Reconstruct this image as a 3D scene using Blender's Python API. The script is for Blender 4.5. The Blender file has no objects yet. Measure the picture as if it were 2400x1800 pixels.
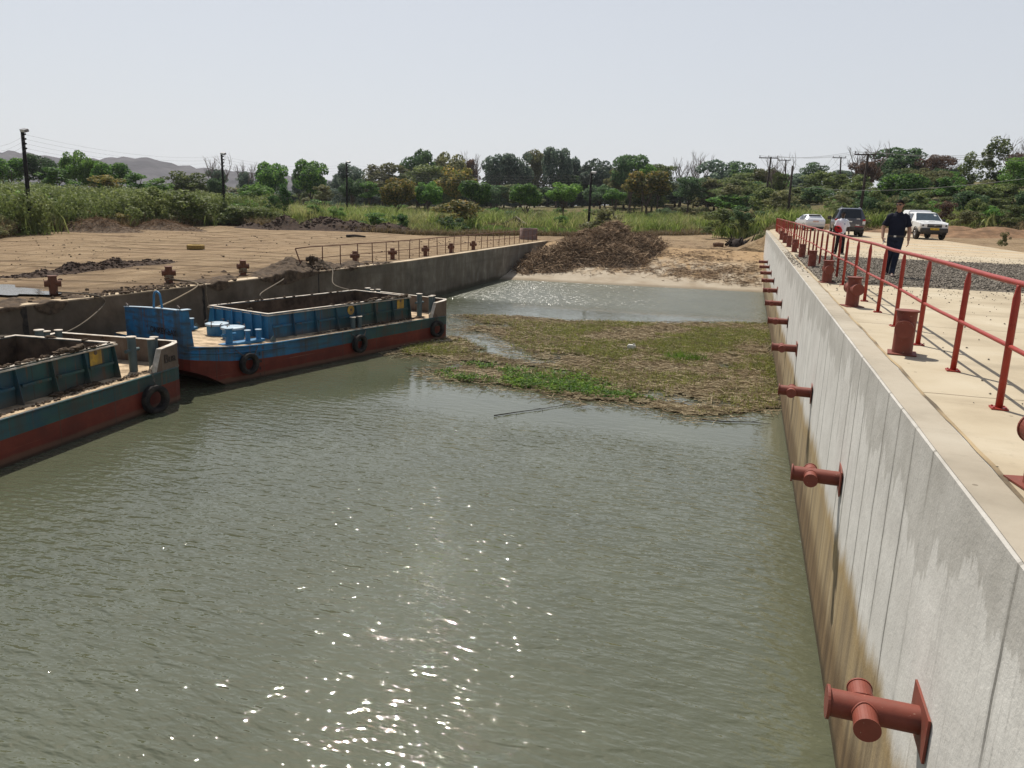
import bpy, bmesh, math, random
import numpy as np
from mathutils import Vector, Matrix
random.seed(7)
rng = np.random.default_rng(11)
S = bpy.context.scene
COL = S.collection
R = math.radians

# ---------------------------------------------------------------- camera
CZ = 5.64                        # eye height over the water (deck 4.04 + 1.6)
PITCH, YAW, ROLL, FPX = 0.2297133, 0.2875420, 0.03, 1803.0
_fw = np.array([-math.sin(YAW)*math.cos(PITCH), math.cos(YAW)*math.cos(PITCH), -math.sin(PITCH)])
_r = np.array([math.cos(YAW), math.sin(YAW), 0.0])
_u = np.cross(_r, _fw)
_r2 = _r*math.cos(ROLL) + _u*math.sin(ROLL)
_u2 = -_r*math.sin(ROLL) + _u*math.cos(ROLL)
cam = bpy.data.cameras.new('camera')
cam.sensor_fit = 'HORIZONTAL'; cam.sensor_width = 36.0; cam.lens = 36.0*FPX/2400.0
cam.clip_start = 0.1; cam.clip_end = 9000
camo = bpy.data.objects.new('camera', cam); COL.objects.link(camo)
camo.matrix_world = Matrix(((_r2[0], _u2[0], -_fw[0], 0), (_r2[1], _u2[1], -_fw[1], 0), (_r2[2], _u2[2], -_fw[2], CZ), (0, 0, 0, 1)))
S.camera = camo

# ---------------------------------------------------------------- sky, sun, exposure
SUN_EL, SUN_AZ = 56.0, 36.0      # azimuth: degrees to the left of +Y
w = bpy.data.worlds.new('World'); S.world = w; w.use_nodes = True
nt = w.node_tree; nt.nodes.clear()
sky = nt.nodes.new('ShaderNodeTexSky'); sky.sky_type = 'NISHITA'; sky.sun_disc = False
sky.sun_elevation = R(SUN_EL); sky.sun_rotation = R(-SUN_AZ)
sky.altitude = 0; sky.air_density = 1.0; sky.dust_density = 1.6; sky.ozone_density = 1.0
hsv = nt.nodes.new('ShaderNodeMix'); hsv.data_type = 'RGBA'; hsv.inputs[0].default_value = 0.78   # thin white dry-season haze over the clear sky
hsv.inputs[7].default_value = (8.5, 8.75, 9.2, 1)
_tc = nt.nodes.new('ShaderNodeTexCoord'); _sx = nt.nodes.new('ShaderNodeSeparateXYZ'); _mr = nt.nodes.new('ShaderNodeValToRGB')   # the haze is thick low down, thin overhead
_mr.color_ramp.elements[0].position = 0.0; _mr.color_ramp.elements[0].color = (0.84, 0.84, 0.84, 1); _mr.color_ramp.elements[1].position = 1.0; _mr.color_ramp.elements[1].color = (0.10, 0.10, 0.10, 1)
_e = _mr.color_ramp.elements.new(0.22); _e.color = (0.74, 0.74, 0.74, 1); _e = _mr.color_ramp.elements.new(0.6); _e.color = (0.30, 0.30, 0.30, 1)
nt.links.new(_tc.outputs['Generated'], _sx.inputs[0]); nt.links.new(_sx.outputs[2], _mr.inputs[0]); nt.links.new(_mr.outputs[0], hsv.inputs[0])
bg = nt.nodes.new('ShaderNodeBackground'); bg.inputs['Strength'].default_value = 0.078
out = nt.nodes.new('ShaderNodeOutputWorld')
nt.links.new(sky.outputs[0], hsv.inputs[6]); nt.links.new(hsv.outputs[2], bg.inputs['Color']); nt.links.new(bg.outputs[0], out.inputs['Surface'])
sl = bpy.data.lights.new('sun', 'SUN'); sl.energy = 4.9; sl.angle = R(0.53); sl.color = (1.0, 0.945, 0.85)
so = bpy.data.objects.new('sun', sl); COL.objects.link(so)
_sd = Vector((-math.sin(R(SUN_AZ))*math.cos(R(SUN_EL)), math.cos(R(SUN_AZ))*math.cos(R(SUN_EL)), math.sin(R(SUN_EL))))
so.rotation_euler = _sd.to_track_quat('Z', 'Y').to_euler(); so.location = (-20, 20, 60)
S.view_settings.view_transform = 'Standard'; S.view_settings.look = 'None'
S.view_settings.exposure = 0.16; S.view_settings.gamma = 1.0
S.view_settings.use_curve_mapping = False
S.cycles.max_bounces = 6; S.cycles.diffuse_bounces = 3; S.cycles.glossy_bounces = 3
S.cycles.transmission_bounces = 4; S.cycles.transparent_max_bounces = 6; S.cycles.volume_bounces = 0
S.cycles.caustics_reflective = False; S.cycles.caustics_refractive = False
S.cycles.sample_clamp_indirect = 4.0
S.cycles.use_adaptive_sampling = True; S.cycles.adaptive_threshold = 0.01; S.cycles.adaptive_min_samples = 64
S.cycles.use_denoising = True

# ---------------------------------------------------------------- measuring helpers (photo pixel -> point in the place)
def _ray(px, py):
    return (px-1200.0)/FPX*_r2 - (py-900.0)/FPX*_u2 + _fw
def G(px, py, z=2.38):
    d = _ray(px, py); t = (z-CZ)/d[2]
    return np.array([0, 0, CZ]) + t*d
def AT(px, py, dist):            # point at a horizontal distance
    d = _ray(px, py); t = dist/math.hypot(d[0], d[1])
    return np.array([0, 0, CZ]) + t*d

# ---------------------------------------------------------------- object helpers
def tag(o, label=None, cat=None, group=None, kind=None):
    if label: o['label'] = label
    if cat: o['category'] = cat
    if group: o['group'] = group
    if kind: o['kind'] = kind
    return o
def empty(name, loc=(0, 0, 0), rz=0.0, label=None, cat=None, group=None, parent=None):
    o = bpy.data.objects.new(name, None); COL.objects.link(o)
    o.location = loc; o.rotation_euler = (0, 0, rz); o.empty_display_size = 0.2
    if parent: o.parent = parent
    return tag(o, label, cat, group)
def kids(o): return [c for c in bpy.data.objects if c.parent == o]
def copy_tree(o, parent=None):
    c = o.copy(); COL.objects.link(c)
    if parent: c.parent = parent
    for ch in kids(o): copy_tree(ch, c)
    return c

class MB:
    """collects shapes, builds ONE mesh object"""
    def __init__(s): s.v = []; s.f = []; s.sm = []; s.mi = []
    def add(s, vs, fs, smooth=False, mi=0):
        n = len(s.v); s.v += [tuple(map(float, v)) for v in vs]
        for f in fs: s.f.append(tuple(n+i for i in f)); s.sm.append(smooth); s.mi.append(mi)
    def box(s, c, d, rz=0.0, mi=0, M=None):
        x, y, z = d[0]/2, d[1]/2, d[2]/2
        vs = [Vector(p) for p in ((-x,-y,-z),(x,-y,-z),(x,y,-z),(-x,y,-z),(-x,-y,z),(x,-y,z),(x,y,z),(-x,y,z))]
        rot = M if M is not None else Matrix.Rotation(rz, 3, 'Z')
        vs = [rot @ v + Vector(c) for v in vs]
        s.add(vs, [(0,3,2,1),(4,5,6,7),(0,1,5,4),(1,2,6,5),(2,3,7,6),(3,0,4,7)], mi=mi)
    def hexa(s, p8, mi=0):
        s.add(p8, [(0,3,2,1),(4,5,6,7),(0,1,5,4),(1,2,6,5),(2,3,7,6),(3,0,4,7)], mi=mi)
    def tube(s, p0, p1, r0, r1=None, n=10, caps=True, mi=0):
        s.path([p0, p1], [r0, r0 if r1 is None else r1], n, caps, mi)
    def path(s, pts, rad, n=8, caps=True, mi=0, closed=False):
        pts = [Vector(p) for p in pts]; m = len(pts)
        if not hasattr(rad, '__len__'): rad = [rad]*m
        rings = []; ref = None
        for i in range(m):
            if closed: t = pts[(i+1) % m]-pts[i-1]
            elif i == 0: t = pts[1]-pts[0]
            elif i == m-1: t = pts[-1]-pts[-2]
            else: t = (pts[i+1]-pts[i]).normalized()+(pts[i]-pts[i-1]).normalized()
            if t.length < 1e-9: t = Vector((0, 0, 1))
            t.normalize()
            if ref is None:
                a = Vector((0, 0, 1)) if abs(t.z) < 0.9 else Vector((1, 0, 0))
                ref = t.cross(a).normalized()
            ref = (ref - t*ref.dot(t))
            if ref.length < 1e-6: ref = t.orthogonal()
            ref.normalize(); b = t.cross(ref)
            rings.append([pts[i] + (ref*math.cos(2*math.pi*k/n) + b*math.sin(2*math.pi*k/n))*rad[i] for k in range(n)])
        vs = [v for r_ in rings for v in r_]; fs = []
        for i in range(m if closed else m-1):
            j = (i+1) % m
            for k in range(n): fs.append((i*n+k, i*n+(k+1) % n, j*n+(k+1) % n, j*n+k))
        s.add(vs, fs, smooth=True, mi=mi)
        if caps and not closed:
            s.add(rings[0], [tuple(range(n-1, -1, -1))], mi=mi); s.add(rings[-1], [tuple(range(n))], mi=mi)
    def lathe(s, prof, n=24, M=None, smooth=True, mi=0):
        """prof: (r, z) list round local Z, M: 4x4"""
        M = M or Matrix.Identity(4); vs = []; fs = []
        for r_, z_ in prof:
            for k in range(n):
                a = 2*math.pi*k/n; vs.append(M @ Vector((r_*math.cos(a), r_*math.sin(a), z_)))
        for i in range(len(prof)-1):
            for k in range(n): fs.append((i*n+k, i*n+(k+1) % n, (i+1)*n+(k+1) % n, (i+1)*n+k))
        s.add(vs, fs, smooth, mi)
    def loft(s, rings, closed=True, caps=True, smooth=True, mi=0):
        n = len(rings[0]); vs = [v for r_ in rings for v in r_]; fs = []
        for i in range(len(rings)-1):
            for k in range(n if closed else n-1): fs.append((i*n+k, i*n+(k+1) % n, (i+1)*n+(k+1) % n, (i+1)*n+k))
        s.add(vs, fs, smooth, mi)
        if caps and closed:
            s.add(rings[0], [tuple(range(n-1, -1, -1))], mi=mi); s.add(rings[-1], [tuple(range(n))], mi=mi)
    def poly(s, pts, thick, axis=Vector((0, 0, 1)), mi=0):
        """flat polygon given thickness along axis"""
        n = len(pts); a = [Vector(p) for p in pts]; b = [p + axis*thick for p in a]
        s.add(a+b, [tuple(range(n-1, -1, -1)), tuple(range(n, 2*n))] + [(i, (i+1) % n, n+(i+1) % n, n+i) for i in range(n)], mi=mi)
    def build(s, name, mats, parent=None, loc=(0, 0, 0), bevel=0.0, seg=2, rz=0.0):
        me = bpy.data.meshes.new(name); me.from_pydata(s.v, [], s.f)
        if not isinstance(mats, (list, tuple)): mats = [mats]
        for m in mats: me.materials.append(m)
        me.polygons.foreach_set('use_smooth', s.sm); me.polygons.foreach_set('material_index', s.mi)
        bm = bmesh.new(); bm.from_mesh(me)
        bmesh.ops.remove_doubles(bm, verts=bm.verts, dist=1e-5)
        bmesh.ops.recalc_face_normals(bm, faces=bm.faces); bm.to_mesh(me); bm.free(); me.update()
        o = bpy.data.objects.new(name, me); COL.objects.link(o); o.location = loc; o.rotation_euler = (0, 0, rz)
        if parent: o.parent = parent
        if bevel:
            b = o.modifiers.new('bevel', 'BEVEL'); b.width = bevel; b.segments = seg; b.limit_method = 'ANGLE'; b.angle_limit = R(35)
        return o

def np_mesh(name, V, F, mats, parent=None, smooth=False, mi=None, loc=(0, 0, 0)):
    """fast mesh from numpy: V (n,3), F (m,k) with one k"""
    me = bpy.data.meshes.new(name); F = np.asarray(F, np.int32); k = F.shape[1]
    me.vertices.add(len(V)); me.vertices.foreach_set('co', np.asarray(V, np.float32).ravel())
    me.loops.add(F.size); me.loops.foreach_set('vertex_index', F.ravel())
    me.polygons.add(len(F)); me.polygons.foreach_set('loop_start', np.arange(0, F.size, k, dtype=np.int32))
    try: me.polygons.foreach_set('loop_total', np.full(len(F), k, np.int32))
    except Exception: pass
    if not isinstance(mats, (list, tuple)): mats = [mats]
    for m in mats: me.materials.append(m)
    if smooth: me.polygons.foreach_set('use_smooth', np.ones(len(F), bool))
    if mi is not None: me.polygons.foreach_set('material_index', np.asarray(mi, np.int32))
    me.update(calc_edges=True); me.validate()
    o = bpy.data.objects.new(name, me); COL.objects.link(o); o.location = loc
    if parent: o.parent = parent
    return o
def attr(o, name, vals):
    a = o.data.attributes.new(name, 'FLOAT', 'POINT'); a.data.foreach_set('value', np.asarray(vals, np.float32))
def join_np(parts):
    V = []; F = []; n = 0
    for v, f in parts: V.append(v); F.append(f+n); n += len(v)
    return np.concatenate(V), np.concatenate(F)
def sstep(a, b, x):
    t = np.clip((np.asarray(x, float)-a)/(b-a), 0, 1); return t*t*(3-2*t)
_ph = rng.uniform(0, 6.28, 64); _di = rng.uniform(0, 6.28, 64)
def fbm(x, y, s=1.0, o=5, seed=0):
    """cheap smooth noise, about -1..1"""
    x = np.asarray(x, float); y = np.asarray(y, float); t = 0; a = 1.0; f_ = s; tot = 0
    for i in range(o):
        for j in range(3):
            k = (seed*7+i*3+j) % 64
            t = t + a*np.sin(f_*(x*math.cos(_di[k]) + y*math.sin(_di[k])) + _ph[k] + 1.7*np.sin(f_*0.6*(y*math.cos(_di[k])-x*math.sin(_di[k]))+_ph[(k+9) % 64]))/3
        tot += a; a *= 0.55; f_ *= 2.03
    return t/tot*1.6

# ---------------------------------------------------------------- materials
class NT:
    def __init__(s, name):
        s.m = bpy.data.materials.new(name); s.m.use_nodes = True; s.t = s.m.node_tree; s.t.nodes.clear()
        s.out = s.t.nodes.new('ShaderNodeOutputMaterial'); s.b = s.t.nodes.new('ShaderNodeBsdfPrincipled')
        s.t.links.new(s.b.outputs[0], s.out.inputs['Surface'])
        s._co = None
    def n(s, typ, **kw):
        nd = s.t.nodes.new(typ)
        for k, v in kw.items(): setattr(nd, k, v)
        return nd
    def L(s, a, b): s.t.links.new(a, b)
    def val(s, sock, v):
        if hasattr(v, 'is_output') or isinstance(v, bpy.types.NodeSocket): s.L(v, sock)
        else: sock.default_value = (tuple(v)+(1,) if hasattr(v, '__len__') and len(v) == 3 and sock.type == 'RGBA' else v)
    def obj(s):
        if s._co is None: s._co = s.n('ShaderNodeTexCoord')
        return s._co.outputs['Object']
    def geo(s): return s.n('ShaderNodeNewGeometry')
    def pos(s): return s.geo().outputs['Position']
    def mapping(s, co, scale=(1, 1, 1), rot=(0, 0, 0)):
        m = s.n('ShaderNodeMapping'); m.inputs['Scale'].default_value = scale; m.inputs['Rotation'].default_value = rot; s.L(co, m.inputs['Vector']); return m.outputs[0]
    def noise(s, co, scale=5.0, detail=4.0, rough=0.55, dist=0.0):
        t = s.n('ShaderNodeTexNoise'); t.inputs['Scale'].default_value = scale; t.inputs['Detail'].default_value = detail
        t.inputs['Roughness'].default_value = rough; t.inputs['Distortion'].default_value = dist; s.L(co, t.inputs['Vector']); return t.outputs['Fac']
    def vor(s, co, scale=5.0, feature='F1', rand=1.0):
        t = s.n('ShaderNodeTexVoronoi'); t.feature = feature; t.inputs['Scale'].default_value = scale; t.inputs['Randomness'].default_value = rand; s.L(co, t.inputs['Vector']); return t
    def ramp(s, fac, stops, interp='LINEAR'):
        r_ = s.n('ShaderNodeValToRGB'); r_.color_ramp.interpolation = interp; e = r_.color_ramp.elements
        while len(e) < len(stops): e.new(0.5)
        for el, (p, c) in zip(e, stops):
            el.position = p; el.color = (c, c, c, 1) if not hasattr(c, '__len__') else tuple(c)+(1,)
        s.L(fac, r_.inputs[0]); return r_.outputs[0]
    def mix(s, fac, a, b, mode='MIX'):
        m = s.n('ShaderNodeMix', data_type='RGBA', blend_type=mode); s.val(m.inputs[0], fac); s.val(m.inputs[6], a); s.val(m.inputs[7], b); return m.outputs[2]
    def math(s, op, a, b=None, c=None, clamp=False):
        m = s.n('ShaderNodeMath', operation=op, use_clamp=clamp); s.val(m.inputs[0], a)
        if b is not None: s.val(m.inputs[1], b)
        if c is not None: s.val(m.inputs[2], c)
        return m.outputs[0]
    def sep(s, v):
        m = s.n('ShaderNodeSeparateXYZ'); s.L(v, m.inputs[0]); return m.outputs
    def comb(s, x, y, z):
        m = s.n('ShaderNodeCombineXYZ'); s.val(m.inputs[0], x); s.val(m.inputs[1], y); s.val(m.inputs[2], z); return m.outputs[0]
    def step(s, v, a, b):
        m = s.n('ShaderNodeMapRange'); m.interpolation_type = 'SMOOTHSTEP'; m.inputs[1].default_value = a; m.inputs[2].default_value = b; s.val(m.inputs[0], v); return m.outputs[0]
    def at(s, name):
        a = s.n('ShaderNodeAttribute'); a.attribute_name = name; return a.outputs['Fac']
    def bump(s, h, strength=0.3, dist=0.02):
        b = s.n('ShaderNodeBump'); b.inputs['Strength'].default_value = strength; b.inputs['Distance'].default_value = dist; s.L(h, b.inputs['Height']); s.L(b.outputs[0], s.b.inputs['Normal']); return b
    def fin(s, color, rough=0.7, metal=0.0, spec=None):
        s.val(s.b.inputs['Base Color'], color); s.val(s.b.inputs['Roughness'], rough); s.val(s.b.inputs['Metallic'], metal)
        if spec is not None: s.b.inputs['Specular IOR Level'].default_value = spec
        return s.m

def simple(name, c, rough=0.6, metal=0.0, var=0.25, scale=6.0, bump=0.0, dist=0.01, spec=None, dust=None, dustamt=0.4):
    """a plain surface with mottling, optional dust lying on it in patches"""
    t = NT(name); co = t.obj(); n1 = t.noise(co, scale, 5)
    lo = tuple(x*(1-var) for x in c); hi = tuple(min(1, x*(1+var)) for x in c)
    col = t.ramp(n1, [(0.3, lo), (0.7, hi)])
    if dust: col = t.mix(t.math('MULTIPLY', t.ramp(t.noise(co, scale*0.6+1.3, 6, 0.65), [(0.42, 0.0), (0.66, 1.0)]), dustamt), col, dust)
    if bump: t.bump(t.noise(co, scale*4, 5), bump, dist)
    return t.fin(col, rough, metal, (0.18 if rough > 0.7 else None) if spec is None else spec)
# ================================================================= SETTING
XR = 1.39; YEND = 72.5; ZD = 4.04; ZY = 2.38
def xL(y): return np.where(np.asarray(y, float) > 40, -18.0, -18.0-(40-np.asarray(y, float))*0.08)
SHORE = 56.6
def ramp_z(x, y):
    base = SHORE + 0.085*(np.asarray(x, float)+18)*0.9
    return np.minimum((y-base)*0.155, 2.34)
BX = np.array([-62, -55, -52.5, -53, -50, -33, -21, -12.6, -2, 1.4]); BY = np.array([20, 30, 46, 58, 70, 74, 84, 94, 97, 90])
# far edge of the bare yard and slipway apron, as distances along directions seen from the basin
_ed = [(-90, 570), (0, 560), (72, 546), (150, 541), (220, 535), (300, 537), (370, 533), (450, 531), (527, 527), (600, 534), (700, 538), (800, 542), (960, 549), (1130, 552), (1300, 553), (1500, 553), (1660, 550), (1745, 549), (1790, 552)]
_eg = np.array([G(a_, b_) for a_, b_ in _ed]); _eaz = np.arctan2(_eg[:, 0], _eg[:, 1]); _edd = np.hypot(_eg[:, 0], _eg[:, 1])
def edge_D(x, y): return np.interp(np.arctan2(x, y), _eaz, _edd)
def terrain(x, y):
    x = np.asarray(x, float); y = np.asarray(y, float)
    right = sstep(-0.5, 2.6, x + 0.0*y)
    z = ZY + (3.95-ZY)*np.where(y < YEND, (x > XR).astype(float), right)
    d = np.hypot(x, y)
    fac = 0.22 + 0.78*sstep(-150, -40, x - 0.15*y)
    z = z + sstep(112, 240, y + 0.1*x)*5.0*fac
    z = z + sstep(5, 70, x)*sstep(70, 190, y)*5.5
    z = z + sstep(14, 40, x)*sstep(20, 70, y)*0.8
    bumpy = sstep(-22, -26, x)+sstep(16, 22, x)+sstep(74, 80, y)
    z = z + np.clip(bumpy, 0, 1)*0.10*fbm(x, y, 0.35, 4, 3) + sstep(90, 160, d)*0.5*fbm(x, y, 0.06, 4, 5)
    return z

# ---- ground sheet (basin sunk into it behind the walls)
geo = np.concatenate([np.arange(0, 8, 0.5), np.arange(8, 60, 1.6), np.geomspace(60, 160, 26), np.geomspace(180, 5000, 20)])
mid_t = np.linspace(0.0, 1.0, 9)
ys = np.concatenate([-np.geomspace(30, 4000, 10)[::-1], np.arange(-26, 20, 2.0), np.arange(20, 100, 0.8), np.geomspace(101, 260, 60), np.geomspace(280, 5000, 22)])
nL, nM, nR = len(geo), len(mid_t), len(geo)
V = []
veg = []
for y in ys:
    xl = float(xL(min(max(y, -40), 200)))-0.3; xr = XR+0.28
    xsL = xl-0.001-geo[::-1]; xsM = xl+0.05+(xr-0.1-xl)*mid_t; xsR = xr+geo
    zl = terrain(xsL, np.full(nL, y)); zr = terrain(xsR, np.full(nR, y))
    if y < YEND:
        zm = np.maximum(-2.6, ramp_z(xsM, y)-0.06)
        if y < -26: zm[:] = ZY
    else: zm = terrain(xsM, np.full(nM, y))
    X_ = np.concatenate([xsL, xsM, xsR]); Z_ = np.concatenate([zl, zm, zr])
    V.append(np.stack([X_, np.full(len(X_), y), Z_], 1))
W_ = nL+nM+nR; V = np.concatenate(V); ny = len(ys)
idx = np.arange(ny*W_).reshape(ny, W_)
F = np.stack([idx[:-1, :-1], idx[:-1, 1:], idx[1:, 1:], idx[1:, :-1]], -1).reshape(-1, 4)
def veg_mask(x, y):
    m = sstep(-2, 2, np.hypot(x, y)-edge_D(x, y)+1.2*fbm(x, y, 0.5, 3, 2))
    m = np.where(y < 15, (x < -62).astype(float), m)
    m = np.where(x > 1.4, sstep(-2, 3, y-(78+0.55*np.clip(x-12, -20, 40)*(x > 12)) + 1.5*fbm(x, y, 0.5, 3, 2)), m)
    return m

def m_ground():
    t = NT('dirt ground'); p = t.pos(); veg = t.at('veg'); mud = t.at('mud')
    big = t.noise(p, 0.09, 5); mid = t.noise(p, 0.8, 6, 0.65); fine = t.noise(p, 9.0, 5, 0.7)
    # wheel tracks: long stretched noise along the yard
    trk = t.noise(t.mapping(p, (1.1, 0.22, 1), (0, 0, R(-14))), 1.0, 7, 0.7, 1.4)
    col = t.ramp(mid, [(0.25, (0.195, 0.133, 0.074)), (0.5, (0.29, 0.207, 0.12)), (0.75, (0.37, 0.275, 0.168))])
    col = t.mix(t.ramp(trk, [(0.50, 0.0), (0.66, 0.75)]), col, (0.12, 0.072, 0.038))
    col = t.mix(t.math('MULTIPLY', t.ramp(big, [(0.45, 0), (0.7, 1)]), 0.35), col, (0.27, 0.18, 0.105))
    col = t.mix(t.math('MULTIPLY', t.ramp(fine, [(0.5, 0), (0.75, 1)]), 0.4), col, (0.11, 0.07, 0.04))
    # tyre tracks: curving pairs of ruts
    wv = t.n('ShaderNodeTexWave', wave_type='RINGS', rings_direction='Z'); wv.inputs['Scale'].default_value = 0.13; wv.inputs['Distortion'].default_value = 11.0; wv.inputs['Detail'].default_value = 3.0; wv.inputs['Detail Scale'].default_value = 0.6
    t.L(t.mapping(t.math('ADD', 0, 0) if False else p, (0.5, 1.0, 1), (0, 0, R(20))), wv.inputs['Vector'])
    rut = t.math('MULTIPLY', t.ramp(wv.outputs['Fac'], [(0.78, 0.0), (0.90, 1.0)]), t.ramp(t.noise(p, 0.16, 4), [(0.40, 0.0), (0.54, 1.0)]))
    col = t.mix(t.math('MULTIPLY', rut, 0.5), col, (0.085, 0.052, 0.028))
    crumb = t.vor(t.mapping(p, (1.0, 0.6, 1)), 3.0).outputs['Distance']; col = t.mix(t.math('MULTIPLY', t.math('LESS_THAN', crumb, 0.10), t.ramp(t.noise(p, 0.5, 4), [(0.5, 0.0), (0.6, 0.8)])), col, (0.10, 0.065, 0.04))
    col = t.mix(mud, col, t.ramp(fine, [(0.3, (0.05, 0.032, 0.02)), (0.7, (0.15, 0.095, 0.055))]))
    gcol = t.ramp(mid, [(0.3, (0.045, 0.06, 0.018)), (0.5, (0.12, 0.10, 0.04)), (0.72, (0.20, 0.15, 0.075))])
    col = t.mix(veg, col, gcol)
    h = t.math('ADD', t.math('MULTIPLY', t.math('SUBTRACT', trk, t.math('MULTIPLY', rut, 0.5)), 1.6), t.math('ADD', t.math('MULTIPLY', mid, 0.8), t.math('MULTIPLY', fine, 0.35)))
    t.bump(h, 1.0, 0.2)
    return t.fin(col, 0.95, spec=0.15)
M_GROUND = m_ground()
o = np_mesh('ground', V, F, M_GROUND, smooth=True)
_v = veg_mask(V[:, 0], V[:, 1]); attr(o, 'veg', _v)
# darker trampled mud near the left quay edge, the mud windrow and under the heaps
def blob(x, y, cx, cy, rx, ry, a=0.0):
    c, s_ = math.cos(a), math.sin(a); u = ((x-cx)*c+(y-cy)*s_)/rx; v = (-(x-cx)*s_+(y-cy)*c)/ry
    return np.exp(-(u*u+v*v))
_m = 0.75*blob(V[:, 0], V[:, 1], -20.6, 27, 1.6, 8, 0.08) + 0.6*blob(V[:, 0], V[:, 1], -22.5, 19.5, 2.2, 3) + 0.5*blob(V[:, 0], V[:, 1], -26.7, 28, 1.4, 5)
_m = np.clip(_m*(0.8+0.7*fbm(V[:, 0], V[:, 1], 1.3, 4, 8)), 0, 1)*(V[:, 0] < -18)
attr(o, 'mud', _m); o['kind'] = 'structure'

# ---- hills on the skyline
def ridge(px):
    return np.interp(px, [-400, -120, 0, 19, 60, 130, 180, 263, 285, 305, 348, 380, 411, 475, 554, 640, 760, 900, 990],
                     [372, 362, 358, 354, 357, 368, 374, 371, 366, 371, 369, 377, 385, 394, 401, 408, 420, 440, 470])
hx = np.arange(-700, 1000, 14); rows = []
for k, (dist, fr) in enumerate([(1500, 0.0), (1580, 0.35), (1700, 0.72), (1820, 1.0), (2000, 0.75), (2200, 0.0)]):
    r_ = []
    for px in hx:
        top = AT(px, float(ridge(px)), 1820); z = (top[2]-3)*fr + 3
        a = AT(px, 430, dist); zz = max(3.0, z*(1+0.06*math.sin(px*0.05+k*2)*(1 if 0 < fr < 1 else 0)))
        r_.append((a[0], a[1], zz + (1.6*math.sin(px*0.31)+1.2*math.sin(px*0.73+1) if fr > .9 else 0)))
    rows.append(r_)
HV = np.array(rows).reshape(-1, 3); n_ = len(hx); idx = np.arange(len(rows)*n_).reshape(len(rows), n_)
HF = np.stack([idx[:-1, :-1], idx[:-1, 1:], idx[1:, 1:], idx[1:, :-1]], -1).reshape(-1, 4)
def m_hill():
    t = NT('haze tinted wooded hillside'); p = t.pos(); n = t.noise(p, 0.012, 8, 0.7)
    col = t.ramp(n, [(0.32, (0.050, 0.047, 0.050)), (0.5, (0.082, 0.076, 0.080)), (0.7, (0.13, 0.12, 0.12))])  # purple grey of the distant haze is mixed into the hill colour
    t.bump(t.noise(p, 0.05, 6), 1.0, 6.0); return t.fin(col, 1.0, spec=0.0)
M_HILL = m_hill()
hill = np_mesh('hills', HV, HF, M_HILL, smooth=True); hill['kind'] = 'structure'

# ---- water
def m_water():
    t = NT('murky basin water'); p = t.pos(); s_ = t.sep(p)
    # wind ripples with crests across the view, in patches of rough and calm
    rp = (0, 0, R(20))
    a = t.noise(t.mapping(p, (0.55, 1.5, 1), rp), 3.7, 2, 0.45, 0.3)
    b = t.noise(t.mapping(p, (0.7, 1.5, 1), (0, 0, R(33))), 7.5, 1, 0.5, 0.2)
    c = t.noise(t.mapping(p, (0.5, 1.0, 1), (0, 0, R(8))), 0.9, 2)
    d = t.noise(t.mapping(p, (0.8, 1.3, 1), (0, 0, R(12))), 19.0, 1, 0.5)
    b = t.math('ADD', b, t.math('MULTIPLY', d, 0.22))
    far = t.step(s_[1], 41, 45)
    h = t.math('ADD', t.math('MULTIPLY', a, 0.62), t.math('ADD', t.math('MULTIPLY', b, 0.22), t.math('MULTIPLY', c, 0.35)))
    patch = t.ramp(t.noise(t.mapping(p, (0.6, 1.0, 1), (0, 0, R(17))), 0.11, 3), [(0.34, 0.55), (0.64, 1.1)])
    # lee of the floating reeds: calm water just before the mat
    calm = t.math('MULTIPLY', t.step(s_[1], 17.5, 20.0), t.math('SUBTRACT', 1.0, t.step(s_[1], 41.5, 43.5)))
    lee = t.math('MULTIPLY', t.step(s_[0], -14.5, -11.0), t.math('SUBTRACT', 1.0, t.step(s_[0], 2, 3)))
    k = t.math('MULTIPLY', patch, t.math('SUBTRACT', 1.0, t.math('MULTIPLY', t.math('MULTIPLY', calm, lee), 0.86)))
    k = t.math('ADD', k, t.math('MULTIPLY', far, 0.45))
    bp = t.n('ShaderNodeBump'); bp.inputs['Distance'].default_value = 0.104; t.L(t.math('MULTIPLY', k, 1.0), bp.inputs['Strength']); t.L(h, bp.inputs['Height'])
    t.L(bp.outputs[0], t.b.inputs['Normal'])
    col = t.ramp(t.noise(p, 0.35, 4), [(0.3, (0.071, 0.077, 0.047)), (0.7, (0.089, 0.096, 0.060))])
    t.b.inputs['IOR'].default_value = 1.58
    return t.fin(col, t.math('MULTIPLY_ADD', far, 0.24, 0.02))
M_WATER = m_water()
wy = np.array([-34, 0, 20, 40, 50, 58, 62, 66]); wv = []
for y in wy: wv += [(float(xL(y))-0.1, y, 0.0), (XR+0.1, y, 0.0)]
wf = [(2*i, 2*i+1, 2*i+3, 2*i+2) for i in range(len(wy)-1)]
o = np_mesh('water', np.array(wv), np.array(wf), M_WATER); o['kind'] = 'structure'

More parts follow.
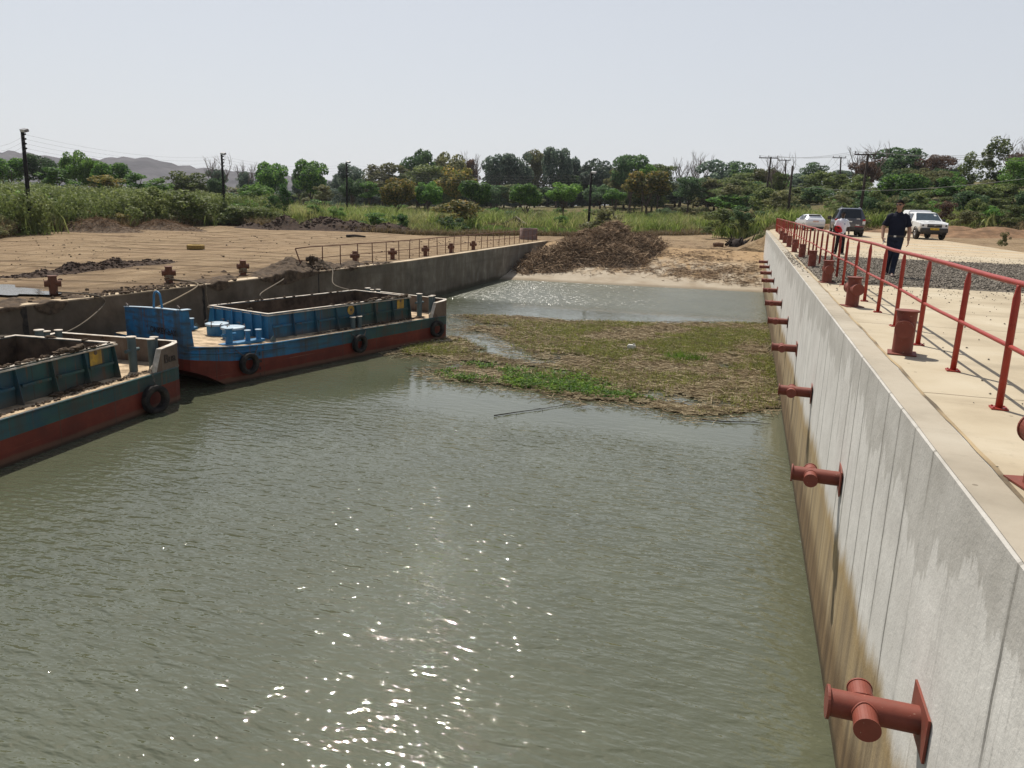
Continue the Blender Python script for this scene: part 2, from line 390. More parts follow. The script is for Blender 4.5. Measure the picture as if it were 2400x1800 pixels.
# ---- concrete slipway
def m_ramp():
    t = NT('slipway concrete'); p = t.pos(); s_ = t.sep(p)
    n1 = t.noise(p, 0.5, 6, 0.65); n2 = t.noise(p, 4.0, 6, 0.7)
    col = t.ramp(n1, [(0.3, (0.27, 0.215, 0.15)), (0.55, (0.36, 0.305, 0.23)), (0.75, (0.42, 0.365, 0.285))])
    tr = t.noise(t.mapping(p, (0.9, 0.22, 1), (0, 0, R(-28))), 1.1, 6, 0.65, 0.8)
    up = t.step(s_[1], 59.5, 62.5)
    dirt = t.math('MULTIPLY', up, t.ramp(tr, [(0.40, 0.95), (0.60, 0.05)]))
    dirt = t.math('MAXIMUM', dirt, t.math('MULTIPLY', t.step(s_[1], 64, 69), 0.92))
    col = t.mix(dirt, col, t.ramp(n2, [(0.3, (0.20, 0.125, 0.06)), (0.7, (0.40, 0.27, 0.14))]))
    wet = t.math('SUBTRACT', 1.0, t.step(s_[2], 0.02, 0.16)); col = t.mix(t.math('MULTIPLY', wet, 0.7), col, (0.14, 0.11, 0.07))
    t.bump(t.math('ADD', n2, t.math('MULTIPLY', tr, 1.5)), 0.5, 0.05); return t.fin(col, 0.92, spec=0.2)
M_RAMP = m_ramp()
xs_ = np.linspace(-18.35, XR+0.1, 50); yy = np.concatenate([np.linspace(50, 72.0, 60)])
GX, GY = np.meshgrid(xs_, yy); GZ = ramp_z(GX, GY) + 0.05*fbm(GX, GY, 0.6, 3, 4)*sstep(60, 66, GY) + 0.006
GZ = GZ - 0.03*np.exp(-((GY-59.2-0.05*GX)/0.4)**2)
RV = np.stack([GX, GY, GZ], -1).reshape(-1, 3); idx = np.arange(len(RV)).reshape(GX.shape)
RF = np.stack([idx[:-1, :-1], idx[:-1, 1:], idx[1:, 1:], idx[1:, :-1]], -1).reshape(-1, 4)
o = np_mesh('slipway', RV, RF, M_RAMP, smooth=True); o['kind'] = 'structure'

# ---- right quay: wall, coping, deck
def m_wall_right():
    t = NT('board marked quay concrete'); p = t.pos(); s_ = t.sep(p)
    mott = t.noise(p, 1.4, 6, 0.65); fine = t.noise(p, 14, 5, 0.7)
    drip = t.noise(t.mapping(p, (1, 2.2, 0.10)), 1.6, 7, 0.62)
    col = t.ramp(mott, [(0.3, (0.50, 0.48, 0.445)), (0.7, (0.65, 0.63, 0.59))])
    col = t.mix(t.ramp(t.noise(t.mapping(p, (1, 9.0, 0.35)), 2.2, 6, 0.7), [(0.55, 0.0), (0.72, 0.55)]), col, (0.27, 0.255, 0.235))
    # casting lines, about 0.6 m apart and a little out of plumb
    wob = t.math('ADD', s_[1], t.math('MULTIPLY', t.noise(p, 0.9, 4), 0.12))
    ph = t.math('FRACT', t.math('DIVIDE', wob, 0.62)); line = t.math('LESS_THAN', t.math('ABSOLUTE', t.math('SUBTRACT', ph, 0.5)), 0.028)
    brk = t.ramp(t.noise(t.mapping(p, (1, 1.0, 0.30)), 1.1, 4), [(0.46, 0.0), (0.56, 1.0)])
    line = t.math('MULTIPLY', line, brk)
    soft = t.math('MULTIPLY', t.step(t.math('ABSOLUTE', t.math('SUBTRACT', ph, 0.5)), 0.11, 0.0), t.math('MULTIPLY', brk, 0.35))
    col = t.mix(soft, col, (0.20, 0.19, 0.17)); col = t.mix(t.math('MULTIPLY', line, 0.65), col, (0.07, 0.065, 0.055))
    # damp grey band under the coping, ragged lower edge
    edge = t.math('ADD', t.math('MULTIPLY', t.noise(t.mapping(p, (1, 1.0, 0.22)), 1.25, 6, 0.7), 2.3), t.math('MULTIPLY', t.noise(p, 0.25, 2), 0.7))
    band = t.step(t.math('ADD', s_[2], edge), 4.98, 5.06)
    col = t.mix(t.math('MULTIPLY', band, 0.5), col, t.ramp(mott, [(0.3, (0.24, 0.222, 0.19)), (0.7, (0.39, 0.37, 0.335))]))
    # silt and rust-brown stain above the water
    t1 = t.math('ADD', s_[2], t.math('MULTIPLY', t.math('SUBTRACT', t.noise(t.mapping(p, (1, 1.1, 0.16)), 1.1, 6, 0.65), 0.5), 1.1))
    stain = t.math('SUBTRACT', 1.0, t.step(t1, 1.58, 1.95))
    scol = t.ramp(drip, [(0.30, (0.13, 0.095, 0.055)), (0.45, (0.25, 0.19, 0.115)), (0.58, (0.34, 0.255, 0.14)), (0.72, (0.43, 0.385, 0.30))])
    scol = t.mix(t.math('SUBTRACT', 1.0, t.step(t1, 0.5, 1.0)), scol, t.ramp(drip, [(0.3, (0.07, 0.045, 0.025)), (0.65, (0.20, 0.135, 0.07))]))
    scol = t.mix(t.math('MULTIPLY', t.step(t1, 1.35, 1.7), 0.5), scol, (0.34, 0.235, 0.10))
    col = t.mix(stain, col, scol)
    wet = t.math('SUBTRACT', 1.0, t.step(s_[2], 0.05, 0.22)); col = t.mix(t.math('MULTIPLY', wet, 0.75), col, (0.035, 0.028, 0.014))
    t.bump(t.math('ADD', t.math('ADD', fine, t.math('MULTIPLY', mott, 0.6)), t.math('MULTIPLY', line, -1.5)), 0.35, 0.02)
    return t.fin(col, 0.88, spec=0.25)
def m_coping(name, a, b, c, joint=False):
    t = NT(name); p = t.pos(); s_ = t.sep(p); n1 = t.noise(p, 0.7, 6, 0.6); n2 = t.noise(p, 6, 6, 0.7); n3 = t.noise(t.mapping(p, (0.5, 2.0, 1)), 0.9, 5, 0.6)
    col = t.ramp(n1, [(0.28, a), (0.5, b), (0.74, c)])
    col = t.mix(t.ramp(n3, [(0.52, 0.0), (0.72, 0.45)]), col, tuple(x*0.62 for x in a))
    col = t.mix(t.ramp(n2, [(0.60, 0), (0.78, 0.5)]), col, tuple(x*0.7 for x in a))
    sp = t.vor(p, 3.2).outputs['Distance']; col = t.mix(t.math('MULTIPLY', t.math('LESS_THAN', sp, 0.055), 0.6), col, (0.10, 0.08, 0.055))
    h = t.math('ADD', n2, t.math('MULTIPLY', n1, 0.5))
    if joint:
        wy_ = t.math('ADD', s_[1], t.math('MULTIPLY', t.noise(p, 0.5, 3), 0.25))
        ph = t.math('FRACT', t.math('DIVIDE', wy_, 4.9)); jl = t.math('LESS_THAN', t.math('ABSOLUTE', t.math('SUBTRACT', ph, 0.62)), 0.003)
        col = t.mix(t.math('MULTIPLY', jl, 0.75), col, (0.10, 0.075, 0.045)); h = t.math('SUBTRACT', h, t.math('MULTIPLY', jl, 2))
        dr = t.ramp(t.noise(t.mapping(p, (0.14, 1.2, 1)), 0.55, 5, 0.6), [(0.47, 0.0), (0.62, 0.8)]); far = t.step(s_[1], 32, 46)
        col = t.mix(t.math('MULTIPLY', dr, far), col, (0.42, 0.29, 0.16))
    t.bump(h, 0.25, 0.015); return t.fin(col, 0.9, spec=0.25)
M_WALLR = m_wall_right()
M_COPING = m_coping('worn coping concrete', (0.27, 0.235, 0.18), (0.37, 0.325, 0.255), (0.43, 0.39, 0.315))
M_DECK = m_coping('dusty deck concrete', (0.32, 0.262, 0.18), (0.42, 0.355, 0.252), (0.48, 0.42, 0.315), True)
qw = empty('quay_wall', (XR, 20, 0), 0, 'pale sunlit concrete quay wall with a brown stain, under the red railing', 'quay wall')
b = MB(); ys2 = np.concatenate([np.arange(-34, 70, 2.0), [70, 71.4, YEND]])
fr = [(0.0, -3.0), (0.0, ZD-0.014), (0.014, ZD-0.003), (0.62, ZD-0.003), (0.62, -3.0)]
rings = []
for y in ys2:
    off = 0.25*max(0, (y-71.0)/1.5)**2 if y > 71 else 0
    rings.append([(px_+off*(1 if i < 3 else 0), y-20, z_) for i, (px_, z_) in enumerate(fr)])
b.loft(rings, smooth=False); b.build('wall_face', M_WALLR, qw)
b = MB(); yy_ = np.arange(-34, 72.4, 0.7); L_ = []; Rr = []
for y in yy_:
    L_.append((0.016+0.004*math.sin(y*3.1), y-20, ZD+0.003)); Rr.append((0.275, y-20, ZD+0.003))
n_ = len(yy_); b.add(L_+Rr, [(i, n_+i, n_+i+1, i+1) for i in range(n_-1)]); b.build('coping', M_COPING, qw)

# deck slab: top sheet, 4 mm steps between the sheets
def sheet(name, poly, z, m, thick=0.0):
    b = MB()
    if thick: b.poly([(x, y, z-thick) for x, y in poly], thick)
    else: b.add([(x, y, z) for x, y in poly], [tuple(range(len(poly)))])
    o = b.build(name, m); o['kind'] = 'structure'; return o
sheet('quay_deck', [(1.685, -34), (13.1, -34), (13.1, 40), (13.2, 52), (13.1, 60), (14.2, 84), (8, 85), (2.9, 83), (1.9, 76), (1.685, 72.4)], ZD, M_DECK, 0.13)
t = NT('joint sealant'); t.bump(t.noise(t.pos(), 9, 4), 0.5, 0.01)
M_JOINT = t.fin(t.ramp(t.noise(t.mapping(t.pos(), (1, 0.3, 1)), 3, 5), [(0.35, (0.10, 0.075, 0.045)), (0.5, (0.30, 0.22, 0.12)), (0.7, (0.42, 0.32, 0.18))]), 0.9)
b = MB(); n_ = 0; P_ = []; Q_ = []
for y in np.arange(-34, 72.4, 0.35):
    wv_ = 0.006*math.sin(y*2.3)+0.005*math.sin(y*7.1); P_.append((1.668+wv_, y, ZD+0.007)); Q_.append((1.70+wv_+0.006*math.sin(y*3.7), y, ZD+0.007))
n_ = len(P_); b.add(P_+Q_, [(i, n_+i, n_+i+1, i+1) for i in range(n_-1)]); jo = b.build('deck_joint', M_JOINT); jo['kind'] = 'structure'

# ---- left quay wall
def m_wall_left():
    t = NT('stained old quay concrete'); p = t.pos(); s_ = t.sep(p)
    mott = t.noise(p, 0.8, 7, 0.65); drip = t.noise(t.mapping(p, (1, 1.3, 0.30)), 0.9, 6, 0.65); fine = t.noise(p, 9, 5, 0.7)
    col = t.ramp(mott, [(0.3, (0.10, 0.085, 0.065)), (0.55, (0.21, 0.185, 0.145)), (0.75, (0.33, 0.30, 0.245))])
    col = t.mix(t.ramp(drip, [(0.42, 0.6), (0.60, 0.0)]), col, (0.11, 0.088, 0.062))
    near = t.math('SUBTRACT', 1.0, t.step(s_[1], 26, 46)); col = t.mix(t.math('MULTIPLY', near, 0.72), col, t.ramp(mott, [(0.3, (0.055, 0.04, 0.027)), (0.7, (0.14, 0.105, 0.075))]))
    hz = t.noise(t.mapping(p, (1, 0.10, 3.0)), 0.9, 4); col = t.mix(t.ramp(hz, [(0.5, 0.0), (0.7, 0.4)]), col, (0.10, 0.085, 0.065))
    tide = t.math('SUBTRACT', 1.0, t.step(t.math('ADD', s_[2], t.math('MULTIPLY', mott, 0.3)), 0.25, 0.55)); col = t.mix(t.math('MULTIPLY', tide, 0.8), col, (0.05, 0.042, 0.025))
    top = t.step(s_[2], ZY-0.05, ZY-0.01); col = t.mix(top, col, t.ramp(mott, [(0.3, (0.36, 0.27, 0.17)), (0.7, (0.55, 0.45, 0.32))]))
    t.bump(t.math('ADD', t.math('ADD', fine, mott), t.math('MULTIPLY', drip, 1.0)), 0.5, 0.03); return t.fin(col, 0.92, spec=0.2)
M_WALLL = m_wall_left()
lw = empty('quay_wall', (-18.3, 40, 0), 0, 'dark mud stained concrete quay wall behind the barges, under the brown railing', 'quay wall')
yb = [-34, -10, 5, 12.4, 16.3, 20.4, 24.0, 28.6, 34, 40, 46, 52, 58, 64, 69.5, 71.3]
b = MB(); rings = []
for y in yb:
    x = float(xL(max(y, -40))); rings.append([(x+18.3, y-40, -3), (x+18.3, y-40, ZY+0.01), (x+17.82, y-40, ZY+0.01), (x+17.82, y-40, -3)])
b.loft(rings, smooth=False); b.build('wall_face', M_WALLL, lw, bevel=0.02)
# open construction joints between the wall bays (dark recess strips, 3 mm proud)
t = NT('open wall joint'); M_GAP = t.fin(t.ramp(t.noise(t.pos(), 6, 4), [(0.4, (0.012, 0.01, 0.008)), (0.7, (0.05, 0.04, 0.03))]), 0.95)
for y, wd in ((17.15, 0.16), (24.2, 0.10), (31.4, 0.06)):
    x = float(xL(y)); b = MB(); pts = []
    for k in range(12):
        z = 0.35+k*(ZY-0.37)/11; ww = wd*(0.55+0.5*math.sin(k*1.9+y)**2)
        pts.append([(x+18.3+0.004, y-40-ww, z), (x+18.3+0.004, y-40+ww*0.8, z)])
    b.add([q for pr in pts for q in pr], [(2*i, 2*i+1, 2*i+3, 2*i+2) for i in range(11)]); b.build('wall_joint', M_GAP, lw)

# ---- puddle in the yard
t = NT('puddle water'); t.bump(t.noise(t.pos(), 7, 4), 0.25, 0.02); M_PUD = t.fin((0.09, 0.07, 0.05), 0.05)
c_ = G(15, 688); pts = []
for k in range(40):
    a = 2*math.pi*k/40; r_ = 1+0.22*math.sin(3*a+1)+0.14*math.sin(7*a)+0.08*math.sin(13*a+2)
    pts.append((c_[0]-0.6+1.9*r_*math.cos(a), c_[1]+1.25*r_*math.sin(a), ZY+0.075))
b = MB(); b.add(pts, [tuple(range(40))]); pu = b.build('puddle', M_PUD); pu['kind'] = 'structure'
# ================================================================= QUAYSIDE THINGS
def paint(name, c, chip, chipamt=0.5, rough=0.5, scale=7.0, rust=None, dark=0.75):
    t = NT(name); co = t.obj(); n1 = t.noise(co, scale, 6, 0.6); n2 = t.noise(co, scale*3.1, 6, 0.7)
    col = t.ramp(n1, [(0.3, tuple(x*dark for x in c)), (0.7, c)])
    if rust: col = t.mix(t.ramp(t.noise(co, scale*0.5, 7, 0.7), [(0.50, 0), (0.68, 0.8)]), col, rust)
    col = t.mix(t.math('MULTIPLY', t.ramp(n2, [(0.66, 0.0), (0.70, 1.0)]), chipamt), col, chip)
    t.bump(n2, 0.18, 0.006); return t.fin(col, rough, spec=0.4)
M_RED = paint('sun faded red rail paint', (0.33, 0.034, 0.021), (0.46, 0.20, 0.15), 0.55, 0.45, 9)
M_OXIDE = paint('red oxide bollard paint', (0.215, 0.050, 0.030), (0.50, 0.40, 0.30), 0.75, 0.6, 8, rust=(0.11, 0.045, 0.03))
M_RUST = paint('brown rusty steel', (0.14, 0.055, 0.030), (0.26, 0.16, 0.10), 0.6, 0.8, 8)

# ---- red railing along the right quay
XRAIL = 2.205
rl = empty('railing', (XRAIL, 35, ZD), 0, 'long red pipe railing along the right quay deck', 'railing')
mid = 0.54; topz = 1.08
def rail_x(y): return 0.012*math.sin(y*0.9)+0.008*math.sin(y*2.2)
yr = np.arange(2.28, 72.3, 1.7)
b = MB(); b.path([(rail_x(y), y-35, topz+0.006*math.sin(y*1.3)) for y in np.arange(0.6, 71.9, 0.85)], 0.026, 10); b.build('top_rail', M_RED, rl)
b = MB(); b.path([(rail_x(y)*0.6, y-35, mid+0.01*math.sin(y*1.1)) for y in np.arange(0.6, 71.9, 0.85)], 0.021, 8); b.build('mid_rail', M_RED, rl)
b = MB()
for k in range(7):               # round pipe, its head hammered flat where it meets the rail
    pass
zs = [(0.0, 0.030, 0.030), (topz-0.20, 0.030, 0.030), (topz-0.13, 0.031, 0.026), (topz-0.03, 0.016, 0.034), (topz-0.012, 0.014, 0.034)]
rings = [[(rx*math.cos(2*math.pi*k/12), ry*math.sin(2*math.pi*k/12), z) for k in range(12)] for z, rx, ry in zs]
b.loft(rings); b_plate = MB(); b_plate.box((0, 0, 0.008), (0.13, 0.13, 0.014))
for k in range(4): b_plate.tube((0.045*(1 if k & 1 else -1), 0.045*(1 if k & 2 else -1), 0.012), (0.045*(1 if k & 1 else -1), 0.045*(1 if k & 2 else -1), 0.024), 0.009, n=6)
post0 = b.build('post', M_RED, rl); pl0 = b_plate.build('base_plate', M_RED, post0)
for i, y in enumerate(yr):
    po = post0 if i == 0 else copy_tree(post0, rl)
    po.location = (rail_x(y), y-35, 0.0); po.rotation_euler = (random.uniform(-.012, .012), random.uniform(-.012, .012), random.uniform(-.1, .1))

# ---- cross bollards: a capped stub pipe with a short pipe through it, on a square plate
def make_bollard(name, label, group, m, h=0.52, r=0.112, horiz=False):
    t = empty(name, (0, 0, 0), 0, label, 'bollard', group)
    b = MB(); b.lathe([(r, 0.0), (r, h-0.02)], 28); b.build('post', m, t)
    b = MB(); b.lathe([(0.0, h-0.02), (r+0.022, h-0.02), (r+0.022, h), (0.0, h+0.002)], 28, smooth=False); b.build('cap', m, t, bevel=0.004)
    cz = h*0.60; cl = 0.235; cr = r*0.86
    b = MB(); M_ = Matrix.Translation((0, 0, cz)) @ Matrix.Rotation(R(90), 4, 'X')
    b.lathe([(0, -cl), (cr+0.006, -cl), (cr+0.006, -cl+0.014), (cr, -cl+0.014), (cr, cl-0.014), (cr+0.006, cl-0.014), (cr+0.006, cl), (0, cl)], 26, M_, smooth=False)
    b.build('cross_pipe', m, t)
    for sgn in (-1, 1):                                 # weld beads where the pipes meet
        b = MB(); pts = []
        for k in range(24):
            a = 2*math.pi*k/24; x = cr*math.cos(a); y = math.sqrt(max(0, r*r-x*x)); pts.append((x*1.03, sgn*(y+0.004), cz+cr*1.03*math.sin(a)))
        b.path(pts, 0.008, 5, closed=True); b.build('weld_bead', m, t)
    b = MB()
    if horiz:
        s2 = 0.155; b.box((0, 0, 0.008), (2*s2, 2*s2+0.16, 0.016))
    else: b.box((0, 0, 0.007), (0.31, 0.33, 0.012), R(4))
    b.build('base_plate', m, t); return t
bol = make_bollard('mooring_bollard', 'x', 'bollards along the red railing', M_OXIDE)
YB = [5.22]+[5.1+4.88*i for i in range(1, 14)]
BN = ['red oxide cross bollard at the right edge of the photo, nearest to the camera', 'red oxide cross bollard, tallest in view, with its side pipe turned to the camera', 'red oxide cross bollard with the broad round pipe end, before the gravel strip',
      'red oxide bollard standing at the near edge of the grey gravel strip', 'red oxide bollard standing in the middle of the grey gravel strip', 'red oxide bollard at the far edge of the grey gravel strip',
      'first bollard beyond the gravel strip, before the white shirted man', 'second bollard beyond the gravel strip', 'third bollard beyond the gravel strip', 'fourth bollard beyond the gravel strip']
for i, y in enumerate(YB[:10]):
    o = bol if i == 0 else copy_tree(bol)
    o.location = (1.875, y, ZD+0.004); o['label'] = BN[i]; o.rotation_euler = (0, 0, R([7, -13, 12, 4, -5, 2, 5, -3, 4, 0][i])+(R(0)))
# horizontal ones standing out of the wall face
hb = make_bollard('wall_bollard', 'x', 'pipe bollards standing out of the right quay wall', M_OXIDE, h=0.585, r=0.092, horiz=True)
HN = ['red pipe bollard on the wall at the bottom right, nearest and largest', 'second nearest red pipe bollard on the wall, over open water', 'third nearest red pipe bollard on the wall, at the near edge of the reed mat',
      'fourth pipe bollard on the wall, beside the middle of the reed mat', 'fifth pipe bollard on the wall, near the far edge of the reed mat', 'first pipe bollard past the reed mat, over far open water', 'pipe bollard on the wall just before the slipway edge',
      'pipe bollard on the wall at the waterline of the slipway', 'wall pipe bollard over the slipway, third from the far end', 'wall pipe bollard over the slipway, second from the far end', 'wall pipe bollard over the slipway, farthest of the row']
for i in range(11):
    y = 5.06+4.9*i
    o = hb if i == 0 else copy_tree(hb)
    o.location = (XR-0.003, y, 2.40); o.rotation_euler = (R(random.uniform(-2, 2)), R(-90), R(0)); o['label'] = HN[i]
    if i: o.rotation_euler = (R(random.uniform(-3, 3)), R(-90), R(random.uniform(-3, 3)))

# ---- gravel strip across the deck
t = NT('grey crushed stone'); gi = t.n('ShaderNodeNewGeometry').outputs['Random Per Island']
M_STONE = t.fin(t.ramp(gi, [(0.0, (0.052, 0.046, 0.038)), (0.5, (0.155, 0.136, 0.112)), (1.0, (0.33, 0.29, 0.24))]), 0.95, spec=0.1)
t = NT('gravel bed'); vv = t.vor(t.pos(), 26); M_GBED = t.fin(t.ramp(vv.outputs['Color'], [(0.1, (0.06, 0.053, 0.043)), (0.9, (0.225, 0.195, 0.16))]), 0.95, spec=0.1)
t.bump(vv.outputs['Distance'], 1.0, -0.03)
gx = np.linspace(1.72, 34, 150); gy = np.linspace(19.6, 31.6, 64); GX, GY = np.meshgrid(gx, gy)
edge = np.minimum(np.minimum(GY-19.65-0.12*fbm(GX, GY, 1.5, 4, 1), 31.5-GY-0.1*fbm(GX, GY, 1.7, 4, 2)), (GX-1.72)*2)
GZ = ZD-0.02 + 0.06*sstep(0, 0.25, edge) + 0.012*fbm(GX, GY, 4, 3, 3)*sstep(0, .3, edge)
ix = np.arange(GX.size).reshape(GX.shape); gf = np.stack([ix[:-1, :-1], ix[:-1, 1:], ix[1:, 1:], ix[1:, :-1]], -1).reshape(-1, 4)
bed = np_mesh('gravel', np.stack([GX, GY, GZ], -1).reshape(-1, 3), gf, M_GBED); tag(bed, 'dark grey gravel strip laid across the pale deck', 'gravel', kind='stuff')
def stones(name, P, sz, m, seed=1):
    r_ = np.random.default_rng(seed); n = len(P)
    base = np.array([(1,0,0),(-1,0,0),(0,1,0),(0,-1,0),(0,0,1),(0,0,-.6)], float); fc = np.array([(0,2,4),(2,1,4),(1,3,4),(3,0,4),(2,0,5),(1,2,5),(3,1,5),(0,3,5)])
    a = r_.uniform(0, 6.28, n); s_ = sz*r_.uniform(0.5, 1.4, n); c, q = np.cos(a), np.sin(a)
    V = base[None]*(s_[:, None, None])*r_.uniform(0.55, 1.25, (n, 6, 1))
    X = V[..., 0]*c[:, None]-V[..., 1]*q[:, None]; Y = V[..., 0]*q[:, None]+V[..., 1]*c[:, None]
    V = np.stack([X, Y, V[..., 2]*0.8], -1)+P[:, None, :]
    return np_mesh(name, V.reshape(-1, 3), (fc[None]+(np.arange(n)*6)[:, None, None]).reshape(-1, 3), m)
n = 26000; u = rng.random(n)
sx_ = 1.75+rng.random(n)**1.5*14; sy_ = 19.75+rng.random(n)*11.7
st = stones('gravel', np.stack([sx_, sy_, np.full(n, ZD+0.045)], -1), 0.03, M_STONE); tag(st, 'loose grey stones on top of the gravel strip', 'gravel', kind='stuff')
n = 2600; yy_ = np.concatenate([rng.normal(18.6, 1.2, 600), rng.normal(33.5, 2.2, 1100), rng.uniform(4, 60, 900)]); xx_ = np.concatenate([rng.uniform(1.8, 12, 1700), rng.uniform(1.5, 12.5, 900)])
k = ~((yy_ > 19.7) & (yy_ < 31.4)); st2 = stones('loose_stones', np.stack([xx_[k], yy_[k], np.full(k.sum(), ZD+0.008)], -1), 0.016, M_STONE, 3); tag(st2, 'stray pebbles scattered over the pale deck', 'pebbles', kind='stuff')
n = 260; st3 = stones('loose_stones', np.stack([rng.uniform(1.42, 1.66, n), 29.5+rng.normal(0, 2.6, n), np.full(n, ZD+0.008)], -1), 0.022, M_STONE, 4); tag(st3, 'pebbles spilt on the coping beside the gravel strip', 'pebbles', kind='stuff')

# ---- left quay: brown railing, bollards
ll = empty('railing', (-19.0, 50, ZY), 0, 'thin rusty brown railing along the left quay, its near end bent', 'railing')
def xlr(y): return float(xL(y))-0.78
yl = [32.9, 34.4, 36.0]+[37.4+1.42*i for i in range(24)]
def zlr(y): return 0.36*float(sstep(37, 31, y))
for nm, hz, rr in (('top_rail', 1.05, 0.026), ('mid_rail', 0.52, 0.018)):
    b = MB(); pts = [(xlr(31.0)-0.10+19, 31.0-50, hz*0.96), (xlr(32)+19, 32-50, hz*1.0+0.01)]+[(xlr(y)+19+0.02*math.sin(y*1.7), y-50, hz+0.015*math.sin(y*2.1)) for y in yl]
    if nm == 'mid_rail': pts[1] = (pts[1][0], pts[1][1], pts[1][2]-0.14)
    b.path(pts, rr, 8); b.build(nm, M_RUST, ll)
b = MB(); b.tube((0, 0, 0), (0, 0, 1.05), 0.026, n=8); p0 = b.build('post', M_RUST, ll)
for i, y in enumerate(yl):
    q = p0 if i == 0 else p0.copy()
    if i: COL.objects.link(q); q.parent = ll
    q.location = (xlr(y)+19, y-50, 0); q.rotation_euler = (R(random.uniform(-1.5, 1.5)), R(random.uniform(-2, 2)+(4 if i == 11 else 0)), 0)
b = MB(); b.tube((0, 0, 0), (-0.22, -0.25, 1.0), 0.028, n=8); q = b.build('post', M_RUST, ll, loc=(xlr(31.25)+19.1, 31.25-50, 0)); tag(q, 'bent rusty post leaning to the left')
lb = make_bollard('mooring_bollard', 'x', 'rusty bollards on the left quay', M_RUST, h=0.62, r=0.125)
LB = [(118, 692, 'plain rusty cross bollard on the left quay, leftmost', 0, 0), (372, 662, 'rope wound cross bollard on the left quay, above the blue bow', 8, 3), (567, 645, 'rope wound bollard on the left quay, above the middle of the far barge', 15, 10),
      (830, 617, 'rusty cross bollard before the near end of the brown railing', 0, -4), (920, 608, 'second rusty bollard before the brown railing', 0, 5), (997, 600, 'third rusty bollard before the brown railing', 0, 20), (1057, 593, 'fourth rusty bollard before the brown railing', 0, 30), (1110, 586, 'rusty bollard before the brown railing nearest to the far end', 0, 10)]
BOL = []
for i, (px, py, lab, lean, tw) in enumerate(LB):
    p = G(px, py); y = p[1]; x = min(p[0], float(xL(y))-0.62); x = max(x, float(xL(y))-1.3)
    o = lb if i == 0 else copy_tree(lb); o.location = (x, y, ZY+0.012); o['label'] = lab; o.rotation_euler = (0, R(lean*0.3), R(-45 + tw)); BOL.append((x, y))
# rope turns on the two wound bollards
M_ROPE = simple('weathered mooring rope', (0.20, 0.16, 0.11), 0.95, var=0.4, scale=30, bump=0.5)
def rope(pts, r, label, m=None, group='mooring ropes of the two barges', sag=0.0):
    P_ = [Vector(p) for p in pts]; out_ = []
    for i in range(len(P_)-1):
        for k in range(10):
            t_ = k/10; a = P_[max(i-1, 0)]; b_ = P_[i]; c = P_[i+1]; d = P_[min(i+2, len(P_)-1)]
            out_.append(0.5*((2*b_)+(c-a)*t_+(2*a-5*b_+4*c-d)*t_**2+(3*b_-a-3*c+d)*t_**3))
    out_.append(P_[-1]); b = MB(); b.path(out_, r, 6); o = b.build('mooring_rope', m or M_ROPE); return tag(o, label, 'rope', group)
for i in (1, 2):
    x, y = BOL[i]; b = MB(); pts = []
    for k in range(90):
        a = k*0.42; pts.append((x+(0.15+0.015*math.sin(k))*math.cos(a), y+(0.15+0.015*math.cos(k*1.3))*math.sin(a), ZY+0.10+0.2*abs(math.sin(k*0.09))))
    b.path(pts, 0.018, 5); o = b.build('rope_coil', M_ROPE); tag(o, 'rope coiled round the bollard above the '+('blue bow' if i == 1 else 'middle of the far barge'), 'rope')
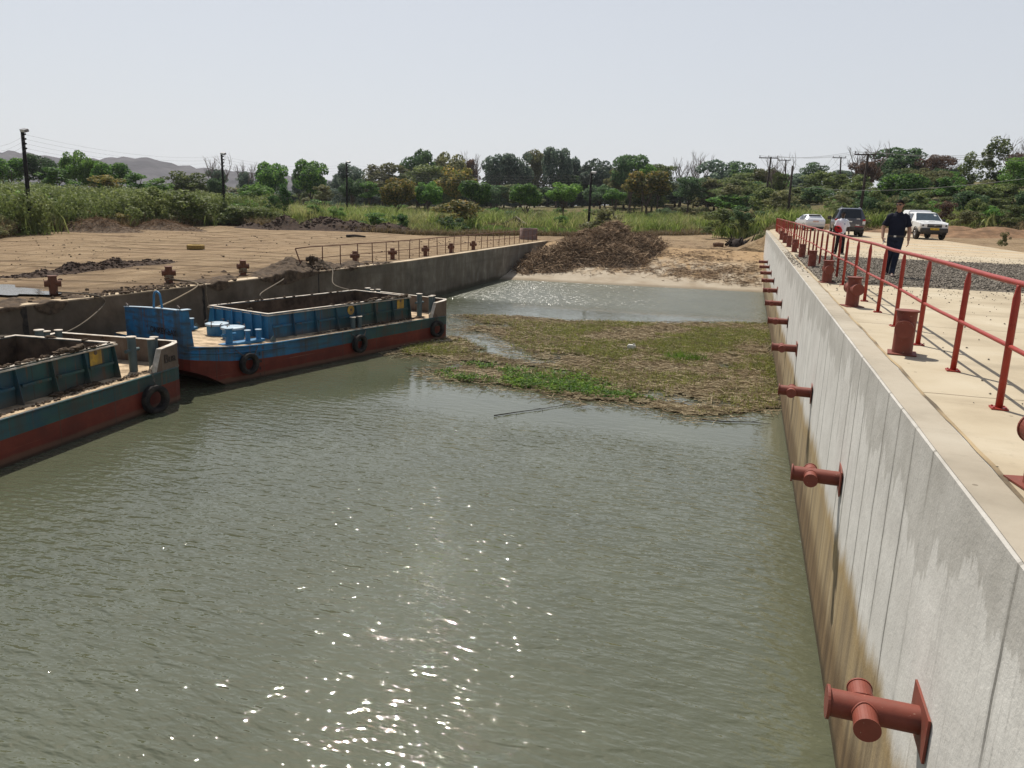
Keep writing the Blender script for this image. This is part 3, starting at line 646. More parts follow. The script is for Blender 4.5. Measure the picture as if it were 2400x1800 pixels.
# ================================================================= BARGES
LB_, BB = 12.35, 4.1             # length, beam
def barge_paint(name, kind):
    """kind: hull blue/green band, red bottom, coaming, rust brown bulwark; fresh blue at the bow, dull green further aft"""
    t = NT(name); co = t.obj(); s_ = t.sep(co)
    n1 = t.noise(co, 1.3, 6, 0.65); n2 = t.noise(co, 6, 6, 0.7); dr = t.noise(t.mapping(co, (1.6, 1.6, 0.25)), 1.7, 6, 0.65)
    ln = t.noise(t.mapping(co, (0.25, 1, 3.5)), 2.0, 5, 0.6)
    aft = t.math('ADD', t.step(s_[0], 1.5, 8.5), t.math('MULTIPLY', t.math('SUBTRACT', n1, 0.5), 1.1))
    if kind == 'red':
        col = t.ramp(n1, [(0.3, (0.085, 0.014, 0.009)), (0.55, (0.15, 0.024, 0.014)), (0.75, (0.20, 0.040, 0.024))])
        col = t.mix(t.ramp(ln, [(0.5, 0), (0.72, 0.55)]), col, (0.085, 0.022, 0.016))
        col = t.mix(t.ramp(n2, [(0.70, 0), (0.75, 0.5)]), col, (0.34, 0.20, 0.14))
        scr = t.noise(t.mapping(co, (0.12, 1, 9.0)), 3.0, 4, 0.6); col = t.mix(t.ramp(scr, [(0.66, 0), (0.70, 0.55)]), col, (0.27, 0.15, 0.11))
        scum = t.math('SUBTRACT', 1.0, t.step(t.math('ADD', s_[2], t.math('MULTIPLY', n1, -0.12)), 0.08, 0.16)); col = t.mix(t.math('MULTIPLY', scum, 0.55), col, (0.13, 0.10, 0.065))
        wet = t.math('SUBTRACT', 1.0, t.step(s_[2], 0.03, 0.10)); col = t.mix(t.math('MULTIPLY', wet, 0.8), col, (0.02, 0.014, 0.008))
    elif kind == 'rust':
        col = t.ramp(n1, [(0.3, (0.095, 0.062, 0.045)), (0.7, (0.20, 0.15, 0.115))]); col = t.mix(t.ramp(dr, [(0.5, 0), (0.7, 0.5)]), col, (0.07, 0.04, 0.028))
    else:
        blue = t.ramp(n1, [(0.3, (0.012, 0.10, 0.22)), (0.6, (0.024, 0.18, 0.38)), (0.8, (0.045, 0.24, 0.45))])
        green = t.ramp(n1, [(0.3, (0.018, 0.044, 0.044)), (0.55, (0.030, 0.085, 0.078)), (0.75, (0.028, 0.125, 0.13))])
        col = t.mix(aft, blue, green)
        col = t.mix(t.ramp(dr, [(0.46, 0), (0.66, 0.75)]), col, (0.055, 0.062, 0.052))
        if kind == 'hull': col = t.mix(t.ramp(ln, [(0.45, 0), (0.62, 0.7)]), col, (0.045, 0.05, 0.045))
        if kind == 'coaming':
            lowm = t.math('SUBTRACT', 1.0, t.step(t.math('ADD', s_[2], t.math('MULTIPLY', n1, 0.35)), 1.22, 1.46)); col = t.mix(t.math('MULTIPLY', lowm, 0.7), col, (0.105, 0.085, 0.065))
        col = t.mix(t.ramp(n2, [(0.66, 0), (0.72, 0.6)]), col, (0.10, 0.055, 0.035))
    run = t.noise(t.mapping(co, (4.0, 4.0, 0.18)), 2.2, 5, 0.6)
    if kind != 'red': col = t.mix(t.ramp(run, [(0.58, 0), (0.66, 0.7)]), col, (0.115, 0.055, 0.032))
    plate_ = t.math('FRACT', t.math('DIVIDE', s_[0], 1.75)); seam = t.math('LESS_THAN', t.math('ABSOLUTE', t.math('SUBTRACT', plate_, 0.5)), 0.008)
    col = t.mix(t.math('MULTIPLY', seam, 0.6), col, (0.05, 0.035, 0.028))
    dent = t.noise(co, 0.9, 3, 0.5); t.bump(t.math('ADD', t.math('ADD', t.math('MULTIPLY', n2, 0.25), t.math('MULTIPLY', seam, 0.3)), t.math('MULTIPLY', dent, 3.5)), 0.6, 0.02); return t.fin(col, 0.5, spec=0.35)
M_HBLUE = barge_paint('hull band paint', 'hull'); M_HRED = barge_paint('red bottom paint', 'red'); M_COAM = barge_paint('coaming paint', 'coaming'); M_BRUST = barge_paint('rusty bulwark steel', 'rust')
M_BLUE = paint('bright blue deck paint', (0.030, 0.175, 0.35), (0.25, 0.14, 0.09), 0.6, 0.45, 6)
M_BLIGHT = paint('sun bleached blue paint', (0.36, 0.46, 0.54), (0.30, 0.20, 0.14), 0.5, 0.5, 6)
M_BGREY = paint('worn grey green fitting paint', (0.085, 0.12, 0.125), (0.16, 0.09, 0.06), 0.6, 0.55, 6)
M_RIM = simple('dusty worn steel rim', (0.52, 0.47, 0.40), 0.7, var=0.3, scale=5, dust=(0.30, 0.22, 0.14), dustamt=0.8)
M_BDECK = simple('dust covered barge deck', (0.50, 0.38, 0.25), 0.95, var=0.3, scale=2.5, bump=0.4, dist=0.02, dust=(0.12, 0.08, 0.05), dustamt=0.8)
M_HOLD = simple('mud caked hold', (0.075, 0.052, 0.036), 0.95, var=0.5, scale=3, bump=0.6, dist=0.03, dust=(0.14, 0.10, 0.07))
M_MUD = simple('drying river mud', (0.062, 0.044, 0.030), 0.95, var=0.5, scale=5, bump=0.8, dist=0.04, dust=(0.17, 0.12, 0.078), dustamt=0.6)
M_RUBBER = simple('old tyre rubber', (0.018, 0.017, 0.017), 0.75, var=0.35, scale=6, dust=(0.11, 0.09, 0.07), dustamt=0.45)
M_CHAIN = simple('rusty chain steel', (0.09, 0.065, 0.05), 0.7, var=0.4, scale=20)
M_YELL = simple('faded yellow notice', (0.50, 0.29, 0.035), 0.6, var=0.25, scale=5, dust=(0.18, 0.11, 0.05), dustamt=0.7)
M_INK = simple('black stencil paint', (0.012, 0.012, 0.016), 0.7)
M_WELDT = simple('weld raised steel letters', (0.045, 0.03, 0.022), 0.7)

def text_mesh(body, size, name, m, parent, M4, depth=0.004, extr=0.0):
    c = bpy.data.curves.new(name, 'FONT'); c.body = body; c.size = size; c.extrude = depth/2; c.align_x = 'LEFT'; c.offset = extr
    o = bpy.data.objects.new(name, c); COL.objects.link(o)
    bpy.context.view_layer.update()
    me = bpy.data.meshes.new_from_object(o.evaluated_get(bpy.context.evaluated_depsgraph_get())); bpy.data.objects.remove(o)
    me.materials.clear(); me.materials.append(m); me.name = name
    r_ = bpy.data.objects.new(name, me); COL.objects.link(r_); r_.parent = parent; r_.matrix_local = M4; return r_

def hz(u):                       # deck sheer
    return float(np.interp(u, [0, 0.5, 1, 1.8, 3, 6, 12.4], [1.33, 1.27, 1.21, 1.13, 1.07, 1.04, 1.0]))
def inset(u):                    # plan curve at the bow
    return float(np.interp(u, [0, 0.12, 0.3, 0.6, 1.0, 1.5], [0.34, 0.20, 0.11, 0.045, 0.01, 0.0]))
def botz(u): return float(np.interp(u, [0, 0.4, 0.8, 1.25, 2.0], [0.60, 0.45, 0.24, -0.06, -0.7]))
def redz(u): return float(np.interp(u, [0, 0.6, 1.2, 2.2, 4, 12.4], [0.93, 0.84, 0.74, 0.63, 0.57, 0.63]))

def make_barge(label, fresh=True, group='steel hopper barges moored at the left wall'):
    t = empty('barge', (0, 0, 0), 0, label, 'barge', group)
    us = [0, 0.12, 0.3, 0.6, 1.0, 1.25, 1.6, 2.0, 2.6, 3.4, 5, 7, 9, 10.5, 11.25, 12.0, 12.2, LB_]
    def si(u): return inset(u) + float(np.interp(u, [12.0, 12.2, LB_], [0, 0.03, 0.16]))
    b = MB()
    rows = []
    for u in us:
        i = si(u); rows.append([(u, i+0.02, botz(u)), (u, i, redz(u)-0.004), (u, i, redz(u)), (u, i, hz(u))])
    n = len(us)
    for side in (0, 1):
        P_ = [[(x, v if side == 0 else BB-v, z) for x, v, z in r_] for r_ in rows]
        vs = [p for r_ in P_ for p in r_]
        for k, mi in ((0, 1), (1, 1), (2, 0)):
            b.add(vs, [(a*4+k, (a+1)*4+k, (a+1)*4+k+1, a*4+k+1) for a in range(n-1)], mi=mi, smooth=False)
    for u in (0, LB_):           # bow and stern faces
        i = si(u); zb, zr, zd = botz(u), redz(u), hz(u)
        b.add([(u, i+.02, zb), (u, BB-i-.02, zb), (u, BB-i, zr), (u, i, zr)], [(0, 1, 2, 3)], mi=1); b.add([(u, i, zr), (u, BB-i, zr), (u, BB-i, zd), (u, i, zd)], [(0, 1, 2, 3)], mi=0)
    vs = [(u, si(u)+.02, botz(u)) for u in us]+[(u, BB-si(u)-.02, botz(u)) for u in us]
    b.add(vs, [(k, k+1, n+k+1, n+k) for k in range(n-1)], mi=1)
    hull = b.build('hull', [M_HBLUE, M_HRED], t)
    # rubbing strakes
    for dz, r_ in ((-0.03, 0.032), (-0.20, 0.028)):
        b = MB(); uu = np.linspace(0.0, LB_ if dz > -.1 else 3.6, 40); b.path([(u, si(u)-0.004, hz(u)+dz) for u in uu], r_, 8); b.build('rubbing_strake', M_HBLUE, t)
        b = MB(); b.path([(u, BB-si(u)+0.004, hz(u)+dz) for u in uu], r_, 8); b.build('rubbing_strake', M_HBLUE, t)
    # deck round the hold
    h0, h1, w0, w1 = 3.36, 10.4, 0.60, 3.5
    b = MB(); uu = [u for u in us if u <= 3.4]+[h0]; uu = sorted(set(uu))
    def strip(ul, va, vb):
        vs = [(u, va(u), hz(u)+0.004) for u in ul]+[(u, vb(u), hz(u)+0.004) for u in ul]; m = len(ul); b.add(vs, [(k, k+1, m+k+1, m+k) for k in range(m-1)])
    strip([u for u in us if u < h0]+[h0], lambda u: si(u)+.01, lambda u: BB-si(u)-.01)
    strip([h0, 5, 7, 9, h1], lambda u: si(u)+.01, lambda u: w0); strip([h0, 5, 7, 9, h1], lambda u: w1, lambda u: BB-si(u)-.01)
    strip([h1, 11.25, 12.0, 12.2, LB_], lambda u: si(u)+.01, lambda u: BB-si(u)-.01)
    b.build('deck', M_BDECK, t)
    # hold and coaming
    ct = 1.90
    b = MB(); zf = 0.35
    b.add([(h0+.03, w0+.03, zf), (h1-.03, w0+.03, zf), (h1-.03, w1-.03, zf), (h0+.03, w1-.03, zf), (h0+.03, w0+.03, ct-.02), (h1-.03, w0+.03, ct-.02), (h1-.03, w1-.03, ct-.02), (h0+.03, w1-.03, ct-.02)],
          [(0, 1, 2, 3), (0, 1, 5, 4), (1, 2, 6, 5), (2, 3, 7, 6), (3, 0, 4, 7)]); b.build('hold', M_HOLD, t)
    b = MB()
    def plate(p, q, z0, z1, th=0.025):
        p = Vector(p); q = Vector(q); d = (q-p).normalized(); nrm = Vector((-d.y, d.x, 0))*th
        b.hexa([(p.x, p.y, z0), (q.x, q.y, z0), (q.x+nrm.x, q.y+nrm.y, z0), (p.x+nrm.x, p.y+nrm.y, z0), (p.x, p.y, z1), (q.x, q.y, z1), (q.x+nrm.x, q.y+nrm.y, z1), (p.x+nrm.x, p.y+nrm.y, z1)])
    plate((h0, w0, 0), (h1, w0, 0), hz(6)-.02, ct); plate((h1, w0, 0), (h1, w1, 0), hz(10)-.02, ct); plate((h1, w1, 0), (h0, w1, 0), hz(6)-.02, ct); plate((h0, w1, 0), (h0, w0, 0), hz(3)-.02, ct)
    co_ = b.build('coaming', M_COAM, t)
    b = MB(); fw_ = 0.075
    ring_o = [(h0-fw_, w0-fw_), (h1+fw_, w0-fw_), (h1+fw_, w1+fw_), (h0-fw_, w1+fw_)]; ring_i = [(h0+.04, w0+.04), (h1-.04, w0+.04), (h1-.04, w1-.04), (h0+.04, w1-.04)]
    for k in range(4):
        a, c = ring_o[k], ring_o[(k+1) % 4]; a2, c2 = ring_i[k], ring_i[(k+1) % 4]
        b.hexa([(*a, ct), (*c, ct), (*c2, ct), (*a2, ct), (*a, ct+.018), (*c, ct+.018), (*c2, ct+.018), (*a2, ct+.018)])
    b.build('coaming_rim', M_RIM, co_)
    b = MB(); pts = [(x+(-.012 if k in (0, 3) else .012), y+(-.012 if k < 2 else .012), ct-0.045) for k, (x, y) in enumerate(ring_o)]; b.path(pts, 0.022, 8, closed=True); b.build('coaming_lip', M_RIM, co_)
    # side brackets, shelves and end ribs
    nb = 8; bx = [h0+(h1-h0)*k/(nb-1) for k in range(nb)]
    for side in (0, 1):
        for k, u in enumerate(bx):
            b = MB(); s_ = 1 if side == 0 else -1; v0 = w0 if side == 0 else w1
            d0, d1 = 0.28 if k == 0 else 0.20, 0.06
            b.poly([(u-.009, v0, hz(u)), (u-.009, v0-s_*d0, hz(u)), (u-.009, v0-s_*d1, ct-.02), (u-.009, v0, ct-.02)], 0.02, Vector((1, 0, 0))); b.build('bracket', M_COAM, co_)
            if k < nb-1:
                b = MB(); zz = hz(u)+0.43; b.box(((bx[k]+bx[k+1])/2, v0-s_*0.05, zz), (h1/nb*0.62, 0.10, 0.012)); b.box(((bx[k]+bx[k+1])/2, v0-s_*0.10, zz-.03), (h1/nb*0.62, 0.012, 0.06)); b.build('shelf', M_COAM, co_)
    for k in range(6):
        v = w0+0.25+(w1-w0-0.35)*k/5.2; b = MB(); b.box((h0-0.045, v, (hz(3.3)+ct)/2), (0.09, 0.018, ct-hz(3.3)-.03)); b.box((h0-0.09, v, (hz(3.3)+ct)/2), (0.012, 0.06, ct-hz(3.3)-.03)); b.build('end_rib', M_BLUE if fresh else M_COAM, co_)
    if fresh:                    # freshly painted fore end of the coaming
        b = MB(); b.add([(h0-.004, w0, hz(3.3)), (h0-.004, w1, hz(3.3)), (h0-.004, w1, ct-.02), (h0-.004, w0, ct-.02)], [(0, 1, 2, 3)]); b.build('coaming_end', M_BLUE, co_)
    # bow bulwark: upright plate with returns, top flange and a hoop
    b = MB(); vs_ = np.linspace(0.34, 3.1, 9); zt = [2.36-0.0*k+0.03*math.sin(math.pi*k/8) - 0.018*k for k in range(9)]
    fr = [(0.0-0.05*math.sin(math.pi*k/8), vs_[k], hz(0)-.05) for k in range(9)]; tp = [(0.0-0.05*math.sin(math.pi*k/8), vs_[k], zt[k]) for k in range(9)]
    b.loft([[fr[k], tp[k], (tp[k][0]+.03, tp[k][1], tp[k][2]), (fr[k][0]+.03, fr[k][1], fr[k][2])] for k in range(9)], smooth=False)
    b.hexa([(0.0, 0.30, hz(0.2)-.05), (0.30, 0.22, hz(0.3)-.05), (0.30, 0.25, hz(0.3)-.05), (0.0, 0.335, hz(0.2)-.05), (0.0, 0.30, 2.35), (0.20, 0.24, 2.35), (0.20, 0.27, 2.35), (0.0, 0.335, 2.35)])
    b.hexa([(0.0, 3.105, hz(0.2)-.05), (0.35, 3.105, hz(0.3)-.05), (0.35, 3.14, hz(0.3)-.05), (0.0, 3.14, hz(0.2)-.05), (0.0, 3.105, 2.2), (0.25, 3.105, 2.2), (0.25, 3.14, 2.2), (0.0, 3.14, 2.2)])
    bw = b.build('bow_bulwark', M_HBLUE, t); tag(bw, 'blue bow plate' if fresh else None)
    b = MB(); b.loft([[(tp[k][0]-.05, tp[k][1], tp[k][2]), (tp[k][0]-.05, tp[k][1], tp[k][2]+.02), (tp[k][0]+.11, tp[k][1], tp[k][2]+.02), (tp[k][0]+.11, tp[k][1], tp[k][2])] for k in range(9)], smooth=False)
    b.box((0.12, 0.30, 2.385), (0.30, 0.2, 0.02)); b.build('top_flange', M_BLIGHT, bw)
    b = MB(); b.path([(0.03, 1.28, 2.36)]+[(0.03, 1.475+0.17*math.cos(a), 2.58+0.17*math.sin(a)) for a in np.linspace(0.0, math.pi, 11)]+[(0.03, 1.70, 2.34)][::1] if False else [(0.03, 1.24, 2.32)]+[(0.03, 1.45-0.16*math.cos(a), 2.66+0.16*math.sin(a)) for a in np.linspace(0, math.pi, 11)]+[(0.03, 1.66, 2.32)], 0.032, 8); b.build('hoop', M_BLUE, bw)
    for v, z in ((0.42, 2.40), (3.0, 2.24)):
        b = MB(); b.path([(0.0, v-.09, z), (-.02, v-.05, z+.08), (0, v+.03, z+.09), (.02, v+.09, z)], 0.018, 6); b.path([(-.05, v-.16, z+.02), (-.02, v-.05, z+.08)], 0.014, 6); b.build('shackle', M_CHAIN, bw)
    # stern bulwark with slanted fore edges
    for side in (0, 1):
        b = MB(); f = (lambda v: v) if side == 0 else (lambda v: BB-v)
        pr = [(11.22, 0.0, 1.0), (11.48, 0.0, 1.58), (12.0, 0.0, 1.62), (12.2, 0.03, 1.64), (LB_, 0.16, 1.66)]
        lo = [(11.22, 0.0, 0.97), (11.48, 0.0, 0.97), (12.0, 0.0, 0.97), (12.2, 0.03, 0.97), (LB_, 0.16, 0.97)]
        b.loft([[(lo[k][0], f(lo[k][1]-.004), lo[k][2]), (pr[k][0], f(pr[k][1]-.004), pr[k][2]), (pr[k][0], f(pr[k][1]+.03), pr[k][2]), (lo[k][0], f(lo[k][1]+.03), lo[k][2])] for k in range(5)], smooth=False)
        sb = b.build('stern_bulwark', M_BRUST, t)
        b = MB(); b.loft([[(p[0], f(p[1]-.012), p[2]), (p[0], f(p[1]-.012), p[2]+.016), (p[0]-.03, f(p[1]+.13), p[2]+.016), (p[0]-.03, f(p[1]+.13), p[2])] for p in pr], smooth=False); b.build('top_flange', M_RIM, sb)
        for k in range(2):
            b = MB(); u = 11.75+0.4*k; b.box((u, f(0.075), 1.30), (0.014, 0.11, 0.60)); b.build('rib', M_BRUST, sb)
    b = MB(); b.hexa([(LB_-.03, .16, .97), (LB_, .16, .97), (LB_, BB-.16, .97), (LB_-.03, BB-.16, .97), (LB_-.03, .16, 1.66), (LB_, .16, 1.66), (LB_, BB-.16, 1.66), (LB_-.03, BB-.16, 1.66)]); tr = b.build('transom', M_BRUST, t)
    b = MB(); b.box((LB_-.05, BB/2, 1.668), (0.13, BB-.3, 0.016)); b.build('top_flange', M_RIM, tr)
    for k in range(4):
        b = MB(); b.box((LB_-.08, 0.7+0.9*k, 1.32), (0.1, 0.016, 0.64)); b.build('rib', M_BRUST, tr)
    # deck bollards
    def bol_(u, v, h, r_, m, cross=False, tall=0):
        b = MB(); z0 = hz(u); b.lathe([(r_, 0), (r_, h)], 20, Matrix.Translation((u, v, z0)))
        o = b.build('bollard', m, t); b = MB(); b.lathe([(0, h), (r_+.025, h), (r_+.025, h+.022), (0, h+.022)], 20, Matrix.Translation((u, v, z0)), smooth=False); b.build('cap', M_BLIGHT if m is M_BLUE else M_RIM, o)
        if cross:
            b = MB(); b.tube((u-.02, v-.26, z0+h*.62), (u+.02, v+.26, z0+h*.62), 0.05, n=12) if False else b.tube((u-.25, v, z0+h*.62), (u+.25, v, z0+h*.62), 0.048, n=12); b.build('cross_pipe', m, o)
    fm = M_BLUE if fresh else M_BGREY
    for side in (0, 1):
        f = (lambda v: v) if side == 0 else (lambda v: BB-v)
        bol_(1.62, f(0.36), 0.50, 0.11, fm, True); bol_(2.30, f(0.33), 0.40, 0.078, fm); bol_(2.72, f(0.33), 0.40, 0.078, fm)
        b = MB(); b.box((2.08, f(0.33), hz(2.1)+.045), (1.55, 0.30, 0.09)); b.build('bollard_seat', fm, t, bevel=0.01)
        
        if fresh: bol_(6.95, f(0.30), 0.40, 0.09, M_BGREY); bol_(7.28, f(0.30), 0.40, 0.09, M_BGREY)
        bol_(11.15, f(0.62), 0.92, 0.105, M_BGREY, True); bol_(11.62, f(0.40), 0.80, 0.09, M_BGREY); bol_(11.92, f(0.52), 0.80, 0.09, M_BGREY)
        b = MB(); b.poly([(3.0, f(.08), hz(3)), (3.2, f(.08), hz(3)), (3.2, f(.08), hz(3)+.10), (3.1, f(.08), hz(3)+.20), (3.0, f(.08), hz(3)+.10)], 0.025, Vector((0, 1, 0))); b.build('pad_eye', M_BGREY, t)
        b = MB(); b.poly([(11.06, f(.03), 1.0), (11.24, f(.03), 1.0), (11.24, f(.03), 1.14), (11.15, f(.03), 1.22), (11.06, f(.03), 1.14)], 0.03, Vector((0, 1, 0))); b.build('pad_eye', M_RIM, t)
    # round deck hatches on the fore deck
    for u, v in ((2.55, 1.35), (2.7, 2.35)):
        b = MB(); M_ = Matrix.Translation((u, v, hz(u))); b.lathe([(0.34, 0), (0.34, 0.34)], 28, M_); h_ = b.build('hatch', M_BLUE if fresh else M_BGREY, t)
        b = MB(); b.lathe([(0.0, 0.42), (0.30, 0.42), (0.385, 0.40), (0.385, 0.34), (0.34, 0.335)], 28, M_, smooth=False); b.build('hatch_lid', M_BLIGHT, h_)
        for a in (0.4, 2.2, 3.6, 5.2):
            b = MB(); c, s_ = math.cos(a), math.sin(a); b.path([(u+.40*c, v+.40*s_, hz(u)+.30), (u+.41*c, v+.41*s_, hz(u)+.44), (u+.36*c, v+.36*s_, hz(u)+.50)], 0.014, 6); b.path([(u+.36*c-.07*s_, v+.36*s_+.07*c, hz(u)+.49), (u+.36*c+.07*s_, v+.36*s_-.07*c, hz(u)+.49)], 0.011, 6); b.build('toggle', M_CHAIN, h_)
    return t

def mirror_fix(t): pass
def place_barge(t, p_bow, p_stern):
    d = Vector((p_stern[0]-p_bow[0], p_stern[1]-p_bow[1], 0)).normalized()
    t.location = (p_bow[0], p_bow[1], 0); t.rotation_euler = (0, 0, math.atan2(d.y, d.x)); return d
# far barge: bow towards the camera
m1 = np.array([-14.829, 19.450]); m2 = np.array([-11.788, 30.187]); dm = (m2-m1)/np.linalg.norm(m2-m1)
bowM = m1-1.2*dm; far_b = make_barge('far hopper barge with the bright blue bow plate lettered ONKEY-bAY', True); place_barge(far_b, bowM, m2)
b1 = np.array([-14.333, 11.395]); b2 = np.array([-14.792, 17.523]); db = (b2-b1)/np.linalg.norm(b2-b1)
bowB = b2-LB_*db; near_b = make_barge('near hopper barge cut by the left edge of the photo, its rusty stern lettered Bua', False); place_barge(near_b, bowB, b2)
# lettering (parts of the barges). Local frame: X along, Y inboard, Z up; the seen side is local -Y
MX = Matrix.Rotation(R(90), 4, 'X')
def side_text(body, size, parent, u, z, m, v=-0.012, depth=0.006, extr=0.004): return text_mesh(body, size, 'lettering', m, parent, Matrix.Translation((u, v, z)) @ MX, depth, extr)
side_text('Bua', 0.33, near_b, 11.56, 1.19, M_WELDT, -0.014, 0.02)
for ch, z in (('2', 0.74), ('M', 0.50), ('8', 0.27), ('6', 0.06)): side_text(ch, 0.135, far_b, 2.42, z, M_INK, -0.012, 0.004)
# bow stencil, reads from the camera side (bow faces local -X)
MBW = Matrix.Translation((-0.066, 1.95, 1.60)) @ Matrix.Rotation(R(-90), 4, 'Z') @ MX
text_mesh("'  ONKEY-bAY", 0.255, 'lettering', M_INK, far_b, MBW @ Matrix.Scale(0.92, 4, (1, 0, 0)), 0.006, 0.004)
for bt, u, rnd in ((far_b, 7.15, True), (far_b, 9.72, False), (near_b, 9.60, False)):      # yellow notices on the coaming
    b = MB()
    if rnd: b.lathe([(0, -.006), (0.17, -.006), (0.17, .006), (0, .006)], 24, Matrix.Translation((u, 0.585, 1.66)) @ MX, smooth=False)
    else: b.box((u+.2, 0.585, 1.63), (0.40, 0.012, 0.42))
    nt_ = b.build('notice', M_YELL, bt)
    b = MB(); cx = u if rnd else u+.2; b.lathe([(0, -.004), (0.055, -.004), (0.055, .004), (0, .004)], 14, Matrix.Translation((cx, 0.573, 1.76 if not rnd else 1.67)) @ MX, smooth=False); b.build('emblem', M_BRUST, nt_)
# tyres hung on chains along the seen sides
def tyre_mesh(R_=0.335, W_=0.20, ri=0.195):
    pr = [(ri, -W_*.32), (ri+.015, -W_*.46), (R_*.80, -W_*.5), (R_*.93, -W_*.44), (R_*.975, -W_*.34)]
    for k in range(5):
        z = -W_*.30+W_*.15*k; pr += [(R_, z-W_*.055), (R_, z+W_*.035), (R_-.012, z+W_*.05), (R_-.012, z+W_*.08)]
    pr += [(R_*.975, W_*.34), (R_*.93, W_*.44), (R_*.80, W_*.5), (ri+.015, W_*.46), (ri, W_*.32), (ri, -W_*.32)]
    return pr
def chain(b, p, q, n, sag=0.0):
    p, q = Vector(p), Vector(q)
    for k in range(n):
        a = p.lerp(q, k/n); c = p.lerp(q, (k+1.15)/n); t_ = k/n; dz = -sag*math.sin(math.pi*(t_+.5/n)); a.z += dz; c.z += dz
        d = (c-a).normalized(); s1 = d.orthogonal().normalized()
        if k % 2: s1 = d.cross(s1)
        mid_ = (a+c)/2; L = (c-a).length/2
        b.path([mid_+d*L*math.cos(x)+s1*0.022*math.sin(x) for x in np.linspace(0, 2*math.pi, 9)[:-1]], 0.0075, 5, closed=True)
def hang_tyre(bt, u, z, label, tilt=0.0, single=False, v=-0.13, sc=1.0):
    M0 = bt.matrix_basis; t = empty('tyre_fender', M0 @ Vector((u, v, z)), bt.rotation_euler.z, label, 'tyre', 'tyre fenders hung on the barges')
    b = MB(); b.lathe([(r_*sc, q*sc) for r_, q in tyre_mesh()], 40, Matrix.Rotation(R(tilt), 4, 'Z') @ MX); b.build('tyre', M_RUBBER, t)
    top = hz(u)-z-0.06; k = 0
    for s_ in ((0,) if single else (-1, 1)):
        b = MB(); chain(b, (s_*0.42+(0.0 if not single else 0.05), 0.10, top+(0.2 if single else 0)), (s_*0.20+(0.06 if single else 0), -0.02, 0.27), 7, 0.02); b.build('chain', M_CHAIN, t)
    return t
bpy.context.view_layer.update()
hang_tyre(far_b, 1.95, 0.56, 'old tyre on two chains on the far barge, below the blue deck bollards')
hang_tyre(far_b, 6.85, 0.53, 'old tyre hung on two chains at the middle of the far barge')
hang_tyre(far_b, 11.40, 0.53, 'old tyre hung on one chain at the stern of the far barge, beside the reeds', -14, True)
hang_tyre(near_b, 10.92, 0.36, 'largest old tyre, hung on the near barge and touching the water', -16, True, -0.15, 1.14)
# dried mud left on the coaming rims and side decks
def clods(name, pts, m, label, cat='mud', kind='stuff', seed=3):
    """rough lumps: pts rows x, y, z, size"""
    r_ = np.random.default_rng(seed); bm = bmesh.new(); bmesh.ops.create_icosphere(bm, subdivisions=2, radius=1.0)
    bv = np.array([v.co[:] for v in bm.verts]); bf = np.array([[v.index for v in f.verts] for f in bm.faces]); bm.free()
    parts = []
    for x, y, z, s_ in pts:
        k = r_.uniform(1.0, 4.0, 3); ph = r_.uniform(0, 6, 3)
        d = 1+0.28*np.sin(bv[:, 0]*k[0]*1.6+ph[0])*np.sin(bv[:, 1]*k[1]*1.6+ph[1])+0.22*np.sin(bv[:, 2]*k[2]*2.2+ph[2])+r_.normal(0, 0.07, len(bv))
        a = r_.uniform(0, 6.28); sc = s_*r_.uniform([.8, .6, .35], [1.5, 1.1, .8]); q = bv*d[:, None]*sc
        parts.append((np.stack([q[:, 0]*math.cos(a)-q[:, 1]*math.sin(a)+x, q[:, 0]*math.sin(a)+q[:, 1]*math.cos(a)+y, q[:, 2]+z], 1), bf))
    V_, F_ = join_np(parts); o = np_mesh(name, V_, F_, m); return tag(o, label, cat, kind=kind)
def barge_mud(bt, label, runs, seed):
    pts = []; M0 = bt.matrix_basis
    for u0, u1, v, z, n, s0 in runs:
        for k in range(n):
            u = random.uniform(u0, u1); p = M0 @ Vector((u, v+random.gauss(0, .045), z)); pts.append((p.x, p.y, p.z, s0*random.uniform(.35, 1.25)))
    return clods('mud_clods', pts, M_MUD, label, seed=seed)
barge_mud(far_b, 'mud clods dried on the coaming rim and side deck of the far barge', [(6.2, 10.4, 0.60, 1.93, 55, .06), (8.2, 10.3, 0.62, 1.95, 26, .085), (3.6, 10, 3.5, 1.93, 22, .05), (4.6, 4.9, 2.0, 1.94, 0, .07), (5.0, 11, 0.28, 1.05, 110, .045), (8.2, 10.8, 0.35, 1.05, 60, .06), (3.38, 3.5, 1.6, 1.94, 4, .06)], 5)
barge_mud(near_b, 'mud clods dried on the coaming rim and side deck of the near barge', [(6.0, 10.3, 0.60, 1.93, 80, .035), (8.6, 9.5, 0.62, 1.97, 22, .10), (6.2, 8.4, 0.62, 1.94, 26, .05), (10.3, 10.5, 1.4, 1.93, 8, .05), (6, 10, 3.5, 1.93, 25, .06), (6.0, 11.2, 0.20, 1.05, 120, .035), (8.2, 9.6, 0.42, 1.06, 50, .075), (10.38, 10.45, 2.4, 1.94, 14, .05)], 6)
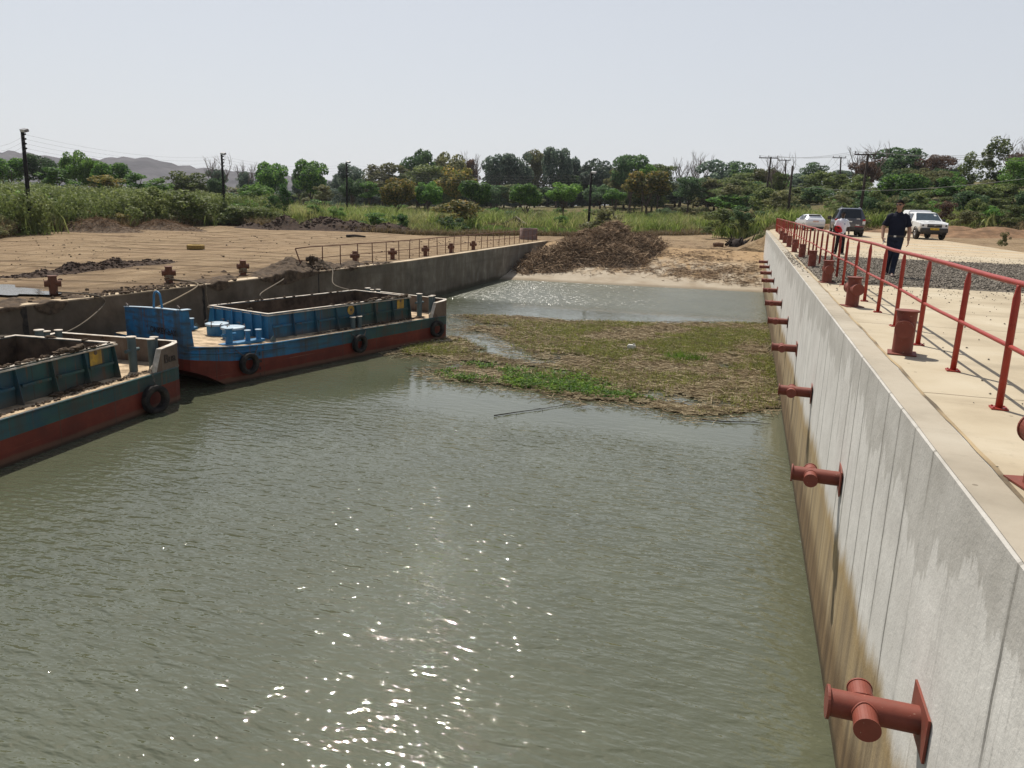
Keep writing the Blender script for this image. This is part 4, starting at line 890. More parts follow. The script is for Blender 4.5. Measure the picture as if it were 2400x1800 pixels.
# mooring ropes
def bp_(bt, u, v, z):
    p = bt.matrix_basis @ Vector((u, v, z)); return (p.x, p.y, p.z)
xw = lambda y: float(xL(y))+0.03
M_ROPE2 = simple('grey old rope', (0.15, 0.125, 0.095), 0.95, var=0.4, scale=30)
p = BOL[0]; e = bp_(near_b, 9.9, 3.35, 1.95); q = (xw(p[1]+.35), p[1]+.35, ZY+0.04); q2 = (q[0]+.08, q[1]+.1, ZY-0.3)
rope([(p[0]+.12, p[1], ZY+.12), q, q2, ((q2[0]+e[0])/2-.12, (q2[1]+e[1])/2+.25, (q2[2]+e[2])/2-0.42), (e[0]-.35, e[1]+.15, e[2]-.02), e], 0.024, 'sagging grey mooring rope from the leftmost bollard to the near barge', M_ROPE2)
p = BOL[1]; e = bp_(far_b, 0.25, 2.1, 2.2)
rope([(p[0]+.12, p[1], ZY+.16), (xw(p[1])+.02, p[1]-.1, ZY+.05), ((xw(p[1])+e[0])/2, (p[1]+e[1])/2, (ZY+e[2])/2-.05), e], 0.028, 'taut tan mooring rope behind the blue hoop of the far barge')
rope([(p[0]+.1, p[1]+.1, ZY+.1), (xw(p[1]+.2), p[1]+.2, ZY+.04), (xw(p[1]+.25)+.05, p[1]+.25, ZY-.35), (xw(p[1]+.3)+.05, p[1]+.35, ZY-.95)], 0.022, 'loose rope end hanging down the wall beside the blue hoop')
p = BOL[2]; e = bp_(far_b, 5.6, 3.52, 1.93)
rope([(p[0]+.12, p[1], ZY+.14), (xw(p[1]+.4)-.1, p[1]+.4, ZY+.06), (xw(p[1]+.8)+.05, p[1]+.8, ZY-.12), (e[0]-.06, e[1], (ZY+e[2])/2), e], 0.024, 'grey mooring rope dropping from the middle bollard to the far barge', M_ROPE2)
p = (xlr(31.6)+.25, 31.9); e = bp_(far_b, 10.1, 3.53, 1.93)
rope([(p[0], p[1], ZY+.45), (xw(32.4), 32.4, ZY+.1), ((xw(33)+e[0])/2-.25, (33+e[1])/2-.5, (ZY+e[2])/2-.18), e], 0.024, 'mooring rope slanting from the mud mound down to the far barge', M_ROPE2)
# ================================================================= PLANTS
def leaf_mat(name, dark, midc, light, transl=0.5, alt=None):
    t = NT(name); g = t.n('ShaderNodeNewGeometry').outputs['Random Per Island']; oi = t.n('ShaderNodeObjectInfo').outputs['Random']
    col = t.ramp(g, [(0.0, dark), (0.5, midc), (0.85, light), (1.0, light)])
    big = t.noise(t.obj(), 2.2, 3); col = t.mix(t.ramp(big, [(0.4, 0.0), (0.65, 0.6)]), col, dark)
    if alt: col = t.mix(t.ramp(t.noise(t.mapping(t.obj(), (1, 1.6, 1)), 0.13, 4, 0.6), [(0.47, 0.0), (0.60, 0.85)]), col, alt)
    hs = t.n('ShaderNodeHueSaturation'); t.L(col, hs.inputs['Color']); t.L(t.math('MULTIPLY_ADD', oi, 0.5, 0.75), hs.inputs['Value'])
    t.val(t.b.inputs['Base Color'], hs.outputs[0]); t.b.inputs['Roughness'].default_value = 0.6; t.b.inputs['Specular IOR Level'].default_value = 0.25
    tr = t.n('ShaderNodeBsdfTranslucent'); t.L(hs.outputs[0], tr.inputs['Color']); mx = t.n('ShaderNodeMixShader'); mx.inputs[0].default_value = transl
    t.L(t.b.outputs[0], mx.inputs[1]); t.L(tr.outputs[0], mx.inputs[2]); t.L(mx.outputs[0], t.out.inputs['Surface']); return t.m
LEAF = {
 'mango': leaf_mat('mango leaves', (0.035, 0.088, 0.025), (0.089, 0.205, 0.041), (0.215, 0.372, 0.065)),
 'bright': leaf_mat('bright leaves', (0.050, 0.114, 0.023), (0.129, 0.261, 0.043), (0.258, 0.416, 0.080)),
 'dark': leaf_mat('dark leaves', (0.034, 0.073, 0.033), (0.083, 0.153, 0.062), (0.163, 0.260, 0.096)),
 'hazy': leaf_mat('haze tinted distant leaves', (0.056, 0.089, 0.069), (0.105, 0.156, 0.108), (0.199, 0.255, 0.169)),  # blue grey distance haze painted into the leaf colour
 'orange': leaf_mat('flowering mango leaves', (0.048, 0.079, 0.022), (0.190, 0.183, 0.040), (0.423, 0.292, 0.078)),
 'brown': leaf_mat('brown olive leaves', (0.070, 0.083, 0.035), (0.159, 0.164, 0.067), (0.288, 0.274, 0.120)),
 'olive': leaf_mat('olive leaves', (0.049, 0.080, 0.027), (0.132, 0.178, 0.049), (0.254, 0.284, 0.093)),
 'red': leaf_mat('dry reddish leaves', (0.084, 0.047, 0.035), (0.168, 0.099, 0.067), (0.258, 0.169, 0.112)),
 'reed': leaf_mat('pale green scrub leaves', (0.063, 0.088, 0.023), (0.131, 0.171, 0.044), (0.226, 0.259, 0.084)),
 'vine': leaf_mat('dark climbing leaves', (0.018, 0.048, 0.017), (0.037, 0.097, 0.023), (0.083, 0.175, 0.041)),
}
M_BARK = simple('grey brown bark', (0.10, 0.075, 0.055), 0.95, var=0.4, scale=6)
M_TWIG = simple('bare grey twigs', (0.17, 0.135, 0.115), 0.95, var=0.3, scale=3)
M_DARKWOOD = simple('dark creosoted wood', (0.030, 0.022, 0.018), 0.9, var=0.4, scale=4)

def leaves_mesh(name, C, Rr, per, size, seed, flat=1.0, up=0.35, m=None):
    """C: lump centres (k,3), Rr: radii"""
    r_ = np.random.default_rng(seed); out_ = []
    for c, R_ in zip(C, Rr):
        n = max(6, int(per*R_*R_)); d = r_.normal(size=(n, 3)); d /= np.linalg.norm(d, axis=1)[:, None]
        rad = R_*(r_.uniform(0.45, 1.0, n)**0.45); p = c+d*rad[:, None]*np.array([1, 1, flat]); out_.append(np.concatenate([p, d], 1))
    A = np.concatenate(out_); p, d = A[:, :3], A[:, 3:]; n = len(p)
    nr = d*0.8+r_.normal(size=(n, 3))*0.75+np.array([0, 0, up]); nr /= np.linalg.norm(nr, axis=1)[:, None]
    t1 = np.cross(nr, r_.normal(size=(n, 3))); t1 /= np.linalg.norm(t1, axis=1)[:, None]; t2 = np.cross(nr, t1)
    s_ = size*r_.uniform(0.6, 1.35, n)[:, None]
    V_ = np.stack([p-t1*s_, p-t2*s_*0.55-nr*s_*.12, p+t1*s_, p+t2*s_*0.55-nr*s_*.12], 1).reshape(-1, 3); F_ = np.arange(4*n).reshape(n, 4)
    o = np_mesh(name, V_, F_, m or LEAF['mango']); me = o.data; bpy.data.objects.remove(o); return me
def lumps(kind, seed):
    r_ = np.random.default_rng(seed); C = []; R_ = []
    if kind == 'round':
        for k in range(24):
            a = r_.uniform(0, 6.28); z = r_.uniform(-0.75, 0.72); rr = math.sqrt(max(0, 1-z*z))*r_.uniform(0.55, 0.72); C.append((rr*math.cos(a), rr*math.sin(a), z*0.78)); R_.append(r_.uniform(0.24, 0.40))
        C.append((0, 0, 0)); R_.append(0.62)
    elif kind == 'airy':
        for k in range(40):
            a = r_.uniform(0, 6.28); rr = r_.uniform(0.1, 0.85); z = r_.uniform(-0.7, 0.8)*math.sqrt(1-0.7*rr*rr); C.append((rr*math.cos(a), rr*math.sin(a), z)); R_.append(r_.uniform(0.17, 0.33))
        C.append((0, 0, -.1)); R_.append(0.68)
    elif kind == 'tall':
        for k in range(34):
            z = r_.uniform(-0.95, 0.98); w_ = 0.62*math.sqrt(max(0.02, 1-abs(z)**2.5))*(1.0 if z < 0.3 else 0.75); a = r_.uniform(0, 6.28); rr = w_*r_.uniform(0.3, 1.0); C.append((rr*math.cos(a), rr*math.sin(a), z)); R_.append(r_.uniform(0.14, 0.28))
    elif kind == 'bush':
        for k in range(20):
            a = r_.uniform(0, 6.28); rr = r_.uniform(0.0, 0.8); z = -0.9+1.55*r_.random()*math.sqrt(1-rr*rr*.9); C.append((rr*math.cos(a), rr*math.sin(a), z)); R_.append(r_.uniform(0.18, 0.36))
    return np.array(C), np.array(R_)
CROWN = {}
for kd, per, sz, fl in (('round', 2000, 0.060, 0.85), ('airy', 2100, 0.052, 0.7), ('tall', 1700, 0.055, 1.0), ('bush', 1500, 0.066, 0.9)):
    CROWN[kd] = [leaves_mesh('crown', *lumps(kd, 31*i+len(kd)), per, sz, i+5, fl) for i in range(4)]
def trunk_mesh(seed, bare=False):
    r_ = random.Random(seed); b = MB()
    b.path([(0, 0, -0.08), (0.01, 0, 0.12), (r_.uniform(-.03, .03), r_.uniform(-.03, .03), 0.45)], [0.062, 0.048, 0.036], 8)
    def limb(p, d, L, r0, lev):
        pts = [p]; q = Vector(p); dd = Vector(d)
        for k in range(4):
            dd = (dd+Vector((r_.uniform(-.28, .28), r_.uniform(-.28, .28), r_.uniform(-.05, .22)))).normalized(); q = q+dd*L/4; pts.append(q.copy())
        b.path(pts, [r0, r0*.85, r0*.7, r0*.52, r0*.35], 5 if lev else 6)
        if lev < (3 if bare else 1):
            for k in range(3 if bare else 2):
                i = r_.choice((2, 3, 4)); nd = (dd+Vector((r_.uniform(-.9, .9), r_.uniform(-.9, .9), r_.uniform(-.2, .5)))).normalized(); limb(pts[i], nd, L*r_.uniform(.5, .75), r0*.5, lev+1)
    for k in range(7 if bare else 5):
        a = k*2*math.pi/(7 if bare else 5)+r_.uniform(-.3, .3); limb((0, 0, r_.uniform(.30, .45)), (math.cos(a)*.75, math.sin(a)*.75, .75), r_.uniform(.32, .48), 0.024, 0)
    o = b.build('trunk', M_BARK); me = o.data; bpy.data.objects.remove(o); return me
TRUNK = [trunk_mesh(i) for i in range(3)]; BARE = [trunk_mesh(20+i, True) for i in range(3)]
def depth_scale(P): return float((np.asarray(P)-np.array([0, 0, CZ]))@_fw)/FPX
_tn = [0]
def tree(px, top, bot, wpx, D, kind, leaf, label, group=None, name='tree', cat='tree', trunk=True, hm=None):
    i = _tn[0]; _tn[0] += 1
    c = AT(px, (top+bot)/2, D); zt = AT(px, top, D)[2]; zb = AT(px, bot, D)[2]; w_ = wpx*depth_scale(c)
    g = float(terrain(c[0], c[1]))
    if hm: zt = g+hm; zb = g+(0 if name == 'bush' else hm*.25)
    elif zt < g+1.0: zt = g+1.0
    w_ *= {'round': 1.12, 'airy': 1.42, 'tall': 1.35, 'bush': 1.2, 'bare': 1.0}[kind]; zb -= {'round': .12, 'airy': .25}.get(kind, 0)*(zt-zb)
    t = empty(name, (c[0], c[1], g), random.uniform(0, 6.28), label, cat, group)
    def part(nm, me, m, loc, sc):
        o = bpy.data.objects.new(nm, me); COL.objects.link(o); o.parent = t; o.location = loc; o.scale = sc
        if m is not me.materials[0]: o.material_slots[0].link = 'OBJECT'; o.material_slots[0].material = m
        return o
    if kind == 'bare':
        h = zt-g; part('trunk', BARE[i % 3], M_TWIG, (0, 0, 0), (w_*1.25, w_*1.25, h*.95))
        if leaf: part('crown', CROWN['airy'][i % 4], LEAF[leaf], (0, 0, h*.62), (w_*.42, w_*.42, h*.3))
        return t
    h = (zt-max(zb, g-0.3)); cz = (zt+max(zb, g-0.3))/2-g; k = {'round': .98, 'airy': 1.0, 'tall': 1.25, 'bush': 1.02}[kind]
    part('crown', CROWN[kind][i % 4], LEAF[leaf], (0, 0, cz+(0.12*h if kind == 'bush' else 0)), (w_/2*k, w_/2*k, h/2*(1.0 if kind != 'bush' else .92)))
    if trunk: part('trunk', TRUNK[i % 3], M_BARK, (0, 0, 0), (w_*.55, w_*.55, max(cz*1.25, 0.5)))
    return t
TREES = [
 # px, top, bottom, width, distance, kind, leaf, label
 (14, 362, 432, 96, 150, 'round', 'mango', 'dark green tree at the very left edge, left of the first light pole'),
 (96, 351, 428, 74, 150, 'round', 'dark', 'dark round tree just right of the first light pole from the left'),
 (178, 338, 432, 72, 140, 'round', 'bright', 'tallest bright green tree on the left, with its pale lower trunk showing'),
 (214, 366, 436, 52, 138, 'airy', 'bright', 'thin bright tree leaning out right of the tallest left tree'),
 (258, 374, 438, 84, 135, 'round', 'mango', 'dark green tree sloping down to the right, below the hills'),
 (128, 392, 440, 84, 120, 'bush', 'mango', 'mid green bushy tree in front of the dark round tree beside the first light pole'),
 (250, 408, 444, 70, 112, 'bush', 'orange', 'yellowish bush below the sloping dark green tree'),
 (318, 404, 446, 66, 130, 'bush', 'mango', 'low green bush right of the sloping dark green tree'),
 (372, 416, 452, 66, 120, 'bush', 'bright', 'bright low bush under the middle of the hills'),
 (437, 399, 452, 84, 140, 'airy', 'olive', 'olive spreading tree left of the second light pole'),
 (508, 408, 458, 46, 130, 'round', 'dark', 'small dark round tree just left of the second light pole'),
 (508, 384, 440, 64, 190, 'bare', 'hazy', 'bare hazy tree behind the second light pole'),
 (576, 390, 450, 60, 210, 'bare', 'hazy', 'bare hazy tree between the second light pole and the big round tree'),
 (634, 368, 450, 84, 150, 'round', 'mango', 'big round dark green tree right of the second light pole'),
 (598, 424, 470, 80, 118, 'round', 'bright', 'light green bush under the big round tree'),
 (664, 434, 492, 34, 96, 'tall', 'vine', 'upright dark stump smothered in climbing leaves'),
 (640, 456, 496, 40, 97, 'bush', 'vine', 'low dark vine mound left of the leaf smothered stump'),
 (727, 362, 448, 86, 155, 'round', 'mango', 'tall round tree with a short visible trunk, left of the third light pole'),
 (700, 400, 450, 30, 190, 'airy', 'hazy', 'slim hazy tree between the two big round trees'),
 (757, 432, 470, 48, 130, 'bush', 'brown', 'small brownish bush left of the third light pole'),
 (790, 404, 452, 40, 200, 'airy', 'hazy', 'hazy tree between the tall round tree and the third light pole'),
 (822, 374, 440, 66, 170, 'round', 'hazy', 'hazy blue green tree behind the third light pole'),
 (826, 408, 462, 62, 140, 'round', 'dark', 'dark lower tree behind the third light pole'),
 (866, 424, 468, 54, 135, 'bush', 'mango', 'green bush right of the third light pole'),
 (898, 376, 450, 86, 185, 'airy', 'brown', 'brownish wide tree behind the orange flowering tree'),
 (978, 335, 440, 84, 190, 'round', 'dark', 'tall dark spreading tree, highest left of centre'),
 (1048, 342, 440, 86, 195, 'round', 'brown', 'tall brownish green tree right of the highest spreading tree'),
 (1000, 380, 450, 90, 180, 'airy', 'olive', 'olive tree under the two tall spreading trees'),
 (1104, 357, 430, 54, 200, 'bare', 'red', 'thin reddish dry tree left of the big dark central clump'),
 (930, 406, 478, 92, 120, 'round', 'orange', 'wide orange flowering tree at the edge of the field'),
 (1005, 415, 477, 66, 122, 'round', 'mango', 'green round tree between the orange tree and the bigger mango trees'),
 (1072, 373, 462, 96, 140, 'round', 'orange', 'big mango tree with a yellowish top'),
 (1111, 417, 478, 86, 122, 'round', 'mango', 'dark green round tree in front of the yellow topped mango'),
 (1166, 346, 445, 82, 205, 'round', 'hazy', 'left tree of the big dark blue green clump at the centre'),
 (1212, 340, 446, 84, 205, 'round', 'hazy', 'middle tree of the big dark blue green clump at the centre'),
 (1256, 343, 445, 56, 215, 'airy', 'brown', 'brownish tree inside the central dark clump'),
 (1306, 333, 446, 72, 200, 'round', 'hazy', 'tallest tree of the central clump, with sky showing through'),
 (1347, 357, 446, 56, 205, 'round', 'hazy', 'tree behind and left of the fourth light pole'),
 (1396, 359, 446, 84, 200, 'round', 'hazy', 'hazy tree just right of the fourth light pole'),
 (1330, 398, 446, 90, 200, 'round', 'dark', 'low dark tree at the foot of the central clump'),
 (1420, 402, 446, 60, 205, 'airy', 'hazy', 'low hazy tree left of the big pointed dark tree'),
 (1235, 423, 480, 84, 125, 'round', 'mango', 'round green tree standing alone in the field left of the fourth light pole'),
 (1322, 420, 472, 80, 130, 'round', 'bright', 'lighter round tree in the field, second left of the fourth light pole'),
 (1441, 437, 470, 54, 128, 'round', 'mango', 'small round green tree just right of the fourth light pole'),
 (1480, 352, 448, 98, 170, 'round', 'dark', 'big pointed dark tree right of centre'),
 (1447, 388, 440, 44, 172, 'airy', 'brown', 'pale brownish tree against the left side of the big pointed dark tree'),
 (1510, 372, 440, 58, 168, 'round', 'bright', 'bright green tree in front of the big pointed dark tree'),
 (1546, 380, 440, 66, 175, 'airy', 'olive', 'olive tree right of the bright green tree'),
 (1520, 394, 464, 112, 140, 'round', 'orange', 'widest orange tinted dome shaped tree right of centre'),
 (1598, 372, 440, 62, 190, 'bare', None, 'leafless grey tree right of the orange dome, left one'),
 (1640, 376, 440, 60, 195, 'bare', None, 'leafless grey tree right of the orange dome, right one'),
 (1617, 410, 460, 60, 150, 'airy', 'dark', 'dark low tree beneath the leafless grey trees'),
 (1690, 366, 462, 84, 170, 'airy', 'hazy', 'grey green tree right of the leafless trees'),
 (1738, 374, 468, 80, 165, 'airy', 'dark', 'dark tree left of the first crossarm pole'),
 (1782, 384, 470, 66, 150, 'airy', 'brown', 'brown green tree behind the first crossarm pole'),
 (1660, 412, 470, 80, 160, 'airy', 'brown', 'brown low tree under the grey green tree'),
 (1820, 388, 480, 70, 130, 'bare', 'olive', 'half bare brown tree behind the two close poles'),
 (1905, 377, 430, 56, 190, 'airy', 'dark', 'dark flat tree above the far pole pair'),
 (1962, 392, 440, 64, 190, 'airy', 'hazy', 'hazy grey tree behind the middle crossarm pole'),
 (2026, 362, 440, 92, 160, 'bare', 'red', 'reddish bare tree at the tall crossarm pole'),
 (2112, 338, 420, 98, 175, 'airy', 'dark', 'tall dark green tree on the right hillside, crossed by the wires'),
 (2080, 362, 420, 60, 178, 'airy', 'red', 'reddish tree left of the tall dark hillside tree'),
 (2190, 354, 420, 64, 170, 'airy', 'red', 'brown red tree right of the tall dark hillside tree'),
 (2240, 384, 430, 60, 175, 'bare', 'hazy', 'hazy bare tree low behind the right hillside ridge'),
 (2120, 401, 474, 120, 120, 'round', 'mango', 'broad round mango tree on the right hillside above the walking man'),
 (2272, 357, 440, 44, 140, 'tall', 'olive', 'slim upright feathery tree on the right hillside'),
 (2336, 326, 440, 70, 135, 'tall', 'olive', 'tallest feathery tree at the upper right'),
 (2375, 372, 450, 70, 130, 'tall', 'bright', 'feathery green tree at the right edge'),
 (2384, 343, 430, 70, 160, 'bare', 'red', 'bare tree behind the feathery trees at the right edge'),
]
for a in TREES: tree(*a)
# hillside scrub at the right, and bushes of the far tree line: each its own plant, nothing in the photo tells them apart
r_ = random.Random(5)
for k in range(78):
    px = r_.uniform(1690, 2440); f = r_.random(); lo = np.interp(px, [1690, 1800, 2000, 2440], [500, 512, 500, 520]); hi = np.interp(px, [1690, 1800, 2000, 2200, 2440], [425, 425, 425, 410, 400])
    bot = hi+(lo-hi)*f+24; D = 150-58*f+r_.uniform(-5, 5); hh = r_.uniform(30, 62)
    tree(px, bot-hh, bot, r_.uniform(44, 95), D, r_.choice(['bush', 'airy', 'bush', 'tall']) if f < .8 else 'bush', r_.choice(['olive', 'brown', 'olive', 'dark', 'brown', 'mango', 'olive']), 'scrub bush in the olive brown thicket on the right hillside', 'scrub on the right hillside', 'bush', 'bush', trunk=False)
for k in range(84):
    px = -60+k*28+r_.uniform(-15, 15)
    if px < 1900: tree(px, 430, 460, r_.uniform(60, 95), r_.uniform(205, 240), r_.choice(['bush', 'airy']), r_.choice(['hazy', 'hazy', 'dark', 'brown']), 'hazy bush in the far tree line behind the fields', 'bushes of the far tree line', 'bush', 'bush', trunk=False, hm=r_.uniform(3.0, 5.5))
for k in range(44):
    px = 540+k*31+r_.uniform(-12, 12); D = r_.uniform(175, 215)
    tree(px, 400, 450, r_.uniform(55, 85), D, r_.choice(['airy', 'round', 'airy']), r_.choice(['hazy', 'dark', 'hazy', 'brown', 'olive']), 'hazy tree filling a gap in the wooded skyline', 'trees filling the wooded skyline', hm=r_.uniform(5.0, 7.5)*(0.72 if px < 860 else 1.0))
for k in range(34):
    px = 700+k*36+r_.uniform(-12, 12)
    tree(px, 440, 470, r_.uniform(45, 80), r_.uniform(132, 160), 'bush', r_.choice(['mango', 'olive', 'dark', 'brown', 'mango']), 'low bush under the trees at the back of the cane field', 'bushes at the back of the cane field', 'bush', 'bush', trunk=False, hm=r_.uniform(1.3, 2.9))

for k in range(40):
    px = -50+k*17+r_.uniform(-10, 10); p = AT(px, 500, 80); D = float(edge_D(p[0], p[1]))+r_.uniform(2.0, 22)
    tree(px, 440, 520, r_.uniform(50, 95), D, r_.choice(['bush', 'bush', 'airy']), r_.choice(['reed', 'reed', 'bright', 'olive', 'reed']), 'leafy bush in the green thicket behind the left yard', 'bushes of the left thicket', 'bush', 'bush', trunk=False, hm=r_.uniform(1.8, 3.6))
for k in range(30):
    px = -40+k*21+r_.uniform(-10, 10); p = AT(px, 500, 80); D = float(edge_D(p[0], p[1]))+r_.uniform(0.3, 2.2)
    tree(px, 440, 520, r_.uniform(36, 70), D, 'bush', r_.choice(['brown', 'brown', 'olive', 'orange']), 'brownish dry shrub at the foot of the left thicket', 'dry shrubs along the left yard edge', 'bush', 'bush', trunk=False, hm=r_.uniform(0.8, 1.7))
# ---- blades: grass, cane and reeds
def blades(name, P, H, W_, bend, m, seed, seg=3, az=None, tip=0.15):
    r_ = np.random.default_rng(seed); n = len(P); a = r_.uniform(0, 6.283, n) if az is None else az
    dx, dy = np.cos(a), np.sin(a); sx, sy = -dy, dx; rows = []
    tw = r_.uniform(0, 6.283, n); wx, wy_ = np.cos(tw), np.sin(tw)
    for k in range(seg+1):
        t_ = k/seg; out_ = bend*H*t_**1.8; z = H*(t_-0.42*np.minimum(bend, 1.3)*t_**2.6); wd = W_*(1-t_*(1-tip))/2*(0.7+0.6*math.sin(math.pi*min(1, t_+.2)))
        c = P+np.stack([dx*out_, dy*out_, z], 1); off = np.stack([wx*wd, wy_*wd, 0*wd], 1); rows.append(c-off); rows.append(c+off)
    V_ = np.stack(rows, 1).reshape(-1, 3); m_ = 2*(seg+1); f = np.array([[2*k, 2*k+1, 2*k+3, 2*k+2] for k in range(seg)])
    F_ = (f[None]+(np.arange(n)*m_)[:, None, None]).reshape(-1, 4); return np_mesh(name, V_, F_, m)
def grass_mat(name, a, b_, c, tr=0.42, alt=None): return leaf_mat(name, a, b_, c, tr, alt)
M_REEDGREEN = grass_mat('tall green reed grass', (0.075, 0.098, 0.026), (0.15, 0.185, 0.050), (0.25, 0.275, 0.095), alt=(0.10, 0.135, 0.035))
M_CANE = grass_mat('cane leaves', (0.075, 0.115, 0.020), (0.22, 0.30, 0.055), (0.40, 0.47, 0.14), alt=(0.40, 0.36, 0.16))
M_GREENG = grass_mat('fresh grass', (0.05, 0.10, 0.012), (0.10, 0.20, 0.02), (0.18, 0.28, 0.045))
M_DRYG = grass_mat('dry grass', (0.085, 0.058, 0.026), (0.175, 0.125, 0.060), (0.29, 0.22, 0.12))
def field(pxr, pyr, n, z=None, dens=None, seed=1):
    """random spots inside a patch of ground as the photo frames it, on the terrain"""
    r_ = np.random.default_rng(seed); out_ = []
    while len(out_) < n:
        px = r_.uniform(*pxr); d0 = r_.uniform(*pyr)
        p = AT(px, 500, d0); x, y = p[0], p[1]
        if dens is not None and r_.random() > dens(x, y, px, d0): continue
        out_.append((x, y))
    A = np.array(out_); return np.column_stack([A, terrain(A[:, 0], A[:, 1])-0.05])
edge_ok = lambda x, y: 1.0 if math.hypot(x, y) > edge_D(x, y)-0.2 else 0.0
# left: a dense stand of tall reed grass
P = field((-60, 640), (66, 125), 560, seed=2, dens=lambda x, y, px, d: edge_ok(x, y-1.5))
r_ = np.random.default_rng(4); PP = np.repeat(P, 20, 0)+np.column_stack([r_.normal(0, 0.75, (len(P)*20, 2)), np.zeros(len(P)*20)])
hh = np.repeat(r_.uniform(2.4, 4.3, len(P))*np.interp(P[:, 0], [-90, -52], [1.1, 0.85]), 20)*r_.uniform(.65, 1.05, len(PP))
o = blades('tall_grass', PP, hh, r_.uniform(.035, .09, len(PP)), r_.uniform(.05, .55, len(PP)), M_REEDGREEN, 5); tag(o, 'dense stand of tall green reed grass behind the yard on the left', 'tall grass', kind='stuff')
N_ = 1300; C_ = P[r_.integers(0, len(P), N_)]; C_ = C_+np.column_stack([r_.normal(0, .5, (N_, 2)), r_.uniform(0.1, 3.2, N_)*np.interp(C_[:, 0], [-90, -52], [1.15, 0.85])])
me = leaves_mesh('tall_grass', C_, r_.uniform(.5, 1.25, N_), 170, 0.12, 9, 0.8, 0.5, LEAF['bright']); o = bpy.data.objects.new('tall_grass', me); COL.objects.link(o)
o.material_slots[0].link = 'OBJECT'; o.material_slots[0].material = M_REEDGREEN; tag(o, 'leafy tops of the dense green thicket behind the yard on the left', 'thicket', kind='stuff')
# dry fringe along the yard edge
def fringe_spots(n, seed):
    r_ = np.random.default_rng(seed); az = r_.uniform(_eaz[0], _eaz[-1], n); d = np.interp(az, _eaz, _edd)+np.abs(r_.normal(0, 1.6, n))-.5
    x, y = d*np.sin(az), d*np.cos(az); return np.column_stack([x, y, terrain(x, y)-0.04])
P = fringe_spots(15000, 3); o = blades('dry_grass', P, rng.uniform(.25, 1.0, len(P))*np.where(P[:, 0] < -45, 1.7, 1.0), rng.uniform(.03, .08, len(P)), rng.uniform(.2, 1.1, len(P)), M_DRYG, 6); tag(o, 'dry straw coloured grass fringing the dirt yard', 'dry grass', kind='stuff')
# middle: cane and maize field, with a strip of dry ground and bright grass before it
def caned(x, y, px, d):
    if not edge_ok(x, y-1.5): return 0
    v = fbm(x, y, 0.16, 3, 12)
    if d < 121 and px > 1130 and px < 1700: return 0.04 if v < 0.25 else 0.5
    return 0.85 if v > -0.25 else 0.25
P = field((640, 1800), (92, 150), 1500, seed=8, dens=caned); K = 26; r_ = np.random.default_rng(9)
PP = np.repeat(P, K, 0)+np.column_stack([r_.normal(0, 0.42, (len(P)*K, 2)), r_.uniform(0, .9, len(P)*K)])
o = blades('cane', PP, np.repeat(r_.uniform(1.2, 2.5, len(P)), K)*r_.uniform(.6, 1.1, len(PP)), r_.uniform(.06, .13, len(PP)), r_.uniform(.15, 1.1, len(PP)), M_CANE, 10); tag(o, 'bright green cane and maize field in front of the trees', 'cane', kind='stuff')
P = field((640, 1800), (90, 155), 16000, seed=11, dens=lambda x, y, px, d: edge_ok(x, y-.5)); o = blades('dry_grass', P, rng.uniform(.3, 1.0, len(P)), rng.uniform(.04, .10, len(P)), rng.uniform(.2, 1.2, len(P)), M_DRYG, 12); tag(o, 'low brown grass between the cane rows', 'dry grass', kind='stuff')
P = field((1050, 1370), (92, 106), 9000, seed=13, dens=lambda x, y, px, d: edge_ok(x, y)); o = blades('fresh_grass', P, rng.uniform(.25, .8, len(P)), rng.uniform(.04, .09, len(P)), rng.uniform(.2, .9, len(P)), M_GREENG, 14); tag(o, 'strip of fresh bright grass before the thatched hut', 'grass', kind='stuff')
P = field((640, 1080), (84, 112), 9000, seed=15, dens=lambda x, y, px, d: edge_ok(x, y)); o = blades('fresh_grass', P, rng.uniform(.4, 1.5, len(P)), rng.uniform(.05, .12, len(P)), rng.uniform(.2, .9, len(P)), M_CANE, 16); tag(o, 'bright weeds behind the dark earth mound', 'weeds', kind='stuff')
# right: maize row and low growth beyond the deck
P = field((1690, 2330), (92, 112), 620, seed=17); K = 22; r_ = np.random.default_rng(18); PP = np.repeat(P, K, 0)+np.column_stack([r_.normal(0, 0.45, (len(P)*K, 2)), r_.uniform(0, 1.0, len(P)*K)])
o = blades('maize', PP, r_.uniform(.8, 2.0, len(PP)), r_.uniform(.07, .14, len(PP)), r_.uniform(.2, 1.1, len(PP)), M_CANE, 19); tag(o, 'row of broad leaved maize behind the parked vehicles', 'maize', kind='stuff')
P = field((1600, 2420), (84, 150), 15000, seed=20, dens=lambda x, y, px, d: float(veg_mask(x, y))); o = blades('dry_grass', P, rng.uniform(.3, 1.2, len(P)), rng.uniform(.04, .10, len(P)), rng.uniform(.2, 1.2, len(P)), M_DRYG, 21); tag(o, 'dry brown undergrowth on the right hillside', 'dry grass', kind='stuff')
